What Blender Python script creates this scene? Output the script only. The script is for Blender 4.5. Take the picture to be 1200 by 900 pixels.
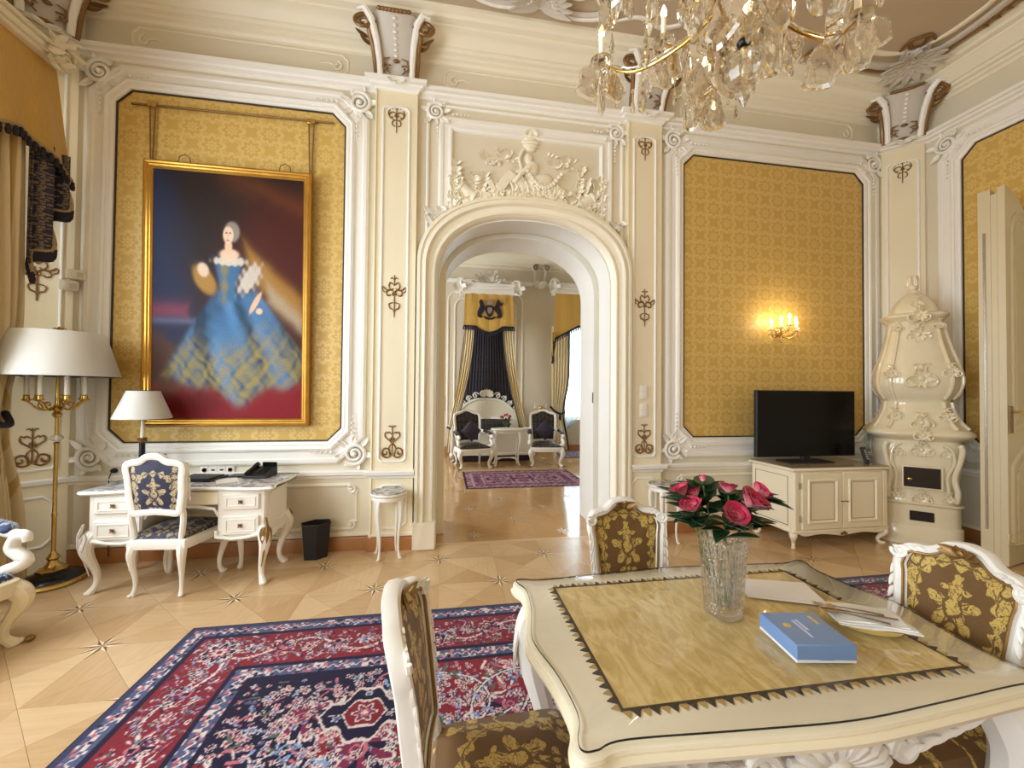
# Palace salon with a view through an arched doorway into a bedroom.
# World: X along the wall that faces the camera, Y into the depth, Z up, metres.
import bpy, math, random
import numpy as np
from math import sin, cos, pi, sqrt, radians, atan2
from mathutils import Matrix, Vector

for o in list(bpy.data.objects):
    bpy.data.objects.remove(o)
SC = bpy.context.scene
COL = SC.collection
random.seed(7)
RNG = np.random.default_rng(11)

# ------------------------------------------------------------------ camera
EYE = 1.5
YAW, PITCH, ROLL, FPX, SHY = .1657, .0171, -.0089, 476., 1.9
_fw = np.array([sin(YAW)*cos(PITCH), cos(YAW)*cos(PITCH), sin(PITCH)])
_rt = np.array([cos(YAW), -sin(YAW), 0.])
_dn = np.cross(_fw, _rt)
_a = _rt*cos(ROLL)+_dn*sin(ROLL)
_b = -_rt*sin(ROLL)+_dn*cos(ROLL)
cam_data = bpy.data.cameras.new('camera')
cam = bpy.data.objects.new('camera', cam_data)
COL.objects.link(cam)
cam_data.sensor_width = 36.
cam_data.sensor_fit = 'HORIZONTAL'
cam_data.lens = FPX/1200*36
cam_data.shift_y = SHY/1200
cam_data.clip_start = .02
cam.matrix_world = Matrix(((_a[0], -_b[0], -_fw[0], 0), (_a[1], -_b[1], -_fw[1], 0), (_a[2], -_b[2], -_fw[2], EYE), (0, 0, 0, 1)))
SC.camera = cam

# ------------------------------------------------------------------ colour management and world
SC.view_settings.view_transform = 'Standard'
SC.view_settings.look = 'None'
SC.view_settings.gamma = 1
SC.view_settings.exposure = -0.12
SC.cycles.use_denoising = True
SC.cycles.sample_clamp_indirect = 6
SC.cycles.max_bounces = 10
SC.cycles.diffuse_bounces = 5
SC.cycles.transmission_bounces = 8
SC.cycles.transparent_max_bounces = 12
SC.cycles.caustics_refractive = False
SC.cycles.caustics_reflective = False
wd = bpy.data.worlds.new('overcast_sky')
SC.world = wd
wd.use_nodes = True
wd.node_tree.nodes['Background'].inputs[0].default_value = (.80, .90, 1, 1)
wd.node_tree.nodes['Background'].inputs[1].default_value = 2.2

def daylight(name, loc, size, direction, power, col=(.82, .91, 1)):
    d = bpy.data.lights.new(name, 'AREA')
    d.shape = 'RECTANGLE'; d.size, d.size_y = size
    d.energy = power; d.color = col
    o = bpy.data.objects.new(name, d); COL.objects.link(o)
    o.location = loc
    o.rotation_euler = Vector(direction).to_track_quat('-Z', 'Y').to_euler()
    return o
# daylight through the tall windows: three in the salon's left wall, two in the bedroom
for yy in (2.35, -.05, -2.45):
    daylight('window_daylight', (-3.62, yy, 2.0), (1.5, 3.1), (1, 0, -.12), 190)
daylight('window_daylight', (3.95, 10.62, 1.95), (1.5, 2.4), (0, -1, -.1), 150)
daylight('window_daylight', (-3.62, 7.6, 2.0), (1.6, 3.1), (1, 0, -.1), 340)

# ------------------------------------------------------------------ node expressions
class Ex:
    """A scalar shader expression: arithmetic on it builds Math nodes."""
    def __init__(s, nt, v): s.nt = nt; s.v = v
    def _m(s, op, *a):
        n = s.nt.nodes.new('ShaderNodeMath'); n.operation = op
        for i, x in enumerate((s,)+a):
            x = x.v if isinstance(x, Ex) else x
            if isinstance(x, (int, float)): n.inputs[i].default_value = x
            else: s.nt.links.new(x, n.inputs[i])
        return Ex(s.nt, n.outputs[0])
    def __add__(s, o): return s._m('ADD', o)
    __radd__ = __add__
    def __sub__(s, o): return s._m('SUBTRACT', o)
    def __rsub__(s, o): return Ex(s.nt, float(o))._m('SUBTRACT', s)
    def __mul__(s, o): return s._m('MULTIPLY', o)
    __rmul__ = __mul__
    def __truediv__(s, o): return s._m('DIVIDE', o)
    def __pow__(s, o): return s._m('POWER', o)
    def __neg__(s): return s._m('MULTIPLY', -1.)
    def sin(s): return s._m('SINE')
    def cos(s): return s._m('COSINE')
    def abs(s): return s._m('ABSOLUTE')
    def fract(s): return s._m('FRACT')
    def floor(s): return s._m('FLOOR')
    def sqrt(s): return s._m('SQRT')
    def min(s, o): return s._m('MINIMUM', o)
    def max(s, o): return s._m('MAXIMUM', o)
    def gt(s, o): return s._m('GREATER_THAN', o)
    def lt(s, o): return s._m('LESS_THAN', o)
    def atan2(s, o): return s._m('ARCTAN2', o)
    def step(s, a, b):          # smooth ramp 0..1 from a to b
        n = s.nt.nodes.new('ShaderNodeMapRange'); n.interpolation_type = 'SMOOTHSTEP'
        s.nt.links.new(s.v, n.inputs[0])
        n.inputs[1].default_value = a; n.inputs[2].default_value = b
        return Ex(s.nt, n.outputs[0])

def coords(nt, kind='Object', loc=(0, 0, 0), scale=(1, 1, 1), rot=(0, 0, 0)):
    tc = nt.nodes.new('ShaderNodeTexCoord')
    mp = nt.nodes.new('ShaderNodeMapping')
    mp.inputs[1].default_value = loc; mp.inputs[2].default_value = rot; mp.inputs[3].default_value = scale
    nt.links.new(tc.outputs[kind], mp.inputs[0])
    return mp.outputs[0]
def xyz(nt, vec):
    n = nt.nodes.new('ShaderNodeSeparateXYZ'); nt.links.new(vec, n.inputs[0])
    return [Ex(nt, n.outputs[i]) for i in range(3)]
def noise(nt, vec, scale=5., detail=3., rough=.5, dist=0.):
    n = nt.nodes.new('ShaderNodeTexNoise'); nt.links.new(vec, n.inputs['Vector'])
    n.inputs['Scale'].default_value = scale; n.inputs['Detail'].default_value = detail
    n.inputs['Roughness'].default_value = rough; n.inputs['Distortion'].default_value = dist
    return Ex(nt, n.outputs[0])
def voronoi(nt, vec, scale=10., feature='F1', out='Distance', rand=1.):
    n = nt.nodes.new('ShaderNodeTexVoronoi'); n.feature = feature
    nt.links.new(vec, n.inputs['Vector']); n.inputs['Scale'].default_value = scale
    n.inputs['Randomness'].default_value = rand
    return n.outputs[out]
def rgb(nt, c):
    n = nt.nodes.new('ShaderNodeRGB'); n.outputs[0].default_value = (c[0], c[1], c[2], 1); return n.outputs[0]
def mixc(nt, f, a, b):
    n = nt.nodes.new('ShaderNodeMix'); n.data_type = 'RGBA'
    if isinstance(f, Ex): f = f.v
    if isinstance(f, (int, float)): n.inputs[0].default_value = f
    else: nt.links.new(f, n.inputs[0])
    for i, c in ((6, a), (7, b)):
        if isinstance(c, (tuple, list)): n.inputs[i].default_value = (c[0], c[1], c[2], 1)
        else: nt.links.new(c, n.inputs[i])
    return n.outputs[2]
def bump(nt, bsdf, h, strength=.3, dist=.01):
    n = nt.nodes.new('ShaderNodeBump'); n.inputs['Strength'].default_value = strength
    n.inputs['Distance'].default_value = dist
    nt.links.new(h.v if isinstance(h, Ex) else h, n.inputs['Height'])
    nt.links.new(n.outputs[0], bsdf.inputs['Normal'])

def srgb(r, g, b):
    f = lambda c: ((c/255+.055)/1.055)**2.4 if c > 10 else c/255/12.92
    return (f(r), f(g), f(b))
MATS = {}
def mat(name, col=(.8, .8, .8), rough=.5, metal=0., build=None, spec=None, coat=0., sheen=0., trans=0., ior=None, emit=None, var=.0, vscale=6., alpha=None, subsurface=0.):
    m = bpy.data.materials.new(name); m.use_nodes = True
    nt = m.node_tree; b = nt.nodes['Principled BSDF']
    b.inputs['Base Color'].default_value = (*col, 1)
    b.inputs['Roughness'].default_value = rough
    b.inputs['Metallic'].default_value = metal
    if spec is not None: b.inputs['Specular IOR Level'].default_value = spec
    if coat: b.inputs['Coat Weight'].default_value = coat; b.inputs['Coat Roughness'].default_value = .08
    if sheen: b.inputs['Sheen Weight'].default_value = sheen; b.inputs['Sheen Roughness'].default_value = .4
    if trans: b.inputs['Transmission Weight'].default_value = trans
    if ior: b.inputs['IOR'].default_value = ior
    if alpha is not None: b.inputs['Alpha'].default_value = alpha
    if subsurface: b.inputs['Subsurface Weight'].default_value = subsurface
    if emit:
        b.inputs['Emission Color'].default_value = (*emit[0], 1); b.inputs['Emission Strength'].default_value = emit[1]
    if var:       # gentle mottling so that no surface is a flat colour
        f = noise(nt, coords(nt), vscale, 4.)
        nt.links.new(mixc(nt, f, tuple(c*(1-var) for c in col), tuple(min(1, c*(1+var)) for c in col)), b.inputs['Base Color'])
    if build: build(nt, b)
    MATS[name] = m
    return m

# ------------------------------------------------------------------ mesh builder
class MB:
    def __init__(s): s.v = []; s.f = []; s.T = None
    def add(s, vs, fs):
        n = len(s.v)
        if s.T is not None: vs = [tuple(s.T @ Vector(p)) for p in vs]
        s.v += [tuple(map(float, p)) for p in vs]
        s.f += [tuple(i+n for i in f) for f in fs]
        return s
    def box(s, c, d, rz=0., taper=1.):
        x, y, z = d[0]/2, d[1]/2, d[2]/2
        vs = []
        for k, zz in enumerate((-z, z)):
            t = taper if k else 1.
            for a, b in ((-x, -y), (x, -y), (x, y), (-x, y)):
                a *= t; b *= t
                vs.append((c[0]+a*cos(rz)-b*sin(rz), c[1]+a*sin(rz)+b*cos(rz), c[2]+zz))
        return s.add(vs, [(3, 2, 1, 0), (4, 5, 6, 7), (0, 1, 5, 4), (1, 2, 6, 5), (2, 3, 7, 6), (3, 0, 4, 7)])
    def rbox(s, c, d, r=.006):
        # box with all edges chamfered by r
        x, y, z = d[0]/2, d[1]/2, d[2]/2
        r = min(r, x*.9, y*.9, z*.9)
        rings = []
        for zz, i, k in ((-z, r, r*.4), (-z+r, 0., r), (z-r, 0., r), (z, r, r*.4)):
            a, b = x-i, y-i
            q = ((-a, -b+k), (-a+k, -b), (a-k, -b), (a, -b+k), (a, b-k), (a-k, b), (-a+k, b), (-a, b-k))
            rings.append([(c[0]+u, c[1]+w, c[2]+zz) for u, w in q])
        return s.loft(rings, True, True)
    def loft(s, rings, cap0=False, cap1=False, closed=True, loop=False):
        n = len(rings[0]); vs = [p for r in rings for p in r]; fs = []
        m = len(rings)
        for i in range(m if loop else m-1):
            a, b = i*n, ((i+1) % m)*n
            for j in range(n if closed else n-1):
                k = (j+1) % n
                fs.append((a+j, a+k, b+k, b+j))
        if cap0: fs.append(tuple(reversed(range(n))))
        if cap1: fs.append(tuple(range((m-1)*n, m*n)))
        return s.add(vs, fs)
    def lathe(s, prof, seg=24, c=(0, 0, 0), sq=None, rfun=None):
        rings = []
        for r, z in prof:
            q = []
            for k in range(seg):
                a = 2*pi*k/seg
                if sq:
                    ca, sa = cos(a), sin(a)
                    f = (abs(ca)**sq+abs(sa)**sq)**(-1/sq)
                else: f = 1.
                if rfun: f *= rfun(a, z)
                q.append((c[0]+r*f*cos(a), c[1]+r*f*sin(a), c[2]+z))
            rings.append(q)
        return s.loft(rings, prof[0][0] > 1e-5, prof[-1][0] > 1e-5)
    def tube(s, path, r, seg=8, closed=False, flat=1., up=None, cap=True):
        P = [Vector(p) for p in path]; n = len(P)
        if not isinstance(r, (list, tuple)): r = [r]*n
        tang = []
        for i in range(n):
            if closed: t = P[(i+1) % n]-P[i-1]
            else: t = P[min(i+1, n-1)]-P[max(i-1, 0)]
            tang.append(t.normalized() if t.length > 1e-9 else Vector((0, 0, 1)))
        u = Vector(up) if up is not None else Vector((0, 0, 1))
        if abs(u.normalized().dot(tang[0])) > .95: u = Vector((1, 0, 0)) if up is None else Vector((.3, .5, .8))
        rings = []
        for i in range(n):
            if up is not None: u = Vector(up)
            sd = tang[i].cross(u)
            if sd.length < 1e-6: sd = tang[i].orthogonal()
            sd.normalize(); w = sd.cross(tang[i]).normalized(); u = w
            rings.append([tuple(P[i]+(sd*cos(2*pi*k/seg)+w*flat*sin(2*pi*k/seg))*r[i]) for k in range(seg)])
        return s.loft(rings, cap and not closed, cap and not closed, True, closed)
    def prism(s, out, h0, h1, f=lambda u, v, h: (u, v, h), inset=0.):
        # extrude a 2D outline (counter-clockwise) between heights h0 and h1
        n = len(out)
        rings = [[f(u, v, h0) for u, v in out]]
        if inset:
            o2 = offset(out, inset)
            rings += [[f(u, v, h1-inset) for u, v in out], [f(u, v, h1) for u, v in o2]]
        else: rings.append([f(u, v, h1) for u, v in out])
        return s.loft(rings, True, True)
    def ell(s, c, r, seg=12, rings=8, rot=None):
        R = rot or Matrix.Identity(3)
        q = []
        for i in range(1, rings):
            t = pi*i/rings
            q.append([tuple(Vector(c)+R @ Vector((r[0]*sin(t)*cos(2*pi*k/seg), r[1]*sin(t)*sin(2*pi*k/seg), -r[2]*cos(t)))) for k in range(seg)])
        s.loft(q, False, False)
        n = len(s.v); top = tuple(Vector(c)+R @ Vector((0, 0, r[2]))); bot = tuple(Vector(c)+R @ Vector((0, 0, -r[2])))
        if s.T is not None: top = tuple(s.T @ Vector(top)); bot = tuple(s.T @ Vector(bot))
        s.v += [bot, top]; m = rings-1; b0 = n-m*seg
        for k in range(seg):
            j = (k+1) % seg
            s.f.append((n, b0+j, b0+k)); s.f.append((n+1, b0+(m-1)*seg+k, b0+(m-1)*seg+j))
        return s
    def leaf(s, base, d, nrm, L, W, curl=.25, cup=.15, thick=.0015, seg=6, wav=0.):
        # a leaf blade from base along d, curling towards nrm, with a little thickness
        d = Vector(d).normalized(); nrm = Vector(nrm); nrm = (nrm-d*nrm.dot(d)).normalized(); sd = d.cross(nrm)
        top, bot = [], []
        for i in range(seg+1):
            t = i/seg
            w = W*.5*(sin(pi*min(1, t**.75*.98+.02))**.8)*(1+wav*sin(9*t))+.0004
            c = Vector(base)+d*(L*(t-curl*.35*t*t))+nrm*(curl*L*t*t)
            r = [c-sd*w+nrm*(cup*w), c-sd*w*.5+nrm*(cup*.3*w), c, c+sd*w*.5+nrm*(cup*.3*w), c+sd*w+nrm*(cup*w)]
            top.append([tuple(p+nrm*thick) for p in r]); bot.append([tuple(p-nrm*thick) for p in r])
        rings = [a+list(reversed(b)) for a, b in zip(top, bot)]
        return s.loft(rings, True, True)
    def sweep(s, path, prof, f, closed=True):
        # moulding: profile (offset to the left of travel, height) along a 2D path, mitred
        rings = []
        n = len(path)
        for i in range(n):
            p = np.array(path[i], float)
            a = np.array(path[i-1], float) if (i or closed) else None
            b = np.array(path[(i+1) % n], float) if (i < n-1 or closed) else None
            e0 = (p-a)/np.linalg.norm(p-a) if a is not None else None
            e1 = (b-p)/np.linalg.norm(b-p) if b is not None else None
            if e0 is None: e0 = e1
            if e1 is None: e1 = e0
            n0 = np.array([-e0[1], e0[0]]); n1 = np.array([-e1[1], e1[0]])
            m = n0+n1; m = m/max(1e-6, m @ n0) if m @ n0 > .3 else n0
            rings.append([f(*(p+m*o), h) for o, h in prof])
        return s.loft(rings, False, False, False, closed)
    def build(s, name, m, parent=None, loc=None, rot=None, smooth=True, sharp=38, sub=0, bev=0., col=None):
        me = bpy.data.meshes.new(name)
        me.from_pydata(s.v, [], s.f); me.update()
        o = bpy.data.objects.new(name, me); COL.objects.link(o)
        me.materials.append(MATS[m] if isinstance(m, str) else m)
        if smooth:
            me.polygons.foreach_set('use_smooth', [True]*len(me.polygons))
            me.set_sharp_from_angle(angle=radians(sharp))
        if parent is not None: o.parent = parent
        if loc is not None: o.location = loc
        if rot is not None: o.rotation_euler = rot
        if bev:
            q = o.modifiers.new('bevel', 'BEVEL'); q.width = bev; q.segments = 2; q.limit_method = 'ANGLE'; q.angle_limit = radians(40)
        if sub:
            q = o.modifiers.new('subdivision', 'SUBSURF'); q.levels = sub; q.render_levels = sub
        return o

def offset(out, d):
    n = len(out); r = []
    for i in range(n):
        p = np.array(out[i], float); a = np.array(out[i-1], float); b = np.array(out[(i+1) % n], float)
        e0 = (p-a)/max(1e-9, np.linalg.norm(p-a)); e1 = (b-p)/max(1e-9, np.linalg.norm(b-p))
        n0 = np.array([-e0[1], e0[0]]); n1 = np.array([-e1[1], e1[0]])
        m = n0+n1; q = m @ n0
        m = m/q if q > .35 else n0
        r.append(tuple(p+m*d))
    return r
def spline(pts, n=8, closed=False):
    # Catmull-Rom through points of any dimension
    P = [np.array(p, float) for p in pts]; m = len(P); out = []
    for i in range(m if closed else m-1):
        if closed: a, b, c, d = P[i-1], P[i], P[(i+1) % m], P[(i+2) % m]
        else: a, b, c, d = P[max(i-1, 0)], P[i], P[i+1], P[min(i+2, m-1)]
        for k in range(n):
            t = k/n
            out.append(tuple(.5*((2*b)+(c-a)*t+(2*a-5*b+4*c-d)*t*t+(3*b-a-3*c+d)*t**3)))
    if not closed: out.append(tuple(P[-1]))
    return out
def spiral(c, r0, r1, a0, a1, n=24):
    return [(c[0]+(r0+(r1-r0)*t/n)*cos(a0+(a1-a0)*t/n), c[1]+(r0+(r1-r0)*t/n)*sin(a0+(a1-a0)*t/n)) for t in range(n+1)]

def props(o, label=None, cat=None, group=None, kind=None):
    if label: o['label'] = label
    if cat: o['category'] = cat
    if group: o['group'] = group
    if kind: o['kind'] = kind
    return o
def empty(name, loc=(0, 0, 0), rz=0., label=None, cat=None, group=None, kind=None):
    o = bpy.data.objects.new(name, None); COL.objects.link(o)
    o.location = loc; o.rotation_euler = (0, 0, rz); o.empty_display_size = .1
    return props(o, label, cat, group, kind)
def share(src, parent=None, loc=(0, 0, 0), rot=(0, 0, 0), scale=None):
    o = src.copy(); COL.objects.link(o); o.parent = parent
    o.location = loc; o.rotation_euler = rot
    if scale is not None: o.scale = scale
    return o
def copy_tree(o, parent=None):
    c = o.copy(); COL.objects.link(c); c.parent = parent
    for ch in list(o.children): copy_tree(ch, c)
    return c
def colour_attr(o, cols):
    a = o.data.color_attributes.new('tint', 'FLOAT_COLOR', 'POINT')
    buf = np.ones((len(o.data.vertices), 4), np.float32); buf[:, :3] = cols
    a.data.foreach_set('color', buf.ravel())
def tint_mat(name, rough=.8, bumpscale=0., bumpstr=.3, spec=.3, sheen=0., coat=0.):
    def b(nt, bs):
        n = nt.nodes.new('ShaderNodeVertexColor'); n.layer_name = 'tint'
        c = n.outputs[0]
        if bumpscale:
            f = noise(nt, coords(nt), bumpscale, 2.)
            h = nt.nodes.new('ShaderNodeHueSaturation'); nt.links.new(c, h.inputs['Color'])
            nt.links.new((f*.7+.65).v, h.inputs['Value']); c = h.outputs[0]
            bump(nt, bs, f, bumpstr, .004)
        nt.links.new(c, bs.inputs['Base Color'])
    return mat(name, rough=rough, build=b, spec=spec, sheen=sheen, coat=coat)
def grid_mesh(name, xs, ys, zf, material, parent=None):
    nx, ny = len(xs), len(ys)
    X, Y = np.meshgrid(xs, ys)
    V = np.stack([X, Y, zf(X, Y)], -1).reshape(-1, 3)
    i = np.arange(nx*ny).reshape(ny, nx)
    F = np.stack([i[:-1, :-1], i[:-1, 1:], i[1:, 1:], i[1:, :-1]], -1).reshape(-1, 4)
    me = bpy.data.meshes.new(name)
    me.vertices.add(len(V)); me.vertices.foreach_set('co', V.ravel())
    me.loops.add(F.size); me.loops.foreach_set('vertex_index', F.ravel())
    me.polygons.add(len(F)); me.polygons.foreach_set('loop_start', np.arange(0, F.size, 4)); me.polygons.foreach_set('loop_total', np.full(len(F), 4))
    me.update(); me.validate()
    me.polygons.foreach_set('use_smooth', [True]*len(me.polygons))
    o = bpy.data.objects.new(name, me); COL.objects.link(o)
    me.materials.append(MATS[material]); o.parent = parent
    return o, X.ravel(), Y.ravel()

# ------------------------------------------------------------------ materials
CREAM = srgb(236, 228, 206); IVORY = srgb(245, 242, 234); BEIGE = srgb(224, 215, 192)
def plaster(c, v=.04):
    def b(nt, bs):
        co = coords(nt)
        f = noise(nt, co, 2.5, 5.)
        nt.links.new(mixc(nt, f, tuple(x*(1-v) for x in c), tuple(min(1, x*(1+v)) for x in c)), bs.inputs['Base Color'])
        bump(nt, bs, noise(nt, co, 60., 3.), .06, .004)
    return b
mat('wall_paint', CREAM, .55, build=plaster(BEIGE))
mat('pilaster_paint', CREAM, .5, build=plaster(srgb(240, 229, 198)))
mat('stucco_white', IVORY, .42, build=plaster(IVORY, .03))
mat('stucco_cream', CREAM, .45, build=plaster(srgb(240, 232, 210), .03))
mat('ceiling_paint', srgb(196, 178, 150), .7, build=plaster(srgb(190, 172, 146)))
mat('stucco_brown', srgb(134, 98, 56), .4, .35, var=.25, vscale=40)
mat('stucco_shade', srgb(206, 198, 186), .5, build=plaster(srgb(206, 198, 186), .06))
mat('dark_cord', srgb(60, 48, 36), .6, var=.1)
mat('baseboard_wood', srgb(168, 112, 62), .35, var=.15, vscale=14)
mat('reveal_paint', srgb(226, 224, 216), .4, build=plaster(srgb(226, 224, 216), .03))
mat('bedroom_paint', srgb(218, 206, 184), .6, build=plaster(srgb(216, 205, 184)))
mat('window_glass', (.9, .95, 1), .02, trans=1., ior=1.05)

def wall_damask(nt, bs):
    # staggered medallions of a silk damask; the figure differs in sheen more than in hue
    x, y, z = xyz(nt, coords(nt))
    x = x+y
    P, Q = .325, .31
    def med(ox, oz):
        u = ((x/P+ox).fract()-.5)*P
        v = ((z/Q+oz).fract()-.5)*Q
        r = (u*u+v*v*1.1).sqrt(); a = v.atan2(u)
        core = (r-(a*8).cos()*.012).step(.046, .036)*(r-.018).abs().step(.002, .006)
        ring = ((r-(a*4).cos().abs()*.030-.072).abs()).step(.022, .012)
        lob = ((r-(a*16).cos()*.006-.108).abs()).step(.012, .006)
        return core.max(ring).max(lob*.6)
    m = med(0, 0).max(med(.5, .5))
    fine = noise(nt, coords(nt), 300., 2.)
    f = (m*.85+(fine-.5)*.25)
    nt.links.new(mixc(nt, f, srgb(206, 168, 84), srgb(222, 190, 116)), bs.inputs['Base Color'])
    nt.links.new((.58-m*.22).v, bs.inputs['Roughness'])
    bump(nt, bs, fine+m*.6, .12, .002)
mat('gold_damask', srgb(205, 165, 80), .5, build=wall_damask, spec=.55, sheen=.25)

def wood(c0, c1, sc=1.):
    def b(nt, bs):
        oi = nt.nodes.new('ShaderNodeObjectInfo')
        rnd = Ex(nt, oi.outputs['Random'])
        va = nt.nodes.new('ShaderNodeVectorMath'); va.operation = 'ADD'
        co = coords(nt, 'Object', scale=(2.2*sc, 26*sc, 4))
        nt.links.new(co, va.inputs[0])
        cb = nt.nodes.new('ShaderNodeCombineXYZ'); nt.links.new((rnd*37).v, cb.inputs[0]); nt.links.new((rnd*91).v, cb.inputs[1])
        nt.links.new(cb.outputs[0], va.inputs[1])
        g = noise(nt, va.outputs[0], 1.6, 5., .6, .6)
        f = g*.7+rnd*.34-.06
        nt.links.new(mixc(nt, f, c0, c1), bs.inputs['Base Color'])
        bump(nt, bs, g, .03, .002)
    return b
mat('parquet_oak', (.5, .3, .15), .24, build=wood(srgb(182, 144, 100), srgb(214, 182, 138)), spec=.5)
mat('parquet_pale', (.5, .3, .15), .24, build=wood(srgb(192, 156, 112), srgb(224, 194, 152)), spec=.5)
mat('parquet_dark', (.2, .1, .05), .3, build=wood(srgb(96, 60, 34), srgb(128, 84, 48)))
mat('inlay_pale', (.5, .3, .15), .3, build=wood(srgb(226, 202, 160), srgb(244, 226, 190)))
mat('parquet_room2', (.5, .3, .15), .11, build=wood(srgb(172, 128, 80), srgb(206, 166, 114)), spec=.6)

# ------------------------------------------------------------------ room shell
BY = 4.06            # face of the wall opposite the camera
WT = .80             # its thickness
LX, RX = -3.45, 5.42 # side walls
RY = -3.6            # wall behind the camera
B2 = 10.4            # far wall of the bedroom
CZ = 5.05            # ceiling
DC, DHW = .83, .905  # doorway centre and clear half width
def back(u, v, h): return (u, BY-h, v)                       # wall plane: u = X, v = Z, h = proud of the wall
def arch(hw, zt, z0, n=2.25, seg=40, zb=0.):
    # doorway outline from the lower left, over the basket arch, to the lower right
    p = [(DC-hw, zb)]
    for k in range(seg+1):
        a = pi-pi*k/seg
        ca, sa = cos(a), sin(a)
        f = (abs(ca)**n+abs(sa)**n)**(-1/n)
        p.append((DC+hw*f*ca, z0+(zt-z0)*f*sa))
    p.append((DC+hw, zb))
    return p
INNER = arch(DHW, 3.27, 2.62)
def wall_with_door(name, y0, y1, x0, x1, material):
    # solid wall with the arched opening cut out, built as strips around the opening
    mb = MB()
    for y in (y0, y1):
        pass
    n = len(INNER)
    out = []
    for i, (u, v) in enumerate(INNER):
        t = i/(n-1)
        # outer rectangle point that belongs to each opening point
        if i == 0: out.append((x0, 0.))
        elif i == n-1: out.append((x1, 0.))
        else:
            k = (i-1)/(n-3)
            w, h = x1-x0, 5.3
            L = k*(h*2+w)
            out.append((x0, L) if L < h else ((x0+L-h, h) if L < h+w else (x1, h-(L-h-w))))
    # make sure that the two upper corners are part of the outer boundary
    for tx, tz in ((x0, 5.3), (x1, 5.3)):
        j = min(range(1, n-1), key=lambda q: (out[q][0]-tx)**2+(out[q][1]-tz)**2); out[j] = (tx, tz)
    rings = []
    for i in range(n):
        a, b = INNER[i], out[i]
        rings.append([(a[0], y0, a[1]), (b[0], y0, b[1]), (b[0], y1, b[1]), (a[0], y1, a[1])])
    mb.loft(rings, True, True)
    o = mb.build(name, material, smooth=False)
    return props(o, kind='structure', label='cream plaster wall with a tall arched doorway')
wall_back = wall_with_door('wall_back', BY, BY+WT, LX-.4, RX+.4, 'wall_paint')

def slab(name, c, d, m, label):
    return props(MB().box(c, d).build(name, m, smooth=False), kind='structure', label=label)
floor = slab('floor', ((LX+RX)/2, (RY+BY+.02)/2, -.06), (RX-LX, BY+.02-RY, .1), 'parquet_oak', 'patterned oak parquet floor with star inlays')
floor2 = slab('floor', ((LX+RX)/2, (BY+.02+B2)/2, -.06), (RX-LX, B2-BY-.02, .1), 'parquet_room2', 'polished oak parquet floor of the bedroom')
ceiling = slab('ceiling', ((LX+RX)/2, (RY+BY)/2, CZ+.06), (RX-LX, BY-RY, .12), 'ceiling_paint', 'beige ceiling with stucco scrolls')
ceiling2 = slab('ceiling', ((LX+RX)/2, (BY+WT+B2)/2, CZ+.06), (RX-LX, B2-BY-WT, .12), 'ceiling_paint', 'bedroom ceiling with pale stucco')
slab('wall_rear', ((LX+RX)/2, RY-.1, 2.5), (RX-LX+.8, .2, 5.2), 'wall_paint', 'cream wall behind the viewer')

def wall_with_windows(name, axis, pos, thick, a0, a1, wins, m, label):
    # wall along one axis with rectangular window openings (a_lo, a_hi, z_lo, z_hi)
    mb = MB()
    def blk(a, b, z0, z1):
        if b-a < 1e-4 or z1-z0 < 1e-4: return
        c = (a+b)/2
        if axis == 'y': mb.box((pos, c, (z0+z1)/2), (thick, b-a, z1-z0))
        else: mb.box((c, pos, (z0+z1)/2), (b-a, thick, z1-z0))
    cur = a0
    for lo, hi, z0, z1 in sorted(wins):
        blk(cur, lo, -.1, 5.2); blk(lo, hi, -.1, z0); blk(lo, hi, z1, 5.2); cur = hi
    blk(cur, a1, -.1, 5.2)
    return props(mb.build(name, m, smooth=False), kind='structure', label=label)
LWIN = [(yy-.75, yy+.75, .45, 3.55) for yy in (2.35, -.05, -2.45)]
wall_left = wall_with_windows('wall_left', 'y', LX-.2, .4, RY, BY, LWIN, 'wall_paint', 'cream wall with tall windows')
wall_right = slab('wall_right', (RX+.1, (RY+BY)/2, 2.5), (.2, BY-RY, 5.2), 'wall_paint', 'cream wall with gold damask panel beside the stove')
wall_left2 = wall_with_windows('wall_left', 'y', LX-.2, .4, BY+WT, B2, [(6.8, 8.4, .45, 3.55)], 'bedroom_paint', 'bedroom side wall with window')
wall_right2 = slab('wall_right', (RX+.1, (BY+WT+B2)/2, 2.5), (.2, B2-BY-WT, 5.2), 'bedroom_paint', 'bedroom side wall')
wall_back2 = wall_with_windows('wall_back', 'x', B2+.2, .4, LX-.4, RX+.2, [(3.18, 4.7, .80, 3.25)], 'bedroom_paint', 'pale bedroom wall with curtained window')

# window frames with glass
def window(name, axis, pos, lo, hi, z0, z1):
    t = empty(name, (0, 0, 0), kind='structure', label='tall white casement window')
    mb = MB()
    def bar(a0, a1, b0, b1):
        c = ((a0+a1)/2, (b0+b1)/2); d = (a1-a0, b1-b0)
        if axis == 'y': mb.box((pos, c[0], c[1]), (.06, d[0], d[1]))
        else: mb.box((c[0], pos, c[1]), (d[0], .06, d[1]))
    m = (lo+hi)/2
    for a in (lo, hi-.06): bar(a, a+.06, z0, z1)
    bar(m-.04, m+.04, z0, z1)
    for z in (z0, z1-.06, z0+(z1-z0)*.68): bar(lo, hi, z, z+.06)
    mb.build('window_frame', 'stucco_white', t, smooth=False)
    for a, b in ((lo+.06, m-.04), (m+.04, hi-.06)):
        for c, d in ((z0+.06, z0+(z1-z0)*.68), (z0+(z1-z0)*.68+.06, z1-.06)):
            q = MB()
            if axis == 'y': q.box((pos, (a+b)/2, (c+d)/2), (.006, b-a, d-c))
            else: q.box(((a+b)/2, pos, (c+d)/2), (b-a, .006, d-c))
            q.build('pane', 'window_glass', t, smooth=False)
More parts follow.
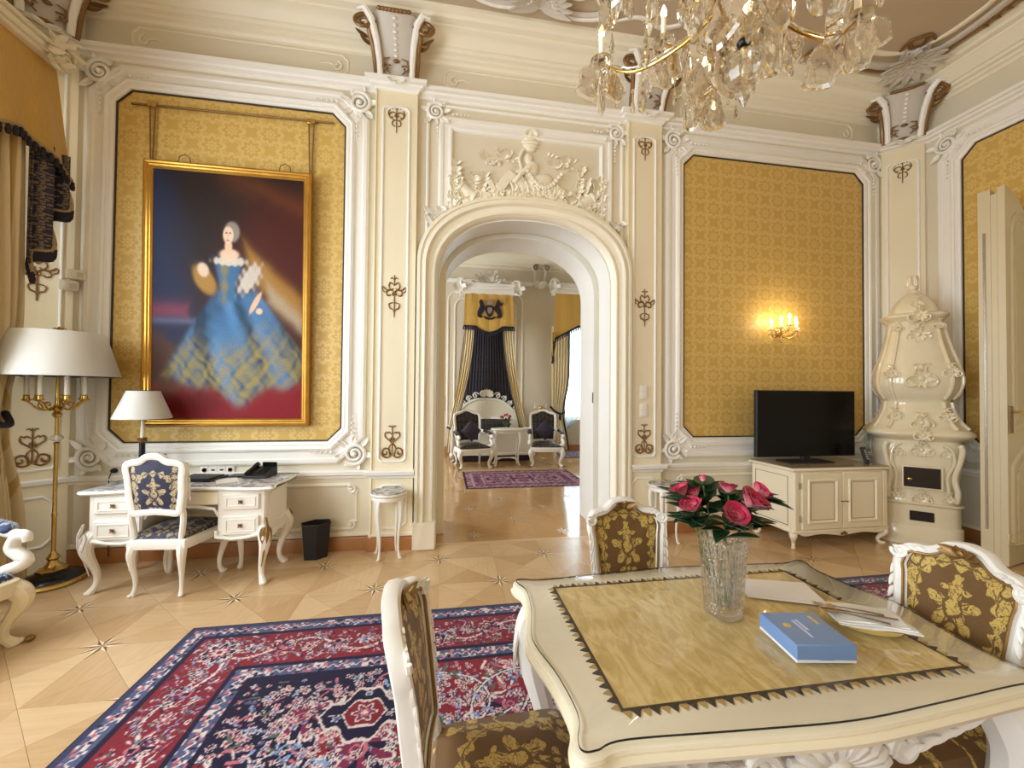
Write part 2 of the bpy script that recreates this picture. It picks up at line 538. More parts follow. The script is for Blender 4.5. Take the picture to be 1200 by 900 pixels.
for i, (lo, hi, z0, z1) in enumerate(LWIN): window('window_%d' % (i+1), 'y', LX-.28, lo, hi, z0, z1)
window('window_4', 'x', B2+.3, 3.18, 4.7, .80, 3.25)
window('window_5', 'y', LX-.28, 6.8, 8.4, .45, 3.55)

# splayed corners of the salon
CHL = ((-3.45, 3.72), (-3.12, 4.06)); CHR = ((5.12, 4.06), (5.42, 3.75))
for nm, (p, q), e in (('wall_corner_left', CHL, (-3.45, 4.06)), ('wall_corner_right', CHR, (5.42, 4.06))):
    mb = MB(); mb.prism([p, e, q] if nm.endswith('left') else [p, q, e][::1], 0, 5.05) if False else None
    tri = [p, q, e]
    ar = (q[0]-p[0])*(e[1]-p[1])-(q[1]-p[1])*(e[0]-p[0])
    if ar < 0: tri = [p, e, q]
    mb.prism(tri, 0, 5.06)
    props(mb.build(nm, 'wall_paint', smooth=False), kind='structure', label='splayed cream wall corner')

# ---- parquet: diamonds of 8 triangles around a star inlay
S_ = .9626
def clip(poly, x0, x1, y0, y1):
    for ax, lim, sg in ((0, x0, 1), (0, x1, -1), (1, y0, 1), (1, y1, -1)):
        out = []
        for i in range(len(poly)):
            p, q = poly[i-1], poly[i]
            ip = sg*(p[ax]-lim) >= 0; iq = sg*(q[ax]-lim) >= 0
            if ip != iq:
                t = (lim-p[ax])/(q[ax]-p[ax]); out.append((p[0]+(q[0]-p[0])*t, p[1]+(q[1]-p[1])*t))
            if iq: out.append(q)
        poly = out
        if not poly: return []
    return poly
def tri_mesh(poly):
    # thin piece with a hair-line joint all round
    cx = sum(p[0] for p in poly)/len(poly); cy = sum(p[1] for p in poly)/len(poly)
    q = [(cx+(p[0]-cx)*.994, cy+(p[1]-cy)*.994) for p in poly]
    a = sum(q[i-1][0]*q[i][1]-q[i][0]*q[i-1][1] for i in range(len(q)))
    if a < 0: q = q[::-1]
    return MB().prism(q, -.012, 0.)
H_ = S_/2
def star_mesh(r=.125):
    mb = MB()
    for k in range(8):
        a = k*pi/4; R = r if k % 2 == 0 else r*.72
        for sg in (1, -1):
            w = a+sg*.36
            t = [(0, 0), (R*cos(a), R*sin(a)), (.040*cos(w), .040*sin(w))]
            if sg < 0: t = t[::-1]
            t = [t[0], t[2], t[1]] if (t[1][0]*t[2][1]-t[1][1]*t[2][0]) < 0 else t
            mb.prism(t, 0., .0012 if sg > 0 else .0008)
    return mb
def parquet(parent, x0, x1, y0, y1, ox, oy, seen, m1, m2, pieces=8):
    proto = {}
    star = None
    rest = {}
    todo = []
    for j in range(-30, 30):
        for i in range(-30, 30):
            cx, cy = ox+(i+.5*(j % 2))*S_, oy+j*H_
            if cx+H_ < x0 or cx-H_ > x1 or cy+H_ < y0 or cy-H_ > y1: continue
            corners = [(H_, 0), (H_/2, H_/2), (0, H_), (-H_/2, H_/2), (-H_, 0), (-H_/2, -H_/2), (0, -H_), (H_/2, -H_/2)]
            vis = seen(cx, cy)
            for k in range(8):
                t = [(0, 0), corners[k], corners[(k+1) % 8]]
                w = clip([(cx+a, cy+b) for a, b in t], x0, x1, y0, y1)
                if len(w) < 3 or not vis: continue
                full = all(x0 < cx+a < x1 and y0 < cy+b < y1 for a, b in t)
                m = (m1, m2)[(k+(j % 2)) % 2] if (i*7+j*3+k) % 5 else m2
                todo.append(((cx+(t[1][0]+t[2][0])/3)**2+(cy+(t[1][1]+t[2][1])/3)**2, len(todo), cx, cy, k, w, full, m))
            if vis and x0+.1 < cx < x1-.1 and y0+.1 < cy < y1-.1:
                if star is None:
                    star = star_mesh().build('star_inlay', 'parquet_dark', parent, smooth=False)
                    star.data.materials.append(MATS['inlay_pale'])
                    for pi_, poly in enumerate(star.data.polygons): poly.material_index = (pi_//5) % 2
                else: star = share(star, parent)
                star.location = (cx, cy, 0)
    corners = [(H_, 0), (H_/2, H_/2), (0, H_), (-H_/2, H_/2), (-H_, 0), (-H_/2, -H_/2), (0, -H_), (H_/2, -H_/2)]
    for n_done, (_, _, cx, cy, k, w, full, m) in enumerate(sorted(todo)):
        if n_done >= 295:        # the farthest pieces stay joined
            q = tri_mesh(w); rest.setdefault(m, MB()).add(q.v, q.f); continue
        if full:
            # alike pieces share one mesh; the object's own rotation turns the grain
            key = (k % 2, m)
            if key not in proto:
                proto[key] = tri_mesh([(0, 0), corners[k % 2], corners[k % 2+1]]).build('parquet_piece', m, parent, smooth=False); o = proto[key]
            else: o = share(proto[key], parent)
            o.location = (cx, cy, 0); o.rotation_euler = (0, 0, (k//2)*pi/2)
        else:
            o = tri_mesh([(a-cx, b-cy) for a, b in w]).build('parquet_piece', m, parent, smooth=False)
            o.location = (cx, cy, 0)
    for m, q in rest.items():
        props(q.build('parquet_field', m, parent, smooth=False), kind='stuff')
def seen1(x, y):
    if y < 1.3: return False
    if -1.2 < x < 3.7 and y < 2.6: return False
    return (x+3.6) > -(0) and y > .9 and not (x > 4.9 and y > 3.2)
parquet(floor, LX, RX, RY, BY+.02, -.987, 3.719, seen1, 'parquet_oak', 'parquet_pale')
def seen2(x, y): return -.6 < x < 3.9*max(.55, y/10.4)+.3 and not (y > 8.6 and x < 2.2)
parquet(floor2, LX, RX, BY+.02, B2, .81, 4.78, seen2, 'parquet_room2', 'parquet_room2')
MB().box(((DC), BY+.02, -.004), (2*DHW, .05, .0125)).build('threshold_strip', 'parquet_pale', floor, smooth=False)

# ---- running mouldings round the salon (plan path runs right to left so that the room lies on its left)
PW = .06   # pilaster projection
P1 = (-.675, -.285); P2 = (1.888, 2.280)
def plan(pil=True, extra=0.):
    p = [(RX, RY), (RX, CHR[1][1]), CHR[0]]
    if pil:
        e = extra
        p += [(P2[1]+e, BY), (P2[1]+e, BY-PW-e), (P2[0]-e, BY-PW-e), (P2[0]-e, BY), (P1[1]+e, BY), (P1[1]+e, BY-PW-e), (P1[0]-e, BY-PW-e), (P1[0]-e, BY)]
    p += [CHL[1], CHL[0], (LX, RY)]
    return p
def flat(u, v, h): return (u, v, h)
led = MB().sweep(plan(True), [(0, 4.385), (.012, 4.392), (.016, 4.408), (.05, 4.42), (.058, 4.436), (.085, 4.444), (.092, 4.472), (.09, 4.478), (0, 4.482)], flat, False)
trim_ledge = props(led.build('trim_1', 'stucco_white', smooth=True, sharp=25), kind='structure', label='white ledge moulding below the cornice')
cor = MB().sweep(plan(False), [(0, 4.745), (.02, 4.75), (.035, 4.775), (.06, 4.785), (.065, 4.81), (.10, 4.82), (.11, 4.845), (.13, 4.85), (.16, 4.90), (.215, 4.955), (.225, 4.96), (.23, 4.975), (.285, 4.985), (.30, 5.01), (.345, 5.025), (.35, 5.05)], flat, False)
trim_cornice = props(cor.build('trim_2', 'stucco_cream', smooth=True, sharp=25), kind='structure', label='stepped cream cornice moulding under the ceiling')
def runs(lo_hi, prof, name, m, label, n):
    for (a, b) in lo_hi:
        mb = MB().sweep([b, a] if isinstance(a, tuple) else [(b, BY), (a, BY)], prof, flat, False)
        props(mb.build(name % n, m, smooth=True, sharp=25), kind='structure', label=label); n += 1
    return n
DADO = [(0, .675), (.015, .68), (.02, .70), (.045, .715), (.05, .745), (.04, .757), (0, .76)]
AOX = 1.10  # outer half width of the door architrave
def dado_path(side):
    if side < 0: return [(DC-AOX, BY-PW), (P1[0], BY-PW), (P1[0], BY), CHL[1], CHL[0], (LX, RY)]
    return [(RX, RY), (RX, CHR[1][1]), CHR[0], (P2[1], BY), (P2[1], BY-PW), (DC+AOX, BY-PW)]
for i, sd in enumerate((-1, 1)):
    props(MB().sweep(dado_path(sd), DADO, flat, False).build('trim_%d' % (3+i), 'stucco_white', sharp=25), kind='structure', label='white dado rail on the %s side of the doorway' % ('desk' if sd < 0 else 'cabinet'))
    props(MB().sweep(dado_path(sd), [(0, 0), (.022, 0), (.022, .105), (.015, .125), (0, .13)], flat, False).build('baseboard_%s' % ('left' if sd < 0 else 'right'), 'baseboard_wood', sharp=25), kind='structure', label='brown wooden baseboard on the %s side of the doorway' % ('desk' if sd < 0 else 'cabinet'))
    props(MB().sweep(dado_path(sd), [(0, .13), (.012, .135), (.012, .16), (0, .168)], flat, False).build('trim_%d' % (5+i), 'stucco_cream', sharp=25), kind='structure', label='thin cream bead above the baseboard')

# ---- pilasters
def frame_path(x0, x1, z0, z1, ch=0., notch=0.):
    if notch:
        n = notch
        return [(x0+n, z0), (x1-n, z0), (x1-n, z0+n*.4), (x1-n*.4, z0+n), (x1, z0+n), (x1, z1-n), (x1-n*.4, z1-n), (x1-n, z1-n*.4), (x1-n, z1), (x0+n, z1), (x0+n, z1-n*.4), (x0+n*.4, z1-n), (x0, z1-n), (x0, z0+n), (x0+n*.4, z0+n), (x0+n, z0+n*.4)]
    if ch: return [(x0+ch, z0), (x1-ch, z0), (x1, z0+ch), (x1, z1-ch), (x1-ch, z1), (x0+ch, z1), (x0, z1-ch), (x0, z0+ch)]
    return [(x0, z0), (x1, z0), (x1, z1), (x0, z1)]
BEAD = [(0, 0), (-.004, .010), (-.012, .014), (-.020, .010), (-.024, 0)]
def drop_ornament(kind):
    # symmetrical painted stucco drop in the wall plane (u across, v up), about .2 x .4 m
    P = []
    def both(pts, r):
        P.append((pts, r)); P.append(([(-a, b) for a, b in pts], r))
    if kind == 'mid':
        both(spiral((.045, .02), .050, .008, pi*1.1, -pi*.9), .0085)
        both(spline([(0, .10), (.035, .13), (.05, .09), (.03, .06), (.01, .075)]), .007)
        both(spline([(.02, .055), (.07, .06), (.105, .085), (.11, .055), (.085, .035)]), .0075)
        both(spline([(0, -.06), (.045, -.075), (.04, -.115), (.012, -.13), (0, -.165)]), .007)
        P.append(([(0, .2), (0, .15), (0, .10)], .006))
        both(spline([(0, .155), (.02, .175), (.035, .165)]), .005)
        P.append(([(0, .03), (0, -.05), (0, -.12), (0, -.20)], .007))
    elif kind == 'low':
        both(spiral((.062, -.105), .045, .006, pi*.9, -pi*1.3), .010)
        both(spline([(0, -.14), (.03, -.06), (-.02, .0), (-.065, .045), (-.06, .085), (-.035, .07)]), .007)
        both(spline([(.01, -.14), (.05, -.155), (.09, -.13), (.095, -.08)]), .009)
        both(spline([(0, .06), (.03, .085), (.045, .075)]), .006)
        P.append(([(0, .15), (0, .10), (0, .04), (0, -.03), (0, -.13)], .006))
        both(spline([(0, .12), (.02, .145), (.035, .135)]), .005)
        both(spline([(.02, -.15), (.025, -.10), (.04, -.07)]), .008)
    else:
        both(spiral((.05, .02), .055, .010, pi*1.05, -pi*.8), .008)
        both(spline([(0, -.02), (.04, -.04), (.045, -.08), (.015, -.10)]), .007)
        both(spline([(0, .10), (.03, .115), (.05, .10)]), .006)
        both(spline([(.02, -.03), (.07, .0), (.09, .05), (.07, .09)]), .006)
        P.append(([(0, .12), (0, .05), (0, -.04), (0, -.10), (0, -.17)], .0065))
    return P
def put_ornament(parent, kind, cu, cv, m, fr, sc=1., name='ornament'):
    mb = MB()
    for pts, r in drop_ornament(kind):
        k = len(pts)
        rr = [r*sc*(.55+.45*sin(pi*(i+.5)/k)) for i in range(k)]
        mb.tube([fr(cu+a*sc, cv+b*sc, .004) for a, b in pts], rr, 6)
    for a in (-1, 1):
        mb.ell(fr(cu+a*.012*sc, cv+.02*sc, .008), (.012*sc, .008, .016*sc), 8, 6)
    return mb.build(name, m, parent)
npil = 7
for (a, b), who in ((P1, 'desk'), (P2, 'television cabinet')):
    t = empty('trim_%d' % npil, (0, 0, 0), kind='structure', label='cream pilaster with gilt drops on the %s side of the doorway' % who); npil += 1
    c = (a+b)/2
    MB().box((c, BY-PW/2+.005, 2.2), (b-a, PW+.01, 4.4)).build('shaft', 'pilaster_paint', t, smooth=False)
    fp = lambda u, v, h: (u, BY-PW-h, v)
    MB().sweep(frame_path(a+.085, b-.085, .85, 4.22, .02), BEAD, fp).build('panel_bead', 'stucco_white', t)
    MB().sweep([(a, 0), (a, 4.4)], [(0, 0), (0, .012), (-.012, .014), (-.016, 0)], fp, False).build('edge_bead', 'pilaster_paint', t)
    put_ornament(t, 'mid', c, 2.41, 'stucco_brown', fp)
    put_ornament(t, 'low', c, 1.03, 'stucco_brown', fp)
    put_ornament(t, 'top', c, 4.13, 'stucco_brown', fp, .85)
    MB().sweep(frame_path(a+.07, b-.07, .22, .60, .05), BEAD, fp).build('dado_bead', 'stucco_white', t)

# ---- gold damask fields with white frames
def corner_scroll(parent, cu, cv, fr, sx, sz, size=1., m='stucco_white'):
    mb = MB()
    s = size
    mb.tube([fr(cu+sx*a*s, cv+sz*b*s, .030) for a, b in spiral((0, 0), .105, .016, pi*.75, pi*.75-4.4*pi, 48)], [(.020-.010*i/48)*s for i in range(49)], 7)
    mb.ell(fr(cu, cv, .040), (.022*s, .022, .022*s), 10, 6)
    for a, L, w in ((.1, .10, .05), (-.9, .13, .05), (-1.6, .10, .045), (-2.4, .13, .05), (2.3, .07, .04), (1.3, .08, .04), (3.0, .10, .045)):
        d = (sx*cos(a), sz*sin(a))
        b0 = fr(cu+d[0]*.085*s, cv+d[1]*.085*s, .018); b1 = fr(cu+d[0]*.185*s, cv+d[1]*.185*s, .018); nn = np.array(fr(0, 0, 1))-np.array(fr(0, 0, 0))
        mb.leaf(b0, np.array(b1)-np.array(b0), nn, L*s, w*s, .3, .4, .006)
    for k in range(5):   # little beads running along the frame
        q = .20+.045*k
        mb.ell(fr(cu-0+sx*-q*s, cv-sz*.02, .05), (.016*s*(1-k*.12), .012, .014*s*(1-k*.12)), 8, 5)
        mb.ell(fr(cu-sx*.02, cv+sz*-q*s, .05), (.014*s*(1-k*.12), .012, .016*s*(1-k*.12)), 8, 5)
    return mb.build('corner_scroll', m, parent)
FRAMEPROF = [(-.215, 0), (-.212, .022), (-.195, .034), (-.165, .034), (-.155, .022), (-.095, .022), (-.085, .040), (-.065, .050), (-.050, .044), (-.045, .030), (-.025, .034), (-.006, .026), (0, .012), (0, -.004)]
ntrim = 10
def damask_field(x0, x1, z0, z1, fr, parent, name, label, ch=.12):
    global ntrim
    MB().prism(frame_path(x0, x1, z0, z1, ch), -.01, .006, fr).build('damask_panel', 'gold_damask', parent, smooth=False)
    t = empty('trim_%d' % ntrim, kind='structure', label=label); ntrim += 1
    MB().sweep(frame_path(x0, x1, z0, z1, ch), FRAMEPROF, fr).build('frame_moulding', 'stucco_white', t, sharp=25)
    MB().sweep(frame_path(x0, x1, z0, z1, ch), [(0, .006), (0, .016), (.012, .016), (.012, .006)], fr).build('cord', 'dark_cord', t, sharp=25)
    for u, v, sx, sz in ((x0, z0, -1, -1), (x1, z0, 1, -1), (x1, z1, 1, 1), (x0, z1, -1, 1)):
        corner_scroll(t, u+sx*.125, v+sz*.12, fr, sx, sz)
    return t
damask_field(-2.862, -.95, 1.03, 4.14, back, wall_back, 'a', 'white carved frame of the damask field behind the portrait')
damask_field(2.562, 4.90, 1.03, 4.14, back, wall_back, 'b', 'white carved frame of the damask field behind the television')
def right(u, v, h): return (RX-h, u, v)      # right wall: u = Y (mirrored sense), v = Z
def rightf(u, v, h): return (RX-h, -u, v)
damask_field(-3.44, 2.6, 1.03, 4.14, rightf, wall_right, 'c', 'white carved frame of the damask field beside the open door')

# ---- dado panels
def dado_panel(x0, x1, z0, z1, fr, corner=True):
    global ntrim
    t = empty('trim_%d' % ntrim, kind='structure', label='shaped beige dado panel moulding with carved corners'); ntrim += 1
    MB().sweep(frame_path(x0, x1, z0, z1, notch=.07), [(0, 0), (-.006, .014), (-.016, .018), (-.026, .012), (-.034, 0)], fr).build('panel_moulding', 'stucco_cream', t)
    if corner:
        for u, v, sx, sz in ((x1, z0, 1, -1), (x1, z1, 1, 1), (x0, z0, -1, -1), (x0, z1, -1, 1)):
            mb = MB()
            mb.tube([fr(u-sx*.03+sx*a, v-sz*.03+sz*b, .014) for a, b in spiral((0, 0), .045, .008, pi*.7, -pi*1.6, 24)], .009, 6)
            mb.build('corner_leaf', 'stucco_white', t)
dado_panel(-2.95, -.82, .22, .60, back)
dado_panel(2.50, 4.95, .22, .60, back)

# ---- doorway: architrave, reveal with pocket, sliding leaf edge
door_1 = empty('door_1', kind='structure', label='tall arched doorway with cream architrave leading to the bedroom')
OUT = arch(AOX, 3.465, 2.74)
def ring_between(pa, pb): return list(zip(pa, pb))
n_ = len(INNER)
arch_prof = [(0, 0), (.0, .05), (.03, .072), (.16, .075), (.20, .060), (.26, .060), (.30, .075), (.42, .082), (.46, .062), (.50, .050), (.72, .040), (.78, .052), (.86, .052), (.93, .030), (1.0, .018), (1.0, -.02)]
rings = []
for i in range(n_):
    o_, q_ = OUT[i], INNER[i]
    rings.append([(o_[0]+(q_[0]-o_[0])*s, BY-PW*.35-h*1.15 if s < 1 else BY-h, o_[1]+(q_[1]-o_[1])*s) for s, h in arch_prof])
MB().loft(rings, False, False, False).build('architrave', 'stucco_cream', door_1, sharp=25)
for sx in (-1, 1):
    MB().rbox((DC+sx*(AOX+DHW)/2+sx*.002, BY-.062, .13), (AOX-DHW+.02, .13, .26), .012).build('plinth_block', 'stucco_cream', door_1)
def lining(y0, y1, inset, name, m):
    pa = arch(DHW-inset, 3.27-inset, 2.62-inset*.5)
    rr = [[(u, y0, v), (u, y1, v)] for u, v in pa]
    mb = MB().loft(rr, False, False, False)
    # front edge that returns to the wall
    rr = [[(u, y0, v), (a, y0, b)] for (u, v), (a, b) in zip(pa, INNER)]
    mb.loft(rr, False, False, False)
    rr = [[(u, y1, v), (a, y1, b)] for (u, v), (a, b) in zip(pa, INNER)]
    mb.loft(rr, False, False, False)
    return mb.build(name, m, door_1, sharp=25)
lining(BY+.0, BY+.30, .012, 'reveal_lining', 'reveal_paint')
lining(BY+.36, BY+WT+.01, .055, 'reveal_lining', 'reveal_paint')
MB().rbox((DC-DHW+.035, BY+.33, 1.46), (.10, .052, 2.92), .006).build('sliding_leaf', 'pilaster_paint', door_1)
MB().rbox((DC-DHW+.086, BY+.33, 1.38), (.006, .03, .16), .002).build('lock_plate', 'stucco_brown', door_1)
MB().rbox((DC+DHW-.057, BY+.37, 1.45), (.006, .025, .12), .002).build('lock_plate', 'dark_cord', door_1)
# overdoor panel with relief
t = empty('trim_%d' % ntrim, kind='structure', label='cream overdoor panel with rocaille frame and trophy relief above the doorway'); ntrim += 1
top = [(1.74, 3.10), (1.74, 4.24), (-.08, 4.24), (-.08, 3.10)]
MB().sweep(top, [(0, 0), (.004, .020), (.02, .030), (.045, .026), (.05, .016), (.10, .016), (.105, .030), (.125, .036), (.14, .02), (.145, 0)], lambda u, v, h: (u, BY-h, v), False).build('panel_moulding', 'stucco_white', t, sharp=25)
MB().sweep([(1.86, 3.05), (1.86, 4.355), (-.20, 4.355), (-.20, 3.05)], [(0, 0), (.0, .015), (.014, .024), (.03, .015), (.03, 0)], back, False).build('outer_bead', 'stucco_white', t, sharp=25)
for u, sx in ((-.11, -1), (1.77, 1)):
    corner_scroll(t, u, 4.265, back, sx, 1, .85)
    mb = MB()
    rg = random.Random(3)
    for k in range(16):      # leafy clusters where the frame meets the arch
        a, b = rg.uniform(-.07, .07), rg.uniform(-.22, .16)
        ang = rg.uniform(0, 2*pi)
        mb.leaf(back(u+a, 3.17+b, .02), (cos(ang), -.3, sin(ang)), (0, -1, 0), rg.uniform(.07, .13), .05, .3, .3, .006)
    mb.build('leaf_cluster', 'stucco_white', t)
# relief: urn and mask in the middle, a reclining figure, books, drum, sheaf and shrubs at both sides
def relief_part(name, fill, m='stucco_cream'):
    mb = MB(); fill(mb); return mb.build(name, m, t)
def rot_y(a): return Matrix.Rotation(a, 3, 'Y')
RC = .83
def mound(u):     # height of the trophy heap above the arch
    return 3.47-.16*(abs(u-RC)/.85)**2.4
def urn(mb):
    for dz, rx in ((0, .055), (.035, .085), (.07, .10), (.10, .07), (.135, .045), (.165, .032)):
        mb.ell(back(RC+.02, 4.00+dz, .008), (rx, .03, .030), 14, 7)
    for k in range(9): mb.leaf(back(RC+.02, 4.13, .012), (cos(.2+k*.34), -.15, sin(.2+k*.34)), (0, -1, 0), .085, .035, .3, .3, .005)
relief_part('urn', urn)
def figure(mb):
    for u, v, a_, b_, r_ in ((.0, 3.90, .048, .062, 0), (.03, 3.79, .075, .10, .5), (.12, 3.68, .15, .075, -.35), (.30, 3.60, .15, .06, .25), (-.12, 3.66, .11, .06, .5), (-.02, 3.60, .16, .06, 0)):
        mb.ell(back(RC+u, v, .004), (a_, .035, b_), 12, 8, rot_y(r_))
    mb.tube([back(RC+.0, 3.80, .03), back(RC-.09, 3.72, .035), back(RC-.15, 3.62, .03)], [.030, .026, .020], 8)
    mb.tube(spline([back(RC-.06, 3.98, .02), back(RC-.10, 3.88, .025), back(RC-.08, 3.78, .025), back(RC-.13, 3.74, .02)], 5), .016, 7)
    for k in range(14): mb.ell(back(RC-.02+.028*k, 3.76-.20*sin(pi*k/13)*.8, .045), (.024, .016, .024), 8, 6)
    for k in range(10): mb.tube([back(RC-.20+.055*k, 3.66-.02*(k % 3), .025), back(RC-.16+.055*k, 3.57, .03), back(RC-.17+.05*k, 3.49, .02)], [.012, .016, .008], 6)
relief_part('reclining_figure', figure)
def books(mb):
    for u, v, r, w, h in ((-.24, 3.64, .62, .09, .24), (-.37, 3.56, -.5, .055, .17), (-.46, 3.49, .15, .15, .045)):
        c_, s_ = cos(r), sin(r)
        q = [(-w/2, -h/2), (w/2, -h/2), (w/2, h/2), (-w/2, h/2)]
        mb.prism([(RC+u+x*c_+z*s_, v-x*s_+z*c_) for x, z in q], -.01, .040, back, .006)
relief_part('books', books)
def drums(mb):
    rg = random.Random(31)
    for k in range(60):        # shells, scrolls and clouds that make up the heap
        u = RC+rg.uniform(-.84, .84); v = mound(u)+rg.uniform(-.05, .09)*(1.1-abs(u-RC)/.9)
        mb.ell(back(u, v, .0), (rg.uniform(.03, .075), rg.uniform(.02, .045), rg.uniform(.025, .05)), 9, 6, rot_y(rg.uniform(-1, 1)))
    for k in range(14):
        u = RC+rg.uniform(-.75, .75); r = rg.uniform(.035, .06)
        mb.tube([back(u+a, mound(u)+.05+b, .03) for a, b in spiral((0, 0), r, r*.2, rg.uniform(0, 6), rg.uniform(7, 11), 20)], .009, 6)
relief_part('cloud_heap', drums)
for sx in (-1, 1):
    def drum(mb, sx=sx):
        mb.T = Matrix.Translation(Vector(back(RC+sx*.62, 3.50, -.01))) @ Matrix.Rotation(sx*1.0, 4, 'Y')
        mb.lathe([(.055, -.10), (.075, -.09), (.075, -.07), (.066, -.06), (.066, .06), (.075, .07), (.075, .09), (.055, .10)], 16); mb.T = None
    relief_part('drum', drum)
    def shrub(mb, sx=sx):
        rg = random.Random(5+sx)
        for st in range(5):
            u0 = RC+sx*(.50+.07*st); lean = sx*rg.uniform(-.12, .12); hh = rg.uniform(.20, .42); z0_ = mound(u0)+.03
            mb.tube([back(u0+lean*q+.02*sin(6*q), z0_+hh*q, .010) for q in (0, .25, .5, .75, 1)], [.010, .009, .008, .006, .003], 6)
            for q in range(11):
                f = .1+.9*q/10
                for sd in (-1, 1):
                    mb.leaf(back(u0+lean*f, z0_+hh*f, .010), (sd*rg.uniform(.4, 1), -.22, rg.uniform(-.3, .8)), (0, -1, .2), rg.uniform(.045, .085), rg.uniform(.025, .045), .3, .3, .004)
    relief_part('shrub', shrub)
def tree(mb):
    rg = random.Random(9)
    for k in range(120):
        u = RC+rg.uniform(-.80, .80); ang = rg.uniform(0, pi)
        mb.leaf(back(u, mound(u)+rg.uniform(-.02, .16)*(1.2-abs(u-RC)), .012), (cos(ang), -.25, sin(ang)), (0, -1, 0), rg.uniform(.05, .09), .032, .3, .3, .004)
    for k in range(60):
        a = rg.uniform(0, 2*pi); r = rg.uniform(.02, .18)
        mb.leaf(back(RC+.34+r*cos(a)*1.1-.66*(k % 2), 3.88+r*sin(a)*.6, .006), (cos(a*3), -.2, sin(a*3)), (0, -1, 0), .05, .024, .3, .3, .003)
relief_part('foliage', tree)

# ---- consoles (carved brackets) in the cornice
def console(name, loc, rz, label, sc=1.):
    t = empty(name, loc, rz, kind='structure', label=label)
    t.scale = (1.06, .82, .80)
    # local frame: x across, -y towards the room, z up from the ledge
    def prof(z):  # how far the front comes out
        return .10+.30*(max(0, z)/.55)**1.6
    rr = []
    for z in np.linspace(-.04, .56, 13):
        w = .155+.03*sin(pi*(z+.04)/.6)+(.05*(z/.56)**2 if z > 0 else 0)
        f = prof(z)
        rr.append([(-w*sc, .12, z), (-w*sc, -f*.75, z), (-w*.55*sc, -f, z), (0, -f*1.06, z), (w*.55*sc, -f, z), (w*sc, -f*.75, z), (w*sc, .12, z)])
    MB().loft(rr, True, True).build('body', 'stucco_shade', t)
    for sx in (-1, 1):
        mb = MB()
        pts = [(sx*.17*sc, -.10, -.02), (sx*.178*sc, -.13, .12), (sx*.19*sc, -.20, .27), (sx*.215*sc, -.30, .42)]
        for a, b in spiral((.255, .44), .085, .02, pi, pi-3.6*pi, 36): pts.append((sx*a*sc, -.34, b))
        mb.tube(spline(pts[:5], 5)[:-1]+pts[4:], [.024]*20+[.024-.014*i/36 for i in range(37)], 8)
        mb.build('volute', 'stucco_brown', t)
        mb = MB()
        mb.tube([(sx*(.135)*sc, -.13, -.02), (sx*.14*sc, -.17, .14), (sx*.155*sc, -.25, .30), (sx*.19*sc, -.36, .47), (sx*.24*sc, -.40, .545), (sx*.30*sc, -.385, .53)], [.026, .026, .028, .032, .034, .02], 8)
        mb.build('white_band', 'stucco_white', t)
        mb = MB()
        for q, (a, b, c_) in enumerate(((.205, -.19, .30), (.23, -.22, .36))):
            mb.leaf((sx*a*sc, b, c_), (sx*.9, -.1, .5-.2*q), (0, -1, .2), .13, .045, .35, .3, .005)
        mb.tube([(sx*.05*sc, -.145, .04), (sx*.11*sc, -.16, .10), (sx*.10*sc, -.19, .17), (sx*.05*sc, -.20, .18)], [.006, .01, .01, .006], 6)
        mb.tube([(sx*a*sc, -.165, b+.06) for a, b in spiral((.085, .03), .045, .008, pi*.8, -pi*1.3, 20)], .008, 6)
        mb.build('leaf_ornament', 'stucco_brown', t)
    mb = MB()
    for k in range(7): mb.ell((0, -prof(.22+.045*k)*1.08-.004, .22+.045*k), (.018, .012, .02), 8, 6)
    for k in range(7):
        a = pi*k/6
        mb.leaf((0, -.13, -.03), (cos(a), -.35, -.25-sin(a)*.55), (0, -1, .3), .11, .05, .3, .3, .005)
    mb.build('bead_string', 'stucco_white', t)
    mb = MB()
    for k in range(9): mb.ell(((-.12+.03*k)*sc, -.40-.02*sin(pi*k/8), .56-.02*sin(pi*k/8)), (.026, .022, .022), 8, 6)
    mb.ell((0, -.17, .17), (.03, .02, .022), 8, 6)
    mb.ell((0, -.12, .0), (.055, .03, .022), 10, 6)
    mb.build('garland', 'stucco_brown', t)
    return t
console('trim_%d' % ntrim, ((P1[0]+P1[1])/2, BY-.02, 4.47), 0, 'carved console above the pilaster on the desk side'); ntrim += 1
console('trim_%d' % ntrim, ((P2[0]+P2[1])/2, BY-.02, 4.47), 0, 'carved console above the pilaster behind the chandelier'); ntrim += 1
console('trim_%d' % ntrim, ((CHR[0][0]+CHR[1][0])/2, (CHR[0][1]+CHR[1][1])/2, 4.47), -pi/4, 'carved console in the corner above the stove', .95); ntrim += 1
console('trim_%d' % ntrim, ((CHL[0][0]+CHL[1][0])/2, (CHL[0][1]+CHL[1][1])/2, 4.47), pi/4, 'carved console in the corner above the curtain', .95); ntrim += 1
# frieze panels between the consoles
for x0, x1 in ((-2.75, -.95), (-.02, 1.63), (2.55, 4.75)):
    t2 = empty('trim_%d' % ntrim, kind='structure', label='thin panel bead in the cornice frieze'); ntrim += 1
    MB().sweep(frame_path(x0, x1, 4.525, 4.71, .05), [(0, 0), (-.004, .008), (-.012, .008), (-.016, 0)], back).build('frieze_bead', 'stucco_cream', t2)
    for u, sx in ((x0+.09, -1), (x1-.09, 1)):
        mb = MB(); mb.tube([back(u+sx*a, 4.60+b, .008) for a, b in spiral((0, 0), .05, .01, pi*.5, -pi*1.6, 24)], .008, 6)
        mb.tube([back(u-sx*a, 4.61+b, .008) for a, b in ((.03, 0), (.08, .015), (.13, 0), (.17, .01))], [.008, .007, .006, .003], 6)
        mb.build('frieze_scroll', 'stucco_cream', t2)
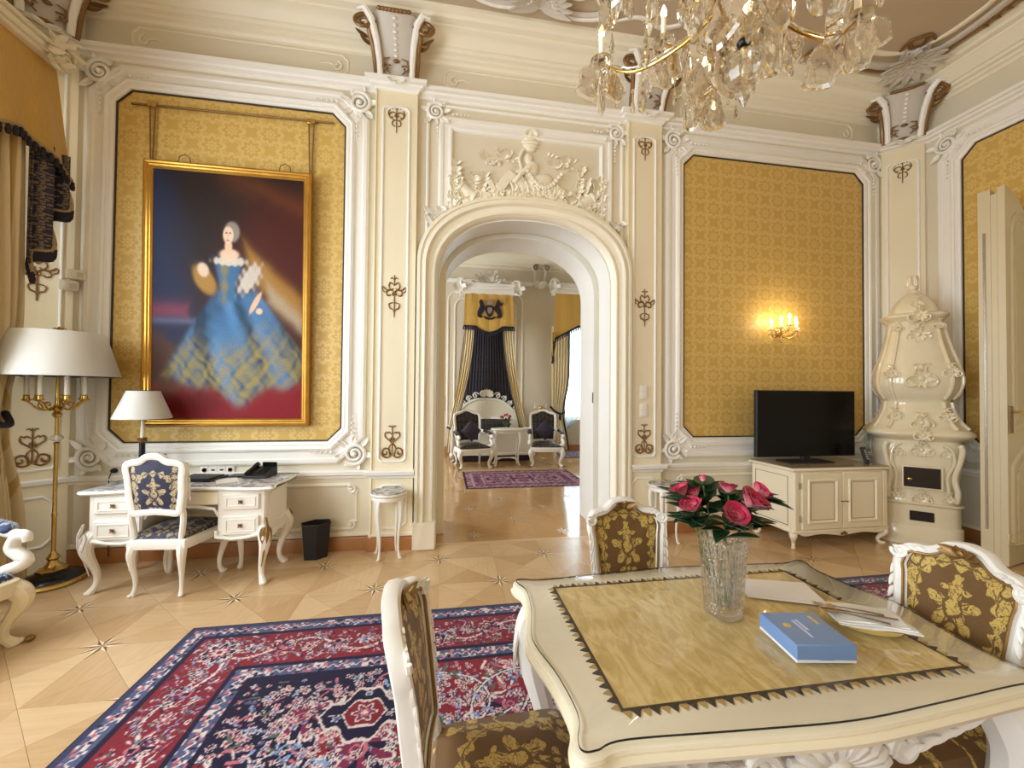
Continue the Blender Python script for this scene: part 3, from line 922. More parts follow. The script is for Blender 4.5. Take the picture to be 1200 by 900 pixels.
# corner pilaster beads and painted drops
for (p, q), sg, who in ((CHL, 1, 'beside the curtain'), (CHR, 1, 'behind the stove')):
    d = Vector((q[0]-p[0], q[1]-p[1], 0)); L = d.length; d.normalize()
    nn = Vector((d.y, -d.x, 0))
    mid = Vector(((p[0]+q[0])/2, (p[1]+q[1])/2, 0))
    fc = lambda u, v, h, mid=mid, d=d, nn=nn: tuple(mid+d*u+nn*h+Vector((0, 0, v)))
    t2 = empty('trim_%d' % ntrim, kind='structure', label='corner pilaster with brown painted drops '+who); ntrim += 1
    MB().box((mid.x, mid.y, 2.2), (L*.86, .05, 4.4), atan2(d.y, d.x)).build('shaft', 'pilaster_paint', t2, smooth=False)
    f2 = lambda u, v, h, fc=fc: fc(u, v, h+.025)
    MB().sweep(frame_path(-.12, .12, .85, 4.22, .02), BEAD, f2).build('panel_bead', 'stucco_white', t2)
    put_ornament(t2, 'top', 0, 4.13, 'stucco_brown', f2, .85)
    put_ornament(t2, 'low', 0, 1.03, 'stucco_brown', f2)
    put_ornament(t2, 'mid', 0, 2.41, 'stucco_brown', f2)
    MB().sweep(frame_path(-.11, .11, .22, .60, .05), BEAD, f2).build('dado_bead', 'stucco_white', t2)

# ---- stucco on the ceiling
def cf(u, v, h): return (u, v, CZ-h)
def ceiling_scroll(pts, r, m, name='ceiling_scroll', h=.01):
    k = len(pts)
    MB().tube([cf(a, b, h) for a, b in pts], [r*(.45+.55*sin(pi*(i+.5)/k)) for i in range(k)], 7, flat=.6).build(name, m, ceiling)
def stucco_corner(cx, cy, sx, sy):
    # two C-scrolls meeting in the corner with foliage and a shell between them
    for swap in (0, 1):
        def w(a, b):
            return (cx+sx*a, cy+sy*b) if not swap else (cx+sx*b, cy+sy*a)
        big = spline([(.30, .42), (.18, .30), (.22, .16), (.42, .10), (.75, .10), (1.05, .17), (1.18, .30), (1.10, .42), (.98, .40), (1.0, .32)], 8)
        ceiling_scroll([w(a, b) for a, b in big], .045, 'stucco_shade')
        ceiling_scroll([w(a, b-.05) for a, b in big], .016, 'stucco_brown', h=.03)
        ceiling_scroll([w(a, b) for a, b in spline([(.25, .45), (.40, .50), (.48, .40), (.40, .34), (.34, .40)], 8)], .022, 'stucco_brown')
        ceiling_scroll([w(a, b) for a, b in spline([(.35, .30), (.55, .24), (.80, .24), (1.0, .30)], 8)], .03, 'stucco_cream')
        mb = MB()
        for k in range(9):
            a, b = w(.62+.09*k, .08+.01*k)
            mb.leaf(cf(a, b, .01), (sx*(.8 if not swap else -.5), sy*(-.5 if not swap else .8), -.15), (0, 0, -1), .12, .045, .2, .2, .006)
        mb.build('stucco_leaf', 'stucco_brown', ceiling)
    mb = MB(); rg = random.Random(int(cx*10))
    for k in range(30):
        a, b = rg.uniform(.02, .32), rg.uniform(.02, .32)
        mb.ell(cf(cx+sx*a, cy+sy*b, .01), (rg.uniform(.03, .07), rg.uniform(.03, .07), .04), 8, 6)
    for k in range(14):
        mb.leaf(cf(cx+sx*.2, cy+sy*.2, .02), (sx*cos(k*.45), sy*sin(k*.45), -.1), (0, 0, -1), .30, .09, .15, .3, .008)
    mb.build('shell_cluster', 'stucco_shade', ceiling)
stucco_corner(RX-.37, BY-.37, -1, -1)
stucco_corner(LX+.37, BY-.37, 1, -1)
for dx in (-.42, .42):
    sg = 1 if dx > 0 else -1
    for rr_, m_ in ((.05, 'stucco_shade'), (.018, 'stucco_white')):
        ceiling_scroll([(DC+sg*a, BY-.42-b) for a, b in spline([(.05, .30), (.12, .10), (.35, .03), (.60, .08), (.72, .22), (.62, .34), (.48, .28), (.52, .20)], 8)], rr_, m_, h=.01 if rr_ > .03 else .04)
    ceiling_scroll([(DC+sg*a, BY-.42-b) for a, b in spline([(.0, .05), (.15, .20), (.35, .22), (.45, .35), (.30, .45), (.2, .38)], 8)], .035, 'stucco_white')
    ceiling_scroll([(DC+sg*a, BY-.42-b) for a, b in spline([(.75, .05), (.95, .12), (1.2, .06), (1.4, .15), (1.3, .25)], 8)], .025, 'stucco_white')
mb = MB()
for k in range(13): mb.leaf(cf(DC, BY-.42-.06, .01), (cos(pi+pi*k/12), sin(pi+pi*k/12), -.1), (0, 0, -1), .32, .08, .15, .3, .008)
mb.build('shell_cluster', 'stucco_shade', ceiling)

# ------------------------------------------------------------------ furniture materials
mat('white_lacquer', srgb(240, 236, 226), .28, var=.02, spec=.5)
mat('ivory_lacquer', srgb(246, 236, 208), .22, var=.02, spec=.55)
mat('gilt', srgb(150, 116, 66), .45, .55, var=.25, vscale=30)
mat('brass', srgb(214, 178, 104), .22, .95, var=.1, vscale=20)
mat('old_gilt', srgb(196, 146, 62), .34, .8, var=.22, vscale=12)
mat('black_lacquer', srgb(22, 22, 24), .25, var=.2)
mat('matte_black', srgb(24, 24, 26), .55, var=.2)
mat('screen_black', srgb(10, 7, 8), .22, spec=.18, var=.1)
mat('white_plastic', srgb(240, 236, 224), .35, var=.02)
mat('candle_white', srgb(244, 238, 222), .45, var=.02)
mat('steel', srgb(190, 180, 165), .22, 1., var=.05)
def clear(nt, bs):
    out = nt.nodes['Material Output']
    tr = nt.nodes.new('ShaderNodeBsdfTransparent'); gl = nt.nodes.new('ShaderNodeBsdfGlossy'); gl.inputs['Roughness'].default_value = .015
    fr = nt.nodes.new('ShaderNodeFresnel'); fr.inputs[0].default_value = 1.5
    mx = nt.nodes.new('ShaderNodeMixShader')
    ge = nt.nodes.new('ShaderNodeNewGeometry')
    nt.links.new((Ex(nt, fr.outputs[0])*(1.-Ex(nt, ge.outputs['Backfacing']))).v, mx.inputs[0])
    nt.links.new(tr.outputs[0], mx.inputs[1]); nt.links.new(gl.outputs[0], mx.inputs[2]); nt.links.new(mx.outputs[0], out.inputs[0])
mat('clear_glass', build=clear)
def crystal(tr_w, tint=(1, 1, 1), ior=1.55):
    def b(nt, bs):
        out = nt.nodes['Material Output']
        tr = nt.nodes.new('ShaderNodeBsdfTransparent'); tr.inputs[0].default_value = (*tint, 1)
        gl = nt.nodes.new('ShaderNodeBsdfGlass'); gl.inputs['IOR'].default_value = ior; gl.inputs['Color'].default_value = (*tint, 1)
        gl.inputs['Roughness'].default_value = .01
        mx = nt.nodes.new('ShaderNodeMixShader'); mx.inputs[0].default_value = tr_w
        nt.links.new(gl.outputs[0], mx.inputs[1]); nt.links.new(tr.outputs[0], mx.inputs[2]); nt.links.new(mx.outputs[0], out.inputs[0])
    return b
mat('cut_crystal', build=crystal(.48))
mat('chandelier_crystal', build=crystal(.20, (1, .99, .96)))
def marble(nt, bs):
    co = coords(nt)
    f = noise(nt, co, 9., 6., .62, 2.2)
    nt.links.new(mixc(nt, f.step(.38, .62), srgb(128, 124, 122), srgb(206, 204, 200)), bs.inputs['Base Color'])
mat('grey_marble', srgb(170, 168, 165), .18, build=marble)

def figure_mask(nt, u, v, k=1.):
    """Damask figure: a palmette flower, a lobed leaf wreath and corner flowers, mirrored in u."""
    n1 = (noise(nt, coords(nt), 34., 3.)-.5)*.034*k
    au = u.abs()
    def palmette(cu, cv, R, petals, du=1.):
        a_, b_ = (au-cu if cu else u)*du+n1, v-cv+n1
        r = (a_*a_+b_*b_*.72).sqrt(); t = a_.atan2(b_)
        edge = R*(.66)+(t*petals).cos()*(R*.30)
        body = (edge-r).step(0., .006*k)
        vein = ((t*petals).cos().abs().step(.10, .34)).max(r.lt(R*.22))
        core = ((r-R*.30).abs()).step(.003*k, .008*k)
        return body*vein*core.max(.0)
    m = palmette(0, .01*k, .108*k, 5.)
    m = m.max(palmette(0, .085*k, .060*k, 4.))
    m = m.max(palmette(0, -.115*k, .055*k, 4.))
    m = m.max(palmette(.165*k, .155*k, .085*k, 4.))
    m = m.max(palmette(.165*k, -.165*k, .080*k, 5.))
    # wreath of lobed leaves
    r = (au*au*1.15+v*v*.82).sqrt(); t = au.atan2(v)
    band = ((r-.168*k+n1-(t*3).sin()*.010*k).abs())
    lob = (t*17).cos()*.011*k+.017*k
    wreath = (lob-band).step(0., .005*k)*((band).step(.0015*k, .004*k))
    m = m.max(wreath)
    band2 = (((au-.225*k)*(au-.225*k)+(v-.0)*(v-.0)).sqrt()-.075*k+n1).abs()
    m = m.max((.014*k+((v*(60/k)).sin())*.006*k-band2).step(0., .005*k))
    ln = (noise(nt, coords(nt), 34., 2., .5, 1.2)-.5).abs()
    fine_ = (noise(nt, coords(nt), 75., 1., .5, .8)-.5).abs()
    return m*ln.step(.008, .030)*fine_.step(.004, .02).max(.35)
def damask_cloth(c0, c1, ax, off, k=1., rep=None, rough0=.65, rough1=.5):
    def b(nt, bs):
        p = xyz(nt, coords(nt))
        u, v = p[ax[0]]-off[0], p[ax[1]]-off[1]
        if rep:
            u = ((u/rep[0]+.5).fract()-.5)*rep[0]; v = ((v/rep[1]+.5).fract()-.5)*rep[1]
        m = figure_mask(nt, u, v, k)
        th = noise(nt, coords(nt), 420., 1.)
        nt.links.new(mixc(nt, (m*.95+(th-.5)*.3).min(1.).max(0.), c0, c1), bs.inputs['Base Color'])
        nt.links.new((rough0+(rough1-rough0)*m).v, bs.inputs['Roughness'])
        bump(nt, bs, m+th*.5, .25, .003)
    return b
BRN, OLV = srgb(106, 74, 34), srgb(208, 176, 92)
mat('olive_damask_back', BRN, .6, build=damask_cloth(BRN, OLV, (0, 2), (0, .765), .80, (.40, .43)), sheen=.2)
mat('olive_damask_seat', BRN, .6, build=damask_cloth(BRN, OLV, (0, 1), (0, -.03), .85, (.42, .44)), sheen=.2)
NAV, SAND = srgb(24, 26, 58), srgb(204, 182, 136)
mat('navy_damask_back', NAV, .6, build=damask_cloth(NAV, SAND, (0, 2), (0, .74), .85), sheen=.2)
mat('navy_damask_seat', NAV, .6, build=damask_cloth(srgb(30, 30, 52), srgb(150, 132, 96), (0, 1), (0, 0), .7, (.3, .3)), sheen=.2)
mat('blue_brocade', NAV, .5, build=damask_cloth(srgb(22, 44, 96), srgb(176, 178, 170), (0, 1), (0, 0), .55, (.26, .24)), sheen=.3)
mat('black_brocade', NAV, .6, build=damask_cloth(srgb(18, 16, 22), srgb(92, 78, 62), (0, 2), (0, 0), .5, (.25, .25)), sheen=.15)

# ------------------------------------------------------------------ furniture building blocks
def sym(half):    # mirror a half outline (u >= 0, from the top centre down to the bottom centre) into a closed counter-clockwise one
    right = half[::-1]                       # bottom centre -> top centre on the right side
    left = [(-a, b) for a, b in half[1:-1]]
    return right+left
def pad(out, h0, h1, f, inset=.02, crown=.012):
    mb = MB()
    cx = sum(p[0] for p in out)/len(out); cy = sum(p[1] for p in out)/len(out)
    rm = sum(sqrt((p[0]-cx)**2+(p[1]-cy)**2) for p in out)/len(out)
    sc = lambda s: [(cx+(u-cx)*s, cy+(v-cy)*s) for u, v in out]
    a = sc(1-abs(inset)*.35/rm); b = sc(1-abs(inset)/rm)
    rings = [[f(u, v, h0) for u, v in out], [f(u, v, h0+(h1-h0)*.55) for u, v in out], [f(u, v, h0+(h1-h0)*.88) for u, v in a], [f(u, v, h1) for u, v in b]]
    for s, c in ((.8, .45), (.5, .8), (.2, 1.)):
        rings.append([f(cx+(u-cx)*s, cy+(v-cy)*s, h1+crown*c) for u, v in b])
    return mb.loft(rings, True, True)
def rail(out, prof, f):
    return MB().sweep(out, prof+[prof[0]], f, True)
def cab_leg(x, y, zt, dx, dy, r=.034, foot=.02, zb=0., bow=1., seg=9):
    # cabriole leg: knee swells outwards along (dx, dy), ankle draws in, toe flicks out
    L = sqrt(dx*dx+dy*dy) or 1; dx /= L; dy /= L
    H = zt-zb
    st = [(1, 0, 1.0), (.90, .22, 1.1), (.78, .34, 1.0), (.62, .22, .80), (.45, -.02, .62), (.28, -.18, .50), (.14, -.14, .46), (.06, .02, .56), (.015, .16, .62), (0, .18, .50)]
    S = [(x+dx*b*r*2.3*bow, y+dy*b*r*2.3*bow, zb+H*a, rr*r) for a, b, rr in st]
    S = spline(S, 4)
    mb = MB().tube([p[:3] for p in S], [max(.004, p[3]) for p in S], seg)
    # small scroll under the toe
    e = S[-1]
    mb.ell((e[0]+dx*.012, e[1]+dy*.012, zb+foot*.62), (foot*.8, foot*.8, foot*.6), 9, 6)
    return mb
def knee_leaf(x, y, z, dx, dy, s=1.):
    mb = MB(); L = sqrt(dx*dx+dy*dy) or 1; dx /= L; dy /= L
    for a in (-.5, 0, .5):
        ca, sa = cos(a), sin(a); ex, ey = dx*ca-dy*sa, dx*sa+dy*ca
        mb.leaf((x+ex*.03*s, y+ey*.03*s, z), (ex*.25, ey*.25, -1), (ex, ey, .2), .10*s, .035*s, -.1, .2, .004)
    return mb

def dining_chair(name, loc, rz, label, group, opt):
    """Upholstered rococo chair. Local: front faces -y, back at +y."""
    t = empty(name, loc, rz, label, 'chair', group)
    W, A = opt['wood'], opt['accent']
    sw, sd, sz = opt.get('sw', .24), opt.get('sd', .23), opt.get('sz', .47)
    # seat
    so = spline([(0, -sd-.02), (sw*.75, -sd-.005), (sw, -sd+.04), (sw*.96, 0), (sw*.86, sd-.03), (sw*.70, sd), (0, sd), (-sw*.70, sd), (-sw*.86, sd-.03), (-sw*.96, 0), (-sw, -sd+.04), (-sw*.75, -sd-.005)], 4, True)
    f = lambda u, v, h: (u, v, h)
    pad(offset(so, .012), sz-.06, sz+.005, f, .05, .035).build('seat', opt['seat'], t)
    rail(so, [(-.010, sz-.105), (.03, sz-.105), (.03, sz-.045), (.012, sz-.035), (-.006, sz-.045), (-.014, sz-.075)], f).build('seat_rail', W, t, sharp=30)
    mb = MB()
    for a in range(7):
        an = pi*a/6
        mb.leaf((0, -sd-.028, sz-.075), (cos(an), -.15, .5*sin(an)-.2), (0, -1, 0), .055, .024, .2, .3, .003)
    mb.build('rail_carving', A, t)
    for sx in (-1, 1):
        l = cab_leg(sx*sw*.86, -sd+.03, sz-.07, sx, -1, .034).build('leg', W, t)
        knee_leaf(sx*sw*.86, -sd+.03, sz-.10, sx, -1, .8).build('knee_carving', A, l)
        cab_leg(sx*sw*.70, sd-.02, sz-.07, sx*.5, 1, .030, bow=.8).build('leg', W, t)
    # back, leaning by opt['lean']
    z0, z1, ln = opt['z0'], opt['z1'], opt.get('lean', .17)
    H = z1-z0; wt, wb = opt.get('wt', .205), opt.get('wb', .165)
    yb = sd-.015
    def fb(u, v, h):   # u across, v height, h towards the sitter
        s = v-sz
        return (u, yb+s*ln-opt.get('curve', .9)*u*u*max(0., min(1., s*3))-h, v)
    half = spline([(0, H), (.055, H-.010), (.10, H-.042), (.155, H-.050), (wt-.012, H-.075), (wt, H-.125), (wt-.008, H*.62), (wb+.016, H*.36), (wb, H*.10), (wb-.008, .02), (wb-.04, -.002), (wb*.5, .004), (0, .012)], 4)
    out = [(a, b+z0) for a, b in sym(half)]
    fw = opt.get('fw', .036)
    rail(out, [(0, -.020), (-.004, .0), (0, .018), (.010, .024), (fw-.010, .020), (fw, .010), (fw, -.016), (fw-.010, -.022), (.010, -.024)], fb).build('back_frame', W, t, sharp=30)
    inn = offset(out, fw-.006)
    pd = pad(inn, 0., .012, fb, .02, .016)
    pd.build('back_pad', opt['back'], t)
    pad(inn[::-1], 0., .012, lambda u, v, h: fb(u, v, -h), -.02, .010).build('back_panel', opt['rear'], t)
    # stiles down to the seat
    for sx in (-1, 1):
        P = [fb(sx*(wb+.0-.014), z0+.05, 0), fb(sx*(wb-.006), z0-.02, 0), fb(sx*(sw*.70-.005), sz-.03, 0)]
        MB().tube(spline(P, 4), .020, 8).build('stile', W, t)
    # crest carving
    mb = MB()
    for a in range(9):
        an = pi*(.02+.96*a/8)
        mb.leaf(fb(0, z1-.035, .022), (cos(an), -.25, .42*sin(an)-.08), (0, -1, .2), (.048 if a % 2 else .066)*(1 if abs(a-4) > 1 else .7), .026, .12, .3, .004)
    mb.ell(fb(0, z1-.03, .028), (.018, .014, .018), 10, 6)
    mb.build('crest_carving', A, t)
    for sx in (-1, 1):
        mb = MB()
        mb.tube([fb(sx*(wt-.018)+a*sx, z1-.085+b, .020) for a, b in spiral((0, 0), .026, .006, .2, -3.6*pi*.8, 24)], [.008-.003*i/24 for i in range(25)], 6)
        for q in range(4): mb.leaf(fb(sx*(.10+.022*q), z1-.060-.006*q, .020), (sx, -.1, .25), (0, -1, .1), .035, .016, .2, .3, .003)
        for q in range(5): mb.leaf(fb(sx*(wt-.010-.001*q), z1-.13-.045*q, .018), (sx*.2, -.1, -1), (0, -1, .1), .05, .016, .1, .3, .003)
        mb.build('frame_carving', W, t)
    if opt.get('gilt_edge'):
        MB().tube([fb(a, b, .020) for a, b in offset(out, fw-.007)], .0055, 6, closed=True).build('gilt_edge', A, t)
    return t
mat('carved_white', srgb(238, 234, 224), .32, var=.03, vscale=25)
mat('carved_cream', srgb(232, 218, 184), .32, var=.05, vscale=25)
DIN = dict(wood='carved_white', accent='gilt', seat='olive_damask_seat', back='olive_damask_back', rear='olive_damask_back', z0=.53, z1=.985, lean=.20, gilt_edge=True, wt=.192, wb=.158)

# ------------------------------------------------------------------ dining table and what lies on it
TC = (.935, 1.200)
def table_outline(a, b, n=6):
    quad = [(0, b+.010), (a*.40, b-.004), (a-.13, b-.022), (a-.06, b-.008), (a-.024, b-.008), (a-.006, b-.028), (a-.010, b-.062), (a-.030, b-.12), (a-.020, b*.40)]
    q = quad+[(a+.012, 0)]+[(x, -y) for x, y in quad[::-1]]+[(-x, -y) for x, y in quad[1:]]+[(-a-.012, 0)]+[(-x, y) for x, y in quad[:0:-1]]
    return spline(q, n, True)
table = empty('dining_table', (TC[0], TC[1], .005), 0, 'cream lacquered rococo dining table with serpentine glass-covered top', 'table')
to = table_outline(.668, .412)
fz = lambda u, v, h: (u, v, h)
def ccw(o):
    a = sum(o[i-1][0]*o[i][1]-o[i][0]*o[i-1][1] for i in range(len(o))); return o if a > 0 else o[::-1]
to = ccw(to)
rings = [[(u, v, h) for u, v in offset(to, o_)] for o_, h in ((.05, .700), (.012, .702), (-.004, .712), (-.006, .722), (.006, .730), (.002, .738), (.004, .746), (.014, .7505))]
mb = MB().loft(rings, True, True); mb.build('table_top', 'ivory_lacquer', table, sharp=30)
gl = offset(to, .016)
MB().loft([[(u, v, .7545) for u, v in offset(gl, .002)], [(u, v, .7555) for u, v in gl], [(u, v, .7590) for u, v in gl], [(u, v, .7600) for u, v in offset(gl, .002)]], True, True).build('glass_cover', 'clear_glass', table, sharp=50)
mat('glass_rim', srgb(26, 40, 34), .2, var=.1)
MB().sweep(gl, [(-.0004, .7548), (-.0016, .7556), (-.0016, .7592), (-.0004, .7597), (-.0004, .7548)], fz).build('glass_rim', 'glass_rim', table)
ap = ccw(table_outline(.575, .325))
rr = []
for o_, h in ((0, .700), (.0, .655), (.012, .640), (.02, .600)):
    rr.append([(u, v, h-(.035*(1-abs(cos(1*atan2(v, u)))) if h < .62 else 0)) for u, v in offset(ap, o_)])
rr += [[(u, v, .69) for u, v in offset(ap, .045)]]
MB().loft(rr, False, False).build('apron', 'carved_white', table, sharp=30)
for sx in (-1, 1):
    for sy in (-1, 1):
        l = cab_leg(sx*.555, sy*.305, .70, sx, sy*.8, .062, .034, bow=1.1).build('leg', 'carved_white', table)
        mb = knee_leaf(sx*.575, sy*.32, .63, sx, sy*.8, 1.9)
        mb.tube([(sx*(.60+a*.7), sy*(.335+a*.5), .56+b) for a, b in spiral((0, 0), .045, .01, 0, 3.5*pi, 28)], [.012-.006*i/28 for i in range(29)], 6)
        mb.build('knee_carving', 'carved_white', l)
for sy in (-1, 1):
    mb = MB()
    for k in range(11):           # scallop shell in the middle of the long aprons
        a = pi*(.04+.92*k/10)
        P = [(cos(a)*q*1.25, sy*(.345+.02*sin(q*20)), .600+sin(a)*q*.75) for q in (.03, .06, .09, .115)]
        mb.tube(P, [.008, .014, .019, .012], 8)
    mb.ell((0, sy*.36, .605), (.04, .025, .03), 12, 7)
    for sx in (-1, 1):
        mb.tube([(sx*(.20+a), sy*.35, .62+b) for a, b in spiral((0, 0), .045, .012, pi, -1.6*pi, 28)], [.016-.008*i/28 for i in range(29)], 7)
        for q in range(5): mb.leaf((sx*(.17+.05*q), sy*.345, .60+.012*q), (sx, 0, .5), (0, sy, 0), .09, .035, .2, .3, .005)
    mb.build('shell_carving', 'carved_white', table)
for sx in (-1, 1):
    mb = MB()
    for k in range(9):
        a = pi*(.04+.92*k/8)
        mb.tube([(sx*(.60), cos(a)*q, .605+sin(a)*q*.75) for q in (.02, .05, .08)], [.007, .012, .012], 7)
    mb.build('shell_carving', 'carved_white', table)

def silk(nt, bs):
    co = coords(nt)
    f = noise(nt, coords(nt, scale=(9, 3, 1)), 2.4, 5., .6, 1.5)
    nt.links.new(mixc(nt, f.step(.35, .68), srgb(212, 178, 96), srgb(240, 214, 144)), bs.inputs['Base Color'])
    bump(nt, bs, noise(nt, coords(nt, scale=(300, 40, 1)), 1., 2.), .2, .001)
mat('gold_silk', srgb(210, 180, 100), .42, build=silk, sheen=.3)
mat('trim_dark', srgb(70, 58, 44), .7, var=.3, vscale=60)
mat('trim_gold', srgb(186, 156, 96), .6, var=.3, vscale=60)
cloth = empty('table_mat', (TC[0]-.012, TC[1]+.01, .7558), 0, 'gold silk table mat with small dark tassels under the glass', 'table mat')
CX, CYh = .505, .305
MB().prism(frame_path(-CX, CX, -CYh, CYh), 0., .0012).build('cloth', 'gold_silk', cloth, smooth=False)
MB().sweep(frame_path(-CX, CX, -CYh, CYh), [(.008, .0012), (.008, .0022), (-.001, .0022), (-.001, 0)], fz).build('braid', 'trim_dark', cloth)
tri_ = MB().prism([(-.011, 0), (0, -.021), (.011, 0)][::1], 0, .0018)
ts = {}
for m_ in ('trim_dark', 'trim_gold'):
    pass
def tassel(mname, x, y, rz):
    if mname not in ts:
        q = MB(); q.prism([(-.011, 0), (-.008, -.008), (0, -.022), (.008, -.008), (.011, 0)], 0, .002)
        ts[mname] = q.build('tassel', mname, cloth); o = ts[mname]
    else: o = share(ts[mname], cloth)
    o.location = (x, y, .0002); o.rotation_euler = (0, 0, rz)
for sy, rz in ((-1, 0), (1, pi)):
    for k in range(42): tassel('trim_dark' if k % 2 else 'trim_gold', -CX+.012+k*(2*CX-.024)/41, sy*CYh, rz)
for sx, rz in ((1, pi/2), (-1, -pi/2)):
    for k in range(25): tassel('trim_dark' if k % 2 else 'trim_gold', sx*CX, -CYh+.012+k*(2*CYh-.024)/24, rz)
TZ = .7652
# cut crystal vase: a softly square beaker with a basket weave cut into its wall
vase = empty('crystal_vase', (.937, 1.245, TZ), .35, 'cut crystal vase with a woven pattern holding pink roses', 'vase')
def weave(a, z):
    row = int(z/.0145); u = a/(2*pi)*26+(.5 if row % 2 else 0)
    fu = abs((u % 1)-.5)*2; fvz = abs((z/.0145 % 1)-.5)*2
    return 1+.045*max(0., 1-max(fu, fvz)**4)-.02
prof = [(.052, 0.)]+[(.052+.017*(z/.265)**1.1, z) for z in np.linspace(.004, .255, 72)]
vm = MB().lathe(prof+[(.069, .259), (.064, .260), (.060, .250)]+[(.044+.017*(z/.265)**1.1, z) for z in np.linspace(.24, .03, 8)]+[(.02, .022)], 104, sq=3.0, rfun=lambda a, z: weave(a, z) if 0 < z < .25 else 1.)
vm.build('beaker', 'cut_crystal', vase, sharp=25)
MB().lathe([(.0405, .024), (.0425, .06), (.046, .115), (.046, .118), (.02, .118)], 40, sq=3.0).build('water', 'clear_glass', vase)

# roses: each one a stem with leaves and a bloom of separate petals
def petal_mat(nt, bs):
    x, y, z = xyz(nt, coords(nt))
    f = noise(nt, coords(nt), 60., 2.)
    e = ((z-.010+(f-.5)*.012)/.016).min(1.).max(0.)
    c = mixc(nt, e, srgb(232, 150, 150), srgb(178, 20, 66))
    nt.links.new(c, bs.inputs['Base Color'])
mat('rose_petal', srgb(220, 90, 120), .5, build=petal_mat, sheen=.3)
mat('rose_leaf', srgb(30, 58, 26), .42, var=.3, vscale=30)
mat('rose_stem', srgb(72, 104, 48), .5, var=.2, vscale=30)
def petal_mesh(R, H, open_):
    mb = MB(); top, bot = [], []
    for i in range(7):
        t = i/6
        r = R*(.35+.65*sin(min(1, t*1.25)*pi/2))+open_*R*t*t*t
        z = H*t-open_*H*.25*max(0, t-.7)
        w = 1.05*sin(pi*min(.93, .16+.62*t))
        row = []
        for k in range(7):
            a = (k/6-.5)*2*w*.95
            edge = 1-.10*abs(k/6-.5)*2*t
            row.append((r*sin(a), -r*cos(a), z*edge))
        top.append(row); bot.append([(x*.93, y*.93, z) for x, y, z in row])
    mb.loft([a+b[::-1] for a, b in zip(top, bot)], True, True)
    return mb
PET = None
def rose(base, head, dirv, size, label, seed, lvs, bud=False):
    global PET
    rg = random.Random(seed)
    t = empty('rose', (0, 0, 0), 0, label, 'rose', 'pink roses in the crystal vase')
    d = Vector(dirv).normalized()
    b, h = Vector(base), Vector(head)
    P = [b, b+(h-b)*.35+Vector((0, 0, .01)), h-d*.05, h]
    P = spline([tuple(p) for p in P], 6)
    MB().tube(P, .0028, 6).build('stem', 'rose_stem', t)
    q = d.to_track_quat('Z', 'Y').to_matrix().to_4x4()
    if PET is None:
        PET = [petal_mesh(.013, .030, .0), petal_mesh(.019, .031, .18), petal_mesh(.025, .031, .55)]
        PET = [p.build('petal', 'rose_petal', t) for p in PET]; made = True
        for p in PET: p['proto'] = 1
    else: made = False
    spec = [(0, 3, .85), (0, 3, 1.)] if bud else [(0, 3, .75), (1, 4, .92), (1, 5, 1.05), (2, 5, 1.02), (2, 6, 1.15)]
    first = dict()
    for ring, (pi_, n, sc) in enumerate(spec):
        for k in range(n):
            a = 2*pi*k/n+ring*.7+rg.uniform(-.15, .15)
            if made and pi_ not in first: o = PET[pi_]; first[pi_] = 1; del o['proto']
            else: o = share(PET[pi_], t)
            if 'proto' in o.keys(): del o['proto']
            s_ = sc*size*rg.uniform(.92, 1.06)
            o.parent = t
            M = Matrix.Translation(h) @ q @ Matrix.Rotation(a, 4, 'Z') @ Matrix.Rotation(-.06*ring*(0 if bud else 1), 4, 'X') @ Matrix.Diagonal((s_, s_, s_*(1.1-.05*ring), 1))
            o.matrix_local = M
    mb = MB().ell(tuple(h-d*.002), (.009*size, .009*size, .010*size), 9, 6)
    for k in range(5):
        a = 2*pi*k/5; e = q.to_3x3() @ Vector((cos(a), sin(a), -.35))
        mb.leaf(tuple(h), tuple(e), tuple(d), .028*size, .009*size, .25, .2, .0006)
    mb.build('calyx', 'rose_leaf', t)
    for (f_, ang, L) in lvs:
        i = int(f_*(len(P)-1)); p = Vector(P[i])
        dd = Vector((cos(ang), sin(ang), rg.uniform(-.05, .5)))
        MB().leaf(tuple(p), tuple(dd), (0, 0, 1), L, L*.62, rg.uniform(-.35, .1), .25, .0006, 8).build('leaf', 'rose_leaf', t)
    return t
V0 = Vector((.937, 1.245, TZ))
from_px = {}
roses = [  # head offset from the vase foot, direction, size, label
    ((-.085, .035, .335), (-.5, -.2, .8), 1.0, 'dark pink rose at the outer edge of the bunch, lower of two touching blooms', 0),
    ((-.100, .075, .375), (-.45, .2, .85), .95, 'dark pink rose leaning against a lower bloom beside the green leaves', 0),
    ((-.045, .085, .365), (-.2, .5, .9), .8, 'small half hidden pink rose behind the dark pink pair', 0),
    ((-.005, .10, .415), (.0, .2, 1), .9, 'tall closed pink rosebud rising above the bunch', 1),
    ((-.005, -.045, .330), (-.05, -.75, .65), 1.15, 'pale pink rose with magenta edge at the front of the vase', 0),
    ((.105, .01, .345), (.3, -.45, .8), 1.35, 'largest open pink rose with magenta rim', 0),
    ((.175, .06, .365), (.75, -.1, .65), 1.05, 'salmon pink rose drooping outwards beside the largest bloom', 0),
    ((.065, .06, .385), (.1, .1, 1), .85, 'pink rose behind the largest bloom', 0)]
for i, (hd, dv, sz_, lb, bud) in enumerate(roses):
    a = 2*pi*i/len(roses)
    base = V0+Vector((.022*cos(a+2.4), .022*sin(a+2.4), .028))
    rg = random.Random(40+i)
    lv = [(rg.uniform(.58, .93), atan2(hd[1], hd[0])+rg.uniform(-1.7, 1.7), rg.uniform(.065, .12)) for _ in range(12)]
    rose(base, V0+Vector(hd), dv, sz_, lb, i, lv, bool(bud))

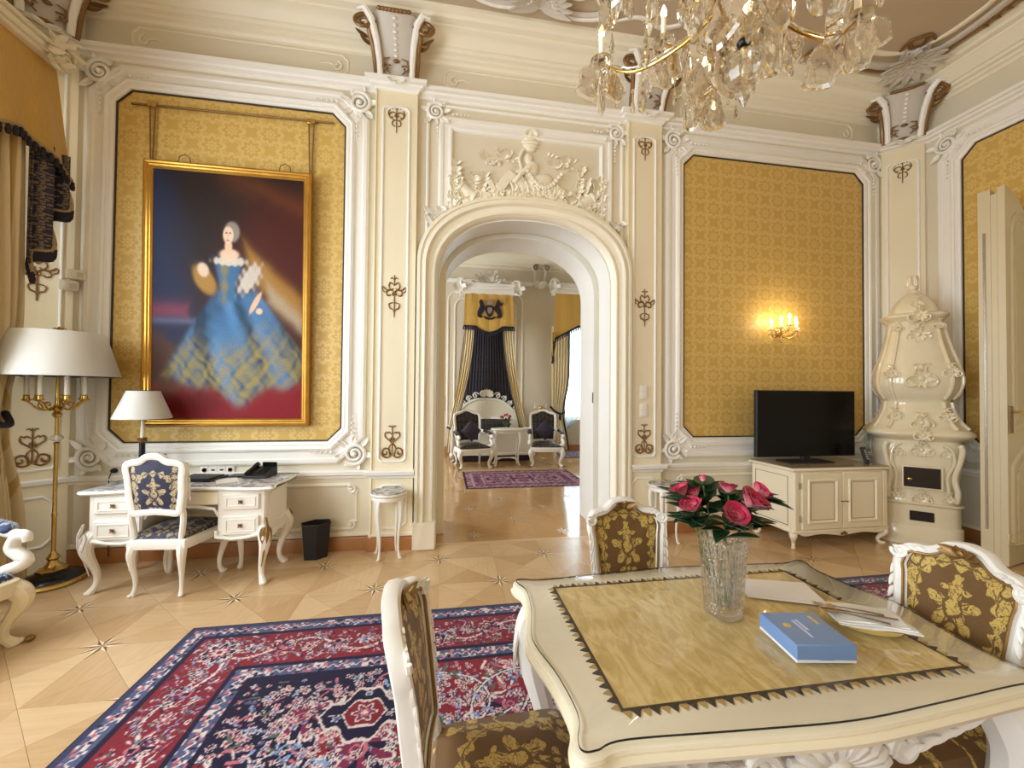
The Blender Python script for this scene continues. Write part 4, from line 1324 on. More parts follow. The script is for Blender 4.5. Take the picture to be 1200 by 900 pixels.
# pale blue gift box
mat('box_blue', srgb(116, 146, 190), .38, var=.03)
mat('box_white', srgb(226, 228, 232), .45, var=.02)
mat('print_white', srgb(236, 236, 236), .5, var=.02)
mat('print_gold', srgb(222, 198, 120), .35, .5, var=.1)
bx = empty('gift_box', (1.057, 1.049, TZ), -.16, 'flat pale blue cardboard gift box with a gold seal and white script', 'box')
bw, bd, bh = .166, .166, .050
MB().rbox((0, 0, .004), (bw, bd, .008), .0015).build('tray', 'box_white', bx)
MB().rbox((0, 0, .0085+(bh-.0085)/2), (bw+.001, bd+.001, bh-.0085), .0018).build('lid', 'box_blue', bx)
MB().rbox((0, -bd/2-.0008, .0105), (.040, .0012, .004), .0005).build('thumb_notch', 'box_blue', bx)
MB().lathe([(.0001, 0), (.011, 0), (.011, .0006), (.0001, .0008)], 20).build('gold_seal', 'print_gold', bx, loc=(-.045, .012, bh))
mb = MB(); rg = random.Random(2)
for row, (n_l, oy, amp) in enumerate(((7, .0, .0045), (11, -.013, .0035))):
    u = -.004 if row else .0
    for k in range(n_l):       # script: short looping pen strokes
        y0 = .040-.0078*k-row*.004
        q = [(-.012-row*.013+.013+amp*cos(a), y0+.0022*sin(a)-.0040*a/6.3, bh+.0004) for a in np.linspace(0, 6.3, 9)]
        mb.tube(q, .00055, 4)
mb.build('script', 'print_white', bx)
MB().box((.055, .04, bh+.0003), (.010, .045, .0006), .0).build('gold_line', 'print_gold', bx)

# paper, plate, napkin and cutlery
mat('paper', srgb(240, 232, 220), .7, var=.02)
mat('porcelain', srgb(246, 244, 238), .15, var=.01)
mat('linen', srgb(242, 240, 236), .8, var=.03, vscale=40)
pp = empty('paper_sheet', (1.235, 1.340, TZ+.002), -.40, 'cream sheet of paper lying between the vase and the napkin', 'paper')
def sheet(mb, w, d, z0=0., bend=.004):
    rr = []
    for i in range(9):
        y = -d/2+d*i/8
        rr.append([(-w/2, y, z0+bend*(i/8)**2), (w/2, y, z0+bend*(i/8)**2), (w/2, y, z0+.0008+bend*(i/8)**2), (-w/2, y, z0+.0008+bend*(i/8)**2)])
    return mb.loft(rr, True, True)
sheet(MB(), .245, .145).build('sheet', 'paper', pp)
sheet(MB(), .230, .135, .0012, .006).build('folded_sheet', 'paper', pp, loc=(.015, .012, 0), rot=(0, 0, .09))
pl = empty('side_plate', (1.345, 1.128, TZ), 0, 'white porcelain plate under the folded napkin', 'plate')
MB().lathe([(.0001, .002), (.055, .002), (.060, 0), (.064, .002), (.105, .013), (.107, .0145), (.104, .0155), (.064, .006), (.0001, .005)], 48).build('dish', 'porcelain', pl)
MB().lathe([(.1062, .0150), (.1074, .0146), (.1074, .0152), (.1062, .0157)], 48).build('rim_line', 'print_gold', pl)
nk = empty('napkin', (1.345, 1.120, TZ+.0165), -.42, 'white linen napkin folded on the plate', 'napkin')
for k, (w, d, z, ox, oy) in enumerate(((.215, .135, 0., .012, -.004), (.210, .130, .0045, .006, .0), (.195, .120, .009, 0., .006))):
    mb = MB(); rr = []
    for i in range(13):
        t = i/12; y = -d/2+d*t
        row = []
        for side in (1, -1):
            us = np.linspace(-w/2, w/2, 13) if side > 0 else np.linspace(w/2, -w/2, 13)
            for u in us:
                row.append((u+ox, y+oy, z+.002*sin(u*40+k)+.002*sin(t*7+k*2)+(.0036 if side < 0 else 0)))
        rr.append(row)
    mb.loft(rr, True, True).build('fold', 'linen', nk)
mb = MB(); rr = []
for i in range(9):
    a = pi*i/8
    rr.append([(.085+.02*cos(a)*q, -.05+.10*t, .012+.006*sin(a)) for t in (0, .33, .66, 1) for q in (1,)])
ck = TZ+.0345
def cutlery(name, loc, rz, label, kind):
    t = empty(name, loc, rz, label, name)
    mb = MB()
    mb.tube([(-.095, 0, 0), (-.05, 0, .002), (.0, 0, .003), (.03, 0, .003)], [.0055, .0048, .003, .0028], 8, flat=.45)
    mb.build('handle', 'steel', t)
    if kind == 'fork':
        MB().prism([(.028, -.003), (.042, -.011), (.055, -.011), (.055, .011), (.042, .011), (.028, .003)], .0022, .0042).build('shoulder', 'steel', t)
        for k in range(4):
            y = -.0092+.0061*k
            MB().tube([(.053, y, .0032), (.075, y, .0022), (.092, y, .004)], [.0017, .0015, .0008], 6).build('tine', 'steel', t)
    elif kind == 'spoon':
        mb = MB(); rr = []
        for i in range(9):
            s = i/8; w = .0165*sin(pi*(.08+.9*s))**.7
            rr.append([(.028+.05*s, w*cos(a), .003+.006*sin(a)*sin(pi*s) if sin(a) < 0 else .0035) for a in np.linspace(0, 2*pi, 13)[:-1]])
        mb.loft(rr, True, True).build('bowl', 'steel', t)
    else:
        MB().prism([(.025, -.0035), (.06, -.008), (.095, -.007), (.105, .0), (.10, .0045), (.025, .0045)], .0024, .0038).build('blade', 'steel', t)
    return t
cutlery('fork', (1.300, 1.135, ck+.006), 2.60, 'steel fork lying on top of the folded napkin', 'fork')
cutlery('knife', (1.325, 1.110, ck), 2.66, 'steel knife lying on the napkin beneath the fork', 'knife')
cutlery('spoon', (1.285, 1.108, ck+.001), 2.45, 'steel spoon with its bowl at the napkin edge', 'spoon')

# dining chairs
dining_chair('dining_chair', (.868, 1.575, .005), 0, 'white dining chair with olive damask back standing between table and doorway', 'dining chairs around the table', DIN)
dining_chair('dining_chair', (.189, 1.095, .005), pi/2-.06, 'white and gilt dining chair turned sideways on the patterned rug with its damask seat showing', 'dining chairs around the table', DIN)
dining_chair('dining_chair', (1.480, 1.15, .005), -pi/2-.06, 'white dining chair with olive damask back standing in front of the tiled stove', 'dining chairs around the table', DIN)

# ------------------------------------------------------------------ large rug
RUG = (-1.53, 3.94, -1.15, 2.865)
def paint_rug(xs, ys, seed=4):
    """Colours of a Persian carpet on a raster: borders, spandrels, vines and flowers, four-fold symmetric."""
    x0, x1, y0, y1 = RUG
    cx, cy = (x0+x1)/2, (y0+y1)/2
    hx, hy = (x1-x0)/2, (y1-y0)/2
    X, Y = np.meshgrid(xs, ys)
    A = np.abs(X-cx); B = np.abs(Y-cy)
    d = np.minimum(hx-A, hy-B)                     # distance from the edge
    red, navy, blue, ivory, pink, green, rose_, sky = [np.array(srgb(*c)) for c in ((130, 22, 38), (30, 22, 52), (78, 84, 120), (214, 196, 190), (184, 100, 112), (86, 98, 84), (122, 34, 70), (126, 152, 190))]
    # texture space for drawing: quadrant raster measured from the corner
    res = .004
    W, H = int(hx/res)+1, int(hy/res)+1
    C = np.zeros((H, W, 3)); C[:] = red
    U, V = np.meshgrid(np.arange(W)*res, np.arange(H)*res)   # distance from the side edges
    D = np.minimum(U, V)
    rg = random.Random(seed)
    def disc(u, v, r, c, lobes=0, ph=0.):
        i0, i1 = max(0, int((v-r)/res)), min(H, int((v+r)/res)+2); j0, j1 = max(0, int((u-r)/res)), min(W, int((u+r)/res)+2)
        if i0 >= i1 or j0 >= j1: return
        du = U[i0:i1, j0:j1]-u; dv = V[i0:i1, j0:j1]-v
        rr_ = np.hypot(du, dv)
        lim = r*(.78+.22*np.cos(lobes*np.arctan2(dv, du)+ph)) if lobes else r
        C[i0:i1, j0:j1][rr_ < lim] = c
    def stroke(pts, w, c):
        for k in range(len(pts)-1):
            p, q = np.array(pts[k]), np.array(pts[k+1]); n = max(2, int(np.linalg.norm(q-p)/(res*.8)))
            for t in np.linspace(0, 1, n): disc(*(p+(q-p)*t), max(w, res*.75), c)
    def flower(u, v, r, pal=None):
        a, b, c = pal or rg.choice([(ivory, pink, red), (blue, ivory, red), (pink, ivory, navy), (sky, navy, pink), (rose_, pink, ivory), (navy, ivory, pink)])
        n = rg.choice((5, 6, 8))
        if r > .017: disc(u, v, r*1.12, ivory if a is not ivory else navy, n)
        disc(u, v, r*.92, a, n); disc(u, v, r*.55, b, n, 1.); disc(u, v, r*.26, c)
    def palmette(u, v, r, ang, c0=navy, c1=ivory):
        for k in range(-3, 4):
            a = ang+k*.42; rr_ = r*(1-.07*abs(k))
            for s in np.linspace(.25, 1, 8):
                disc(u+cos(a)*rr_*s, v+sin(a)*rr_*s, r*.20*(1.25-s*.6), c1)
        for k in range(-3, 4):
            a = ang+k*.42; rr_ = r*(1-.07*abs(k))
            for s in np.linspace(.2, .93, 8):
                disc(u+cos(a)*rr_*s, v+sin(a)*rr_*s, r*.15*(1.2-s*.6), (c0, rose_)[k % 2])
        disc(u, v, r*.30, pink); disc(u, v, r*.18, c0)
    # field: navy corner spandrel with an ogival outline, red ground beyond
    IN = .56
    Uf, Vf = U-IN, V-IN
    th = np.arctan2(Vf, Uf+1e-6)
    rad = np.hypot(Uf/.80, Vf/.56)
    lim = .98+.13*np.cos(6*th)+.06*np.cos(14*th)
    f_in = D > IN
    C[f_in & (rad < lim)] = navy
    C[f_in & (np.abs(rad-lim) < .020)] = ivory
    # medallion in the middle of the carpet
    rm = np.hypot((hx-U)/1.25, (hy-V)/.80); tm = np.arctan2(hy-V, hx-U+1e-6)
    lm = .92+.10*np.cos(8*tm)
    C[rm < lm] = navy; C[np.abs(rm-lm) < .018] = ivory; C[rm < lm*.55] = red
    # vines and flowers in the field
    for k in range(230):
        u, v = rg.uniform(IN+.05, hx), rg.uniform(IN+.05, hy)
        if rg.random() < .55:
            r = rg.uniform(.07, .17); a0 = rg.uniform(0, 6.3); sg = rg.choice((-1, 1))
            sp = spiral((u, v), r, r*.25, a0, a0+sg*rg.uniform(3.5, 5.5), 26)
            w_ = rg.choice((.003, .004, .006)); stroke(sp, w_+.004, navy); stroke(sp, w_, rg.choice((ivory, ivory, pink, green)))
            for t in (3, 9, 15, 21): flower(*sp[t], rg.uniform(.012, .020))
            flower(*sp[-1], rg.uniform(.025, .04))
        else: flower(u, v, rg.uniform(.018, .045))
    for k in range(900):
        u, v = rg.uniform(IN+.02, hx), rg.uniform(IN+.02, hy)
        flower(u, v, rg.uniform(.009, .019))
    for k in range(700):
        u, v = rg.uniform(IN+.02, hx), rg.uniform(IN+.02, hy); a = rg.uniform(0, 6.3); L = rg.uniform(.02, .06)
        stroke([(u, v), (u+L*cos(a), v+L*sin(a))], rg.uniform(.004, .009), rg.choice((ivory, green, blue, pink, sky, navy)))
    for (u, v, r, a) in ((IN+.34, IN+.28, .15, .7), (IN+.85, IN+.18, .12, 1.4), (IN+.16, IN+.66, .12, .2), (IN+.62, IN+.50, .17, .75), (IN+1.3, IN+.35, .14, 2.4), (IN+1.75, IN+.22, .13, 1.6), (IN+.30, IN+1.05, .13, -.4), (IN+1.2, IN+.85, .15, 3.6)):
        palmette(u, v, r, a); palmette(u, v, r*.5, a+pi, rose_, ivory)
    for k in range(420):
        u, v = IN+.02+1.1*rg.random(), IN+.02+.8*rg.random(); flower(u, v, rg.uniform(.008, .024))
    # long scrolling vines with paired leaves across the red ground
    for k in range(16):
        u, v = rg.uniform(IN+.5, hx), rg.uniform(IN+.1, hy); a0 = rg.uniform(0, 6.3); sg = rg.choice((-1, 1)); r = rg.uniform(.22, .42)
        sp = spiral((u, v), r, r*.3, a0, a0+sg*4.6, 44)
        stroke(sp, .011, navy); stroke(sp, .0055, ivory)
        for t in range(3, 44, 4):
            p = sp[t]; q = sp[t-1]; an = atan2(p[1]-q[1], p[0]-q[0])
            for sd in (-1, 1):
                e = (p[0]+.035*cos(an+sd*.9), p[1]+.035*sin(an+sd*.9)); stroke([p, e], .007, rg.choice((ivory, green, sky, pink)))
            if t % 8 == 3: flower(p[0]+.03*cos(an+1.6), p[1]+.03*sin(an+1.6), .022)
    # cartouche close to the corner
    for r, c in ((.185, ivory), (.168, navy), (.105, ivory), (.092, red)):
        u, v = IN+.62, IN+.30
        m = (np.abs(U-u)*.8+np.abs(V-v)+.02*np.cos((U-u)*60)) < r; C[m] = c
    flower(IN+.62, IN+.30, .055); flower(IN+.62, IN+.18, .02); flower(IN+.50, IN+.32, .02); flower(IN+.74, IN+.32, .02)
    # ogee arabesque ribbons sweeping out of the spandrel
    for q in range(3):
        pts = [(IN+.95+.18*q+.5*t, IN+.62-.1*q+.16*sin(5*t+q)) for t in np.linspace(0, 1.2, 20)]
        stroke(pts, .013, ivory); stroke(pts, .006, navy)
    # main border: red with a waving vine, navy palmettes and flowers
    mB = (D > .135) & (D < .43); C[mB] = red*.92+rose_*.08
    for side in (0, 1):
        L = (hx, hy)[side]
        def P(s, e): return (s, .2825+e) if side == 0 else (.2825+e, s)
        ok = lambda s: s > .30
        pts = [P(s, .075*sin((s-.28)*2*pi/.62)) for s in np.arange(.2, L+.1, .02)]
        stroke(pts, .0075, ivory)
        k = 0
        for s in np.arange(.30, L, .155):
            e = .075*sin((s-.28)*2*pi/.62)
            if k % 2 == 0: palmette(*P(s, -e*.9), .085, (pi/2 if side == 0 else 0)+(pi if e < 0 else 0), navy)
            else: flower(*P(s, -e*.2), .042)
            flower(*P(s+.06, e*.4-.03), .02); flower(*P(s+.03, -e+.05), .018); flower(*P(s-.03, .09), .016); flower(*P(s+.02, -.10), .016)
            k += 1
        for _ in range(int(330*L)):
            s = rg.uniform(.15, L); e = rg.uniform(-.13, .13); a = rg.uniform(0, 6.3)
            if rg.random() < .5: flower(*P(s, e), rg.uniform(.007, .013))
            else:
                p = P(s, e); stroke([p, (p[0]+.03*cos(a), p[1]+.03*sin(a))], .004, rg.choice((ivory, sky, green, pink, navy)))
    for r_, c_ in ((.10, ivory), (.088, navy), (.06, pink), (.04, ivory), (.022, red)): disc(.2825, .2825, r_, c_, 8)
    # guard borders
    Dm = np.minimum(U, V); along = np.where(U < V, V, U)
    for lo, hi, c in ((0, .030, navy*.6+blue*.4), (.030, .105, blue), (.105, .135, navy), (.43, .455, navy), (.455, .535, blue), (.535, .56, navy)):
        C[(Dm >= lo) & (Dm < hi)] = c
    gr = np.random.default_rng(8).random((H//4+2, W//4+2))
    sp_ = np.kron(gr, np.ones((4, 4)))[:H, :W]
    band = ((Dm >= .030) & (Dm < .105)) | ((Dm >= .455) & (Dm < .535))
    C[band & (sp_ > .86)] = ivory; C[band & (sp_ < .12)] = navy; C[band & (sp_ > .40) & (sp_ < .47)] = pink
    for m0, w in ((.0675, .022), (.495, .026)):
        wv = np.abs(Dm-m0-.010*np.sin(along*2*pi/.048)); C[(wv < .0045) & (np.abs(Dm-m0) < .034)] = ivory
        dots = (np.hypot((along % .096)-.048, Dm-m0+.012) < .011); C[dots & (np.abs(Dm-m0) < .032)] = pink
    # sample for the vertices
    ui = np.clip(((hx-A)/res).astype(int), 0, W-1); vi = np.clip(((hy-B)/res).astype(int), 0, H-1)
    col = C[vi, ui]
    abr = 1+.10*np.sin(Y*9+2*np.sin(X*1.3))[..., None]*0.5     # faint abrash in the dye
    spk = np.random.default_rng(3).normal(0, .10, col.shape[:2])[..., None]
    grey = col.mean(-1, keepdims=True)
    return np.clip((col*.9+grey*.1)*(abr+spk), 0, 1).reshape(-1, 3)
tint_mat('rug_wool', .95, 260., .35, spec=.1, sheen=.2)
rx = np.concatenate([np.arange(RUG[0], 1.7, .005), np.arange(1.7, RUG[1], .010), [RUG[1]]])
ry = np.concatenate([np.linspace(RUG[2], 1.25, 60)[:-1], np.arange(1.25, RUG[3], .0055), [RUG[3]]])
rug, gx, gy = grid_mesh('persian_rug', rx, ry, lambda X, Y: .0045+.0004*np.sin(X*2.1)*np.sin(Y*2.7), 'rug_wool')
colour_attr(rug, paint_rug(rx, ry))
props(rug, 'large red and navy Persian rug under the dining table', 'rug')
mat('rug_edge_wool', srgb(36, 32, 62), .95, var=.3, vscale=80)
edge = [(RUG[0], RUG[2]), (RUG[1], RUG[2]), (RUG[1], RUG[3]), (RUG[0], RUG[3])]
MB().sweep(edge, [(.004, .0052), (-.003, .0045), (-.005, .0)], fz).build('binding', 'rug_edge_wool', rug)

# ------------------------------------------------------------------ portrait and its hanging
def paint_portrait(us, vs):
    """A generic dim studio portrait: a seated lady in a blue gown, dark drapery, red floor (no copy of any known work)."""
    U, V = np.meshgrid(us, vs)      # 0..1 across, 0..1 up
    def s(c): return np.array(srgb(*c))
    C = np.ones(U.shape+(3,))*s((36, 24, 18))
    def blend(m, c):
        m = np.clip(m, 0, 1)[..., None]; C[:] = C*(1-m)+np.array(c)*m
    n = np.zeros_like(U)
    for k in range(7):
        a = RNG.uniform(0, 6.3); f = 6*1.55**k
        n += np.sin(U*f*cos(a)+V*f*1.7*sin(a)+RNG.uniform(0, 6))/(1.35**k)
    n /= 3.
    def soft(d, w): return 1/(1+np.exp(np.clip(d/w, -30, 30)))
    def ell_(u, v, a, b, rot=0.):
        x, y = (U-u), (V-v)*1.75
        return np.hypot((x*cos(rot)+y*sin(rot))/a, (-x*sin(rot)+y*cos(rot))/b)-1
    blend(soft((U-.25)+.40*(V-.50)+.06*n, .05)*soft(.20-V, .05)*.8, s((34, 46, 78)))       # cool depth at one side
    blend(soft(.60-U+.5*(V-.85)+.05*n, .06)*soft(.28-V, .05)*soft(V-.90, .05), s((74, 26, 16)))  # dark red curtain
    blend(soft(np.abs(V-.93+.18*(U-.75)+.03*n)-.035, .02)*soft(.45-U, .06)*.6, s((112, 60, 28)))
    blend(soft(V-.150-.015*n-.03*U, .012), s((128, 26, 34)))                                   # red carpet
    blend(soft(ell_(.28, .07, .14, .10)+.2*n, .2)*.5, s((70, 16, 18)))
    blend(soft(np.maximum(np.abs(U-.11)-.12, np.abs(V-.435)-.028)+.01*n, .012)*.8, s((132, 62, 82)))   # draped side table
    blend(soft(np.maximum(np.abs(U-.13)-.15, np.abs(V-.395)-.008), .006)*.7, s((96, 110, 140)))
    blend(soft(ell_(.08, .24, .10, .20, .2)+.7*n, .15)*.8, s((84, 54, 36)))
    # gown: skirt spreading to both sides, gold patterned hem, bodice
    cxg = .55+.14*np.clip(.50-V, 0, 1)
    sk = np.maximum(np.abs(U-cxg)-(.13+.95*np.clip(.52-V, 0, 1)**.85), np.maximum(V-.525, .125-V+.045*np.sin(U*7+.6)+.02*np.sin(U*19)))
    fold = np.sin((U-.42)*15/(1.02-V)+n*1.6)+.5*np.sin((U-.3)*31/(1.1-V)+n*2.2+V*9)
    light = np.clip(.55+.32*fold+.9*(.20-np.abs(U-.60)), .18, 1.25)
    blue = s((78, 126, 172))*light[..., None]
    m = soft(sk+.012*n, .008)[..., None]; C[:] = C*(1-m)+np.clip(blue, 0, 1)*m
    damp = np.sin(U*52+n*5)*np.sin(V*64+n*4)+.6*np.sin(U*97+n*7)*np.sin(V*110)
    hem = soft(sk+.012*n, .01)*soft(V-.30-.05*np.sin(U*9+1)-.03*n, .03)*np.clip(.62+.40*damp, 0, 1)
    blend(hem*.9, np.array(s((156, 138, 74))))
    blend(soft(np.maximum(np.abs(U-.84+.25*(V-.45))-.16, np.abs(V-.55+.55*(U-.80))-.055)+.02*n, .012)*.9, s((166, 120, 52)))   # wrap
    blend(soft(np.maximum(np.abs(U-.88)-.12, np.abs(V-.47+.55*(U-.85))-.035)+.02*n, .012)*.85, s((178, 160, 132)))
    bod = np.maximum(np.abs(U-.49-.03*(V-.55))-(.050+.35*np.abs(V-.53)), np.abs(V-.565)-.085)
    blend(soft(bod+.004*n, .006), s((62, 104, 140)))
    blend(soft(np.abs(U-.465)-.016+.008*np.sin(V*90), .006)*soft(bod, .01)*.85, s((140, 122, 60)))
    blend(soft(ell_(.335, .565, .060, .115, .55)+.15*n, .08), s((160, 120, 58)))                # gold sleeve
    blend(soft(ell_(.325, .605, .035, .05, .3)+.1*n, .08), s((214, 190, 164)))
    blend(soft(ell_(.630, .575, .055, .115, -.5)+.25*n+.25*np.sin(U*120)*np.sin(V*110), .10), s((198, 188, 174)))   # lace sleeve
    blend(soft(ell_(.675, .480, .018, .085, -.45), .08), s((222, 182, 150)))                    # forearm
    blend(soft(ell_(.700, .445, .022, .022), .08), s((224, 186, 156)))
    blend(soft(ell_(.50, .645, .105, .032)+.12*n+.12*np.sin(U*150), .08), s((206, 194, 176)))   # lace collar
    blend(soft(ell_(.497, .672, .062, .040), .08), s((228, 192, 164)))
    blend(soft(ell_(.490, .705, .024, .050), .08), s((222, 184, 154)))
    blend(soft(ell_(.512, .765, .050, .072), .06), s((142, 132, 122)))                          # powdered hair
    blend(soft(ell_(.488, .752, .034, .060), .05), s((230, 196, 168)))                          # face
    for u in (.476, .500): blend(soft(ell_(u, .760, .007, .006), .2), s((84, 60, 50)))
    blend(soft(ell_(.486, .730, .010, .005), .2), s((170, 88, 80)))
    blend(soft(ell_(.484, .746, .004, .012), .3)*.5, s((190, 144, 118)))
    C[:] = C*(1+.10*n[..., None])
    return np.clip(C, 0, 1).reshape(-1, 3)
tint_mat('oil_canvas', .6, 90., .08, spec=.2)
PX, PZ = -1.905, 2.335; PWd, PH = 1.36, 2.32
pic = empty('portrait_painting', (PX, BY-.012, 1.175), 0, 'large gilt framed portrait of a lady in a blue gown hanging on the damask', 'painting')
tilt = Matrix.Rotation(.018, 4, 'X')
us = np.linspace(0, 1, 230); vs = np.linspace(0, 1, 390)
cv, _, _ = grid_mesh('canvas', (us-.5)*(PWd-.13), vs*(PH-.13)+.065, lambda X, Y: X*0, 'oil_canvas', pic)
colour_attr(cv, paint_portrait(us, vs))
cv.rotation_euler = (pi/2+.018, 0, 0); cv.location = (0, -.035, 0)
fr_ = MB(); fr_.T = Matrix.Translation((0, -.035, 0)) @ tilt
fr_.sweep(frame_path(-PWd/2, PWd/2, 0, PH), [(0, .022), (0, -.018), (.006, -.030), (.018, -.034), (.028, -.026), (.040, -.026), (.050, -.018), (.058, -.018), (.070, -.004), (.070, .012)], lambda u, v, h: (u, h, v))
fr_.build('gilt_frame', 'old_gilt', pic, sharp=25)
bk = MB(); bk.T = fr_.T; bk.box((0, .012, PH/2), (PWd-.03, .012, PH-.03)); bk.build('back_board', 'dark_cord', pic, smooth=False)
for dx in (-.42, .40):
    MB().tube([(dx, -.075, PH-.0), (dx+.01, -.08, PH+.05), (dx+.05, -.08, PH+.075), (dx+.09, -.08, PH+.05), (dx+.10, -.075, PH)], .0035, 6).build('hook', 'dark_cord', pic)
rl = empty('picture_rail', (0, 0, 0), 0, 'slim brass picture rail with two hanging chains above the portrait', 'picture rail')
MB().tube([(-2.74, BY-.025, 4.012), (-1.06, BY-.025, 4.036)], .010, 8).build('rod', 'stucco_brown', rl)
for x, m_ in ((-2.57, 0), (-1.255, 0)):
    MB().rbox((x, BY-.035, 4.02), (.07, .025, .045), .004).build('bracket', 'brass', rl)
    z1_ = PH+1.175+.02
    mb = MB()
    for k in range(26):
        z = 3.995-k*.0205
        for sx in (-1, 1):
            mb.ell((x+sx*(.022-.0006*k), BY-.03, z), (.008, .006, .012), 6, 5)
    mb.build('chain', 'stucco_brown', rl)

# ------------------------------------------------------------------ desk group
desk = empty('writing_desk', (-1.95, 3.66, 0), 0, 'white rococo writing desk with marble-look top and drawers', 'desk')
def dk(x, y): return (x+1.95, y-3.66)
dx0, dx1 = -2.60+1.95, -1.29+1.95
dt = spline([(dx0, .24), (dx0+.0, .05), (dx0+.025, -.10), (dx0, -.22), (dx0+.03, -.262), (dx0+.20, -.262), (dx0+.34, -.235), (-.10, -.195), (.10, -.195), (dx1-.34, -.235), (dx1-.20, -.262), (dx1-.03, -.262), (dx1, -.22), (dx1-.025, -.10), (dx1, .05), (dx1, .24), (dx1-.04, .27), (0, .27), (dx0+.04, .27)], 4, True)
dt = ccw(dt)
rings = [[(u, v, h) for u, v in offset(dt, o_)] for o_, h in ((.03, .728), (.008, .730), (-.002, .742), (.002, .752), (.008, .757))]
MB().loft(rings, True, True).build('desk_top', 'white_lacquer', desk, sharp=30)
MB().loft([[(u, v, h) for u, v in offset(dt, o_)] for o_, h in ((.012, .757), (.012, .761), (.014, .762))], True, True).build('stone_inset', 'grey_marble', desk, sharp=30)
for sx in (-1, 1):
    xi, xo = (-.255, -.595) if sx < 0 else (.255, .595)
    c = (xi+xo)/2; w = abs(xo-xi)
    b = MB().rbox((c, .0, .545), (w, .44, .37), .012).build('pedestal', 'white_lacquer', desk)
    for z, h in ((.645, .125), (.465, .15)):
        d = MB(); d.rbox((c, -.222, z), (w-.075, .030, h), .010); d = d.build('drawer', 'white_lacquer', desk)
        MB().sweep(frame_path(c-w/2+.065, c+w/2-.065, z-h/2+.025, z+h/2-.025), [(0, 0), (.003, .005), (.008, .005), (.011, 0)], lambda u, v, hh: (u, -.237-hh, v)).build('panel_bead', 'white_lacquer', d)
        k = MB()
        for q in range(4):
            k.leaf((c, -.240, z), (cos(q*pi/2+.78), -.15, sin(q*pi/2+.78)), (0, -1, 0), .022, .014, .2, .3, .002)
        k.ell((c, -.252, z), (.007, .010, .007), 8, 6); k.build('knob', 'gilt', d)
    # side panel
    MB().sweep(frame_path(-.17, .19, .42, .70, .03), [(0, 0), (.004, .006), (.012, .006), (.016, 0)], lambda u, v, hh: (xo+sx*hh, u*(1 if sx > 0 else 1), v)).build('side_bead', 'white_lacquer', desk)
    MB().sweep([(-.20, .36), (-.08, .33), (.0, .35), (.10, .33), (.20, .36)], [(0, 0), (.0, .012), (.02, .016), (.045, .006), (.045, 0)], lambda u, v, hh: (xo+sx*hh*.8, u, v), False).build('side_apron', 'white_lacquer', desk)
    # carved lower edge of the pedestal
    mb = MB().tube([(xi, -.225, .43), (xi+sx*.0, -.23, .385), (c-sx*.06, -.235, .365), (c+sx*.04, -.235, .372), (xo-sx*.04, -.24, .395)], [.014, .015, .012, .012, .014], 8)
    mb.build('apron_scroll', 'white_lacquer', desk)
    for y, dy in ((-.195, -1), (.20, .6)):
        l = cab_leg(xo-sx*.025, y, .44, sx*.8, dy, .044, .022, bow=1.25).build('leg', 'white_lacquer', desk)
        kk = knee_leaf(xo-sx*.01, y+(-.02 if dy < 0 else .02), .45, sx*.8, dy, 1.2)
        if dy < 0: kk.tube([(xo+sx*.012, y-.045, .52), (xo+sx*.03, y-.06, .44), (xo+sx*.028, y-.065, .36), (xo+sx*.0, y-.045, .25), (xo-sx*.02, y-.03, .14)], [.008, .012, .010, .007, .004], 6)
        kk.build('knee_carving', 'gilt' if sx > 0 else 'stucco_shade', l)
    cab_leg(xi+sx*.02, .12, .40, -sx*.4, .4, .034, .020, bow=.8).build('leg', 'white_lacquer', desk)
cd = MB().rbox((0, -.16, .665), (.50, .05, .105), .010).build('centre_drawer', 'ivory_lacquer', desk)
MB().tube([(-.25, -.185, .53), (-.22, -.19, .585), (-.10, -.19, .605), (.10, -.19, .605), (.22, -.19, .585), (.25, -.185, .53)], .012, 8).build('kneehole_bead', 'white_lacquer', desk)
MB().box((0, .21, .58), (.52, .015, .28)).build('modesty_panel', 'ivory_lacquer', desk, smooth=False)

DSK = dict(wood='white_lacquer', accent='gilt', seat='navy_damask_seat', back='navy_damask_back', rear='navy_damask_back', z0=.585, z1=1.045, lean=.10, wt=.215, wb=.185, sw=.235, sd=.22, sz=.45, fw=.045, curve=.25)
dining_chair('desk_chair', (-2.015, 3.555, 0), pi-.10, 'white desk chair with navy damask back pushed up to the writing desk', None, DSK)

# things on the desk
DZ = .7622
tl = empty('table_lamp', (-2.44, 3.80, DZ), 0, 'table lamp with pleated white shade on a black column', 'lamp')
MB().lathe([(.07, 0), (.075, .008), (.07, .02), (.045, .03), (.025, .04), (.022, .06)], 28).build('base', 'gilt', tl)
MB().lathe([(.020, .05), (.022, .08), (.020, .29), (.022, .305)], 20).build('column', 'black_lacquer', tl)
MB().lathe([(.024, .303), (.034, .312), (.026, .322), (.038, .330), (.030, .338), (.012, .342)], 20).build('capital', 'gilt', tl)
MB().lathe([(.013, .338), (.013, .52), (.010, .53)], 16).build('candle_tube', 'candle_white', tl)
def pleats(n, amp): return lambda a, z: 1+amp*cos(n*a)
def shade_mat(nt, bs):
    out = nt.nodes['Material Output']
    tr = nt.nodes.new('ShaderNodeBsdfTranslucent'); tr.inputs[0].default_value = (.97, .95, .90, 1)
    mx = nt.nodes.new('ShaderNodeMixShader'); mx.inputs[0].default_value = .5
    nt.links.new(bs.outputs[0], mx.inputs[1]); nt.links.new(tr.outputs[0], mx.inputs[2]); nt.links.new(mx.outputs[0], out.inputs[0])
mat('lamp_shade', srgb(253, 250, 243), .7, build=shade_mat, var=.02)
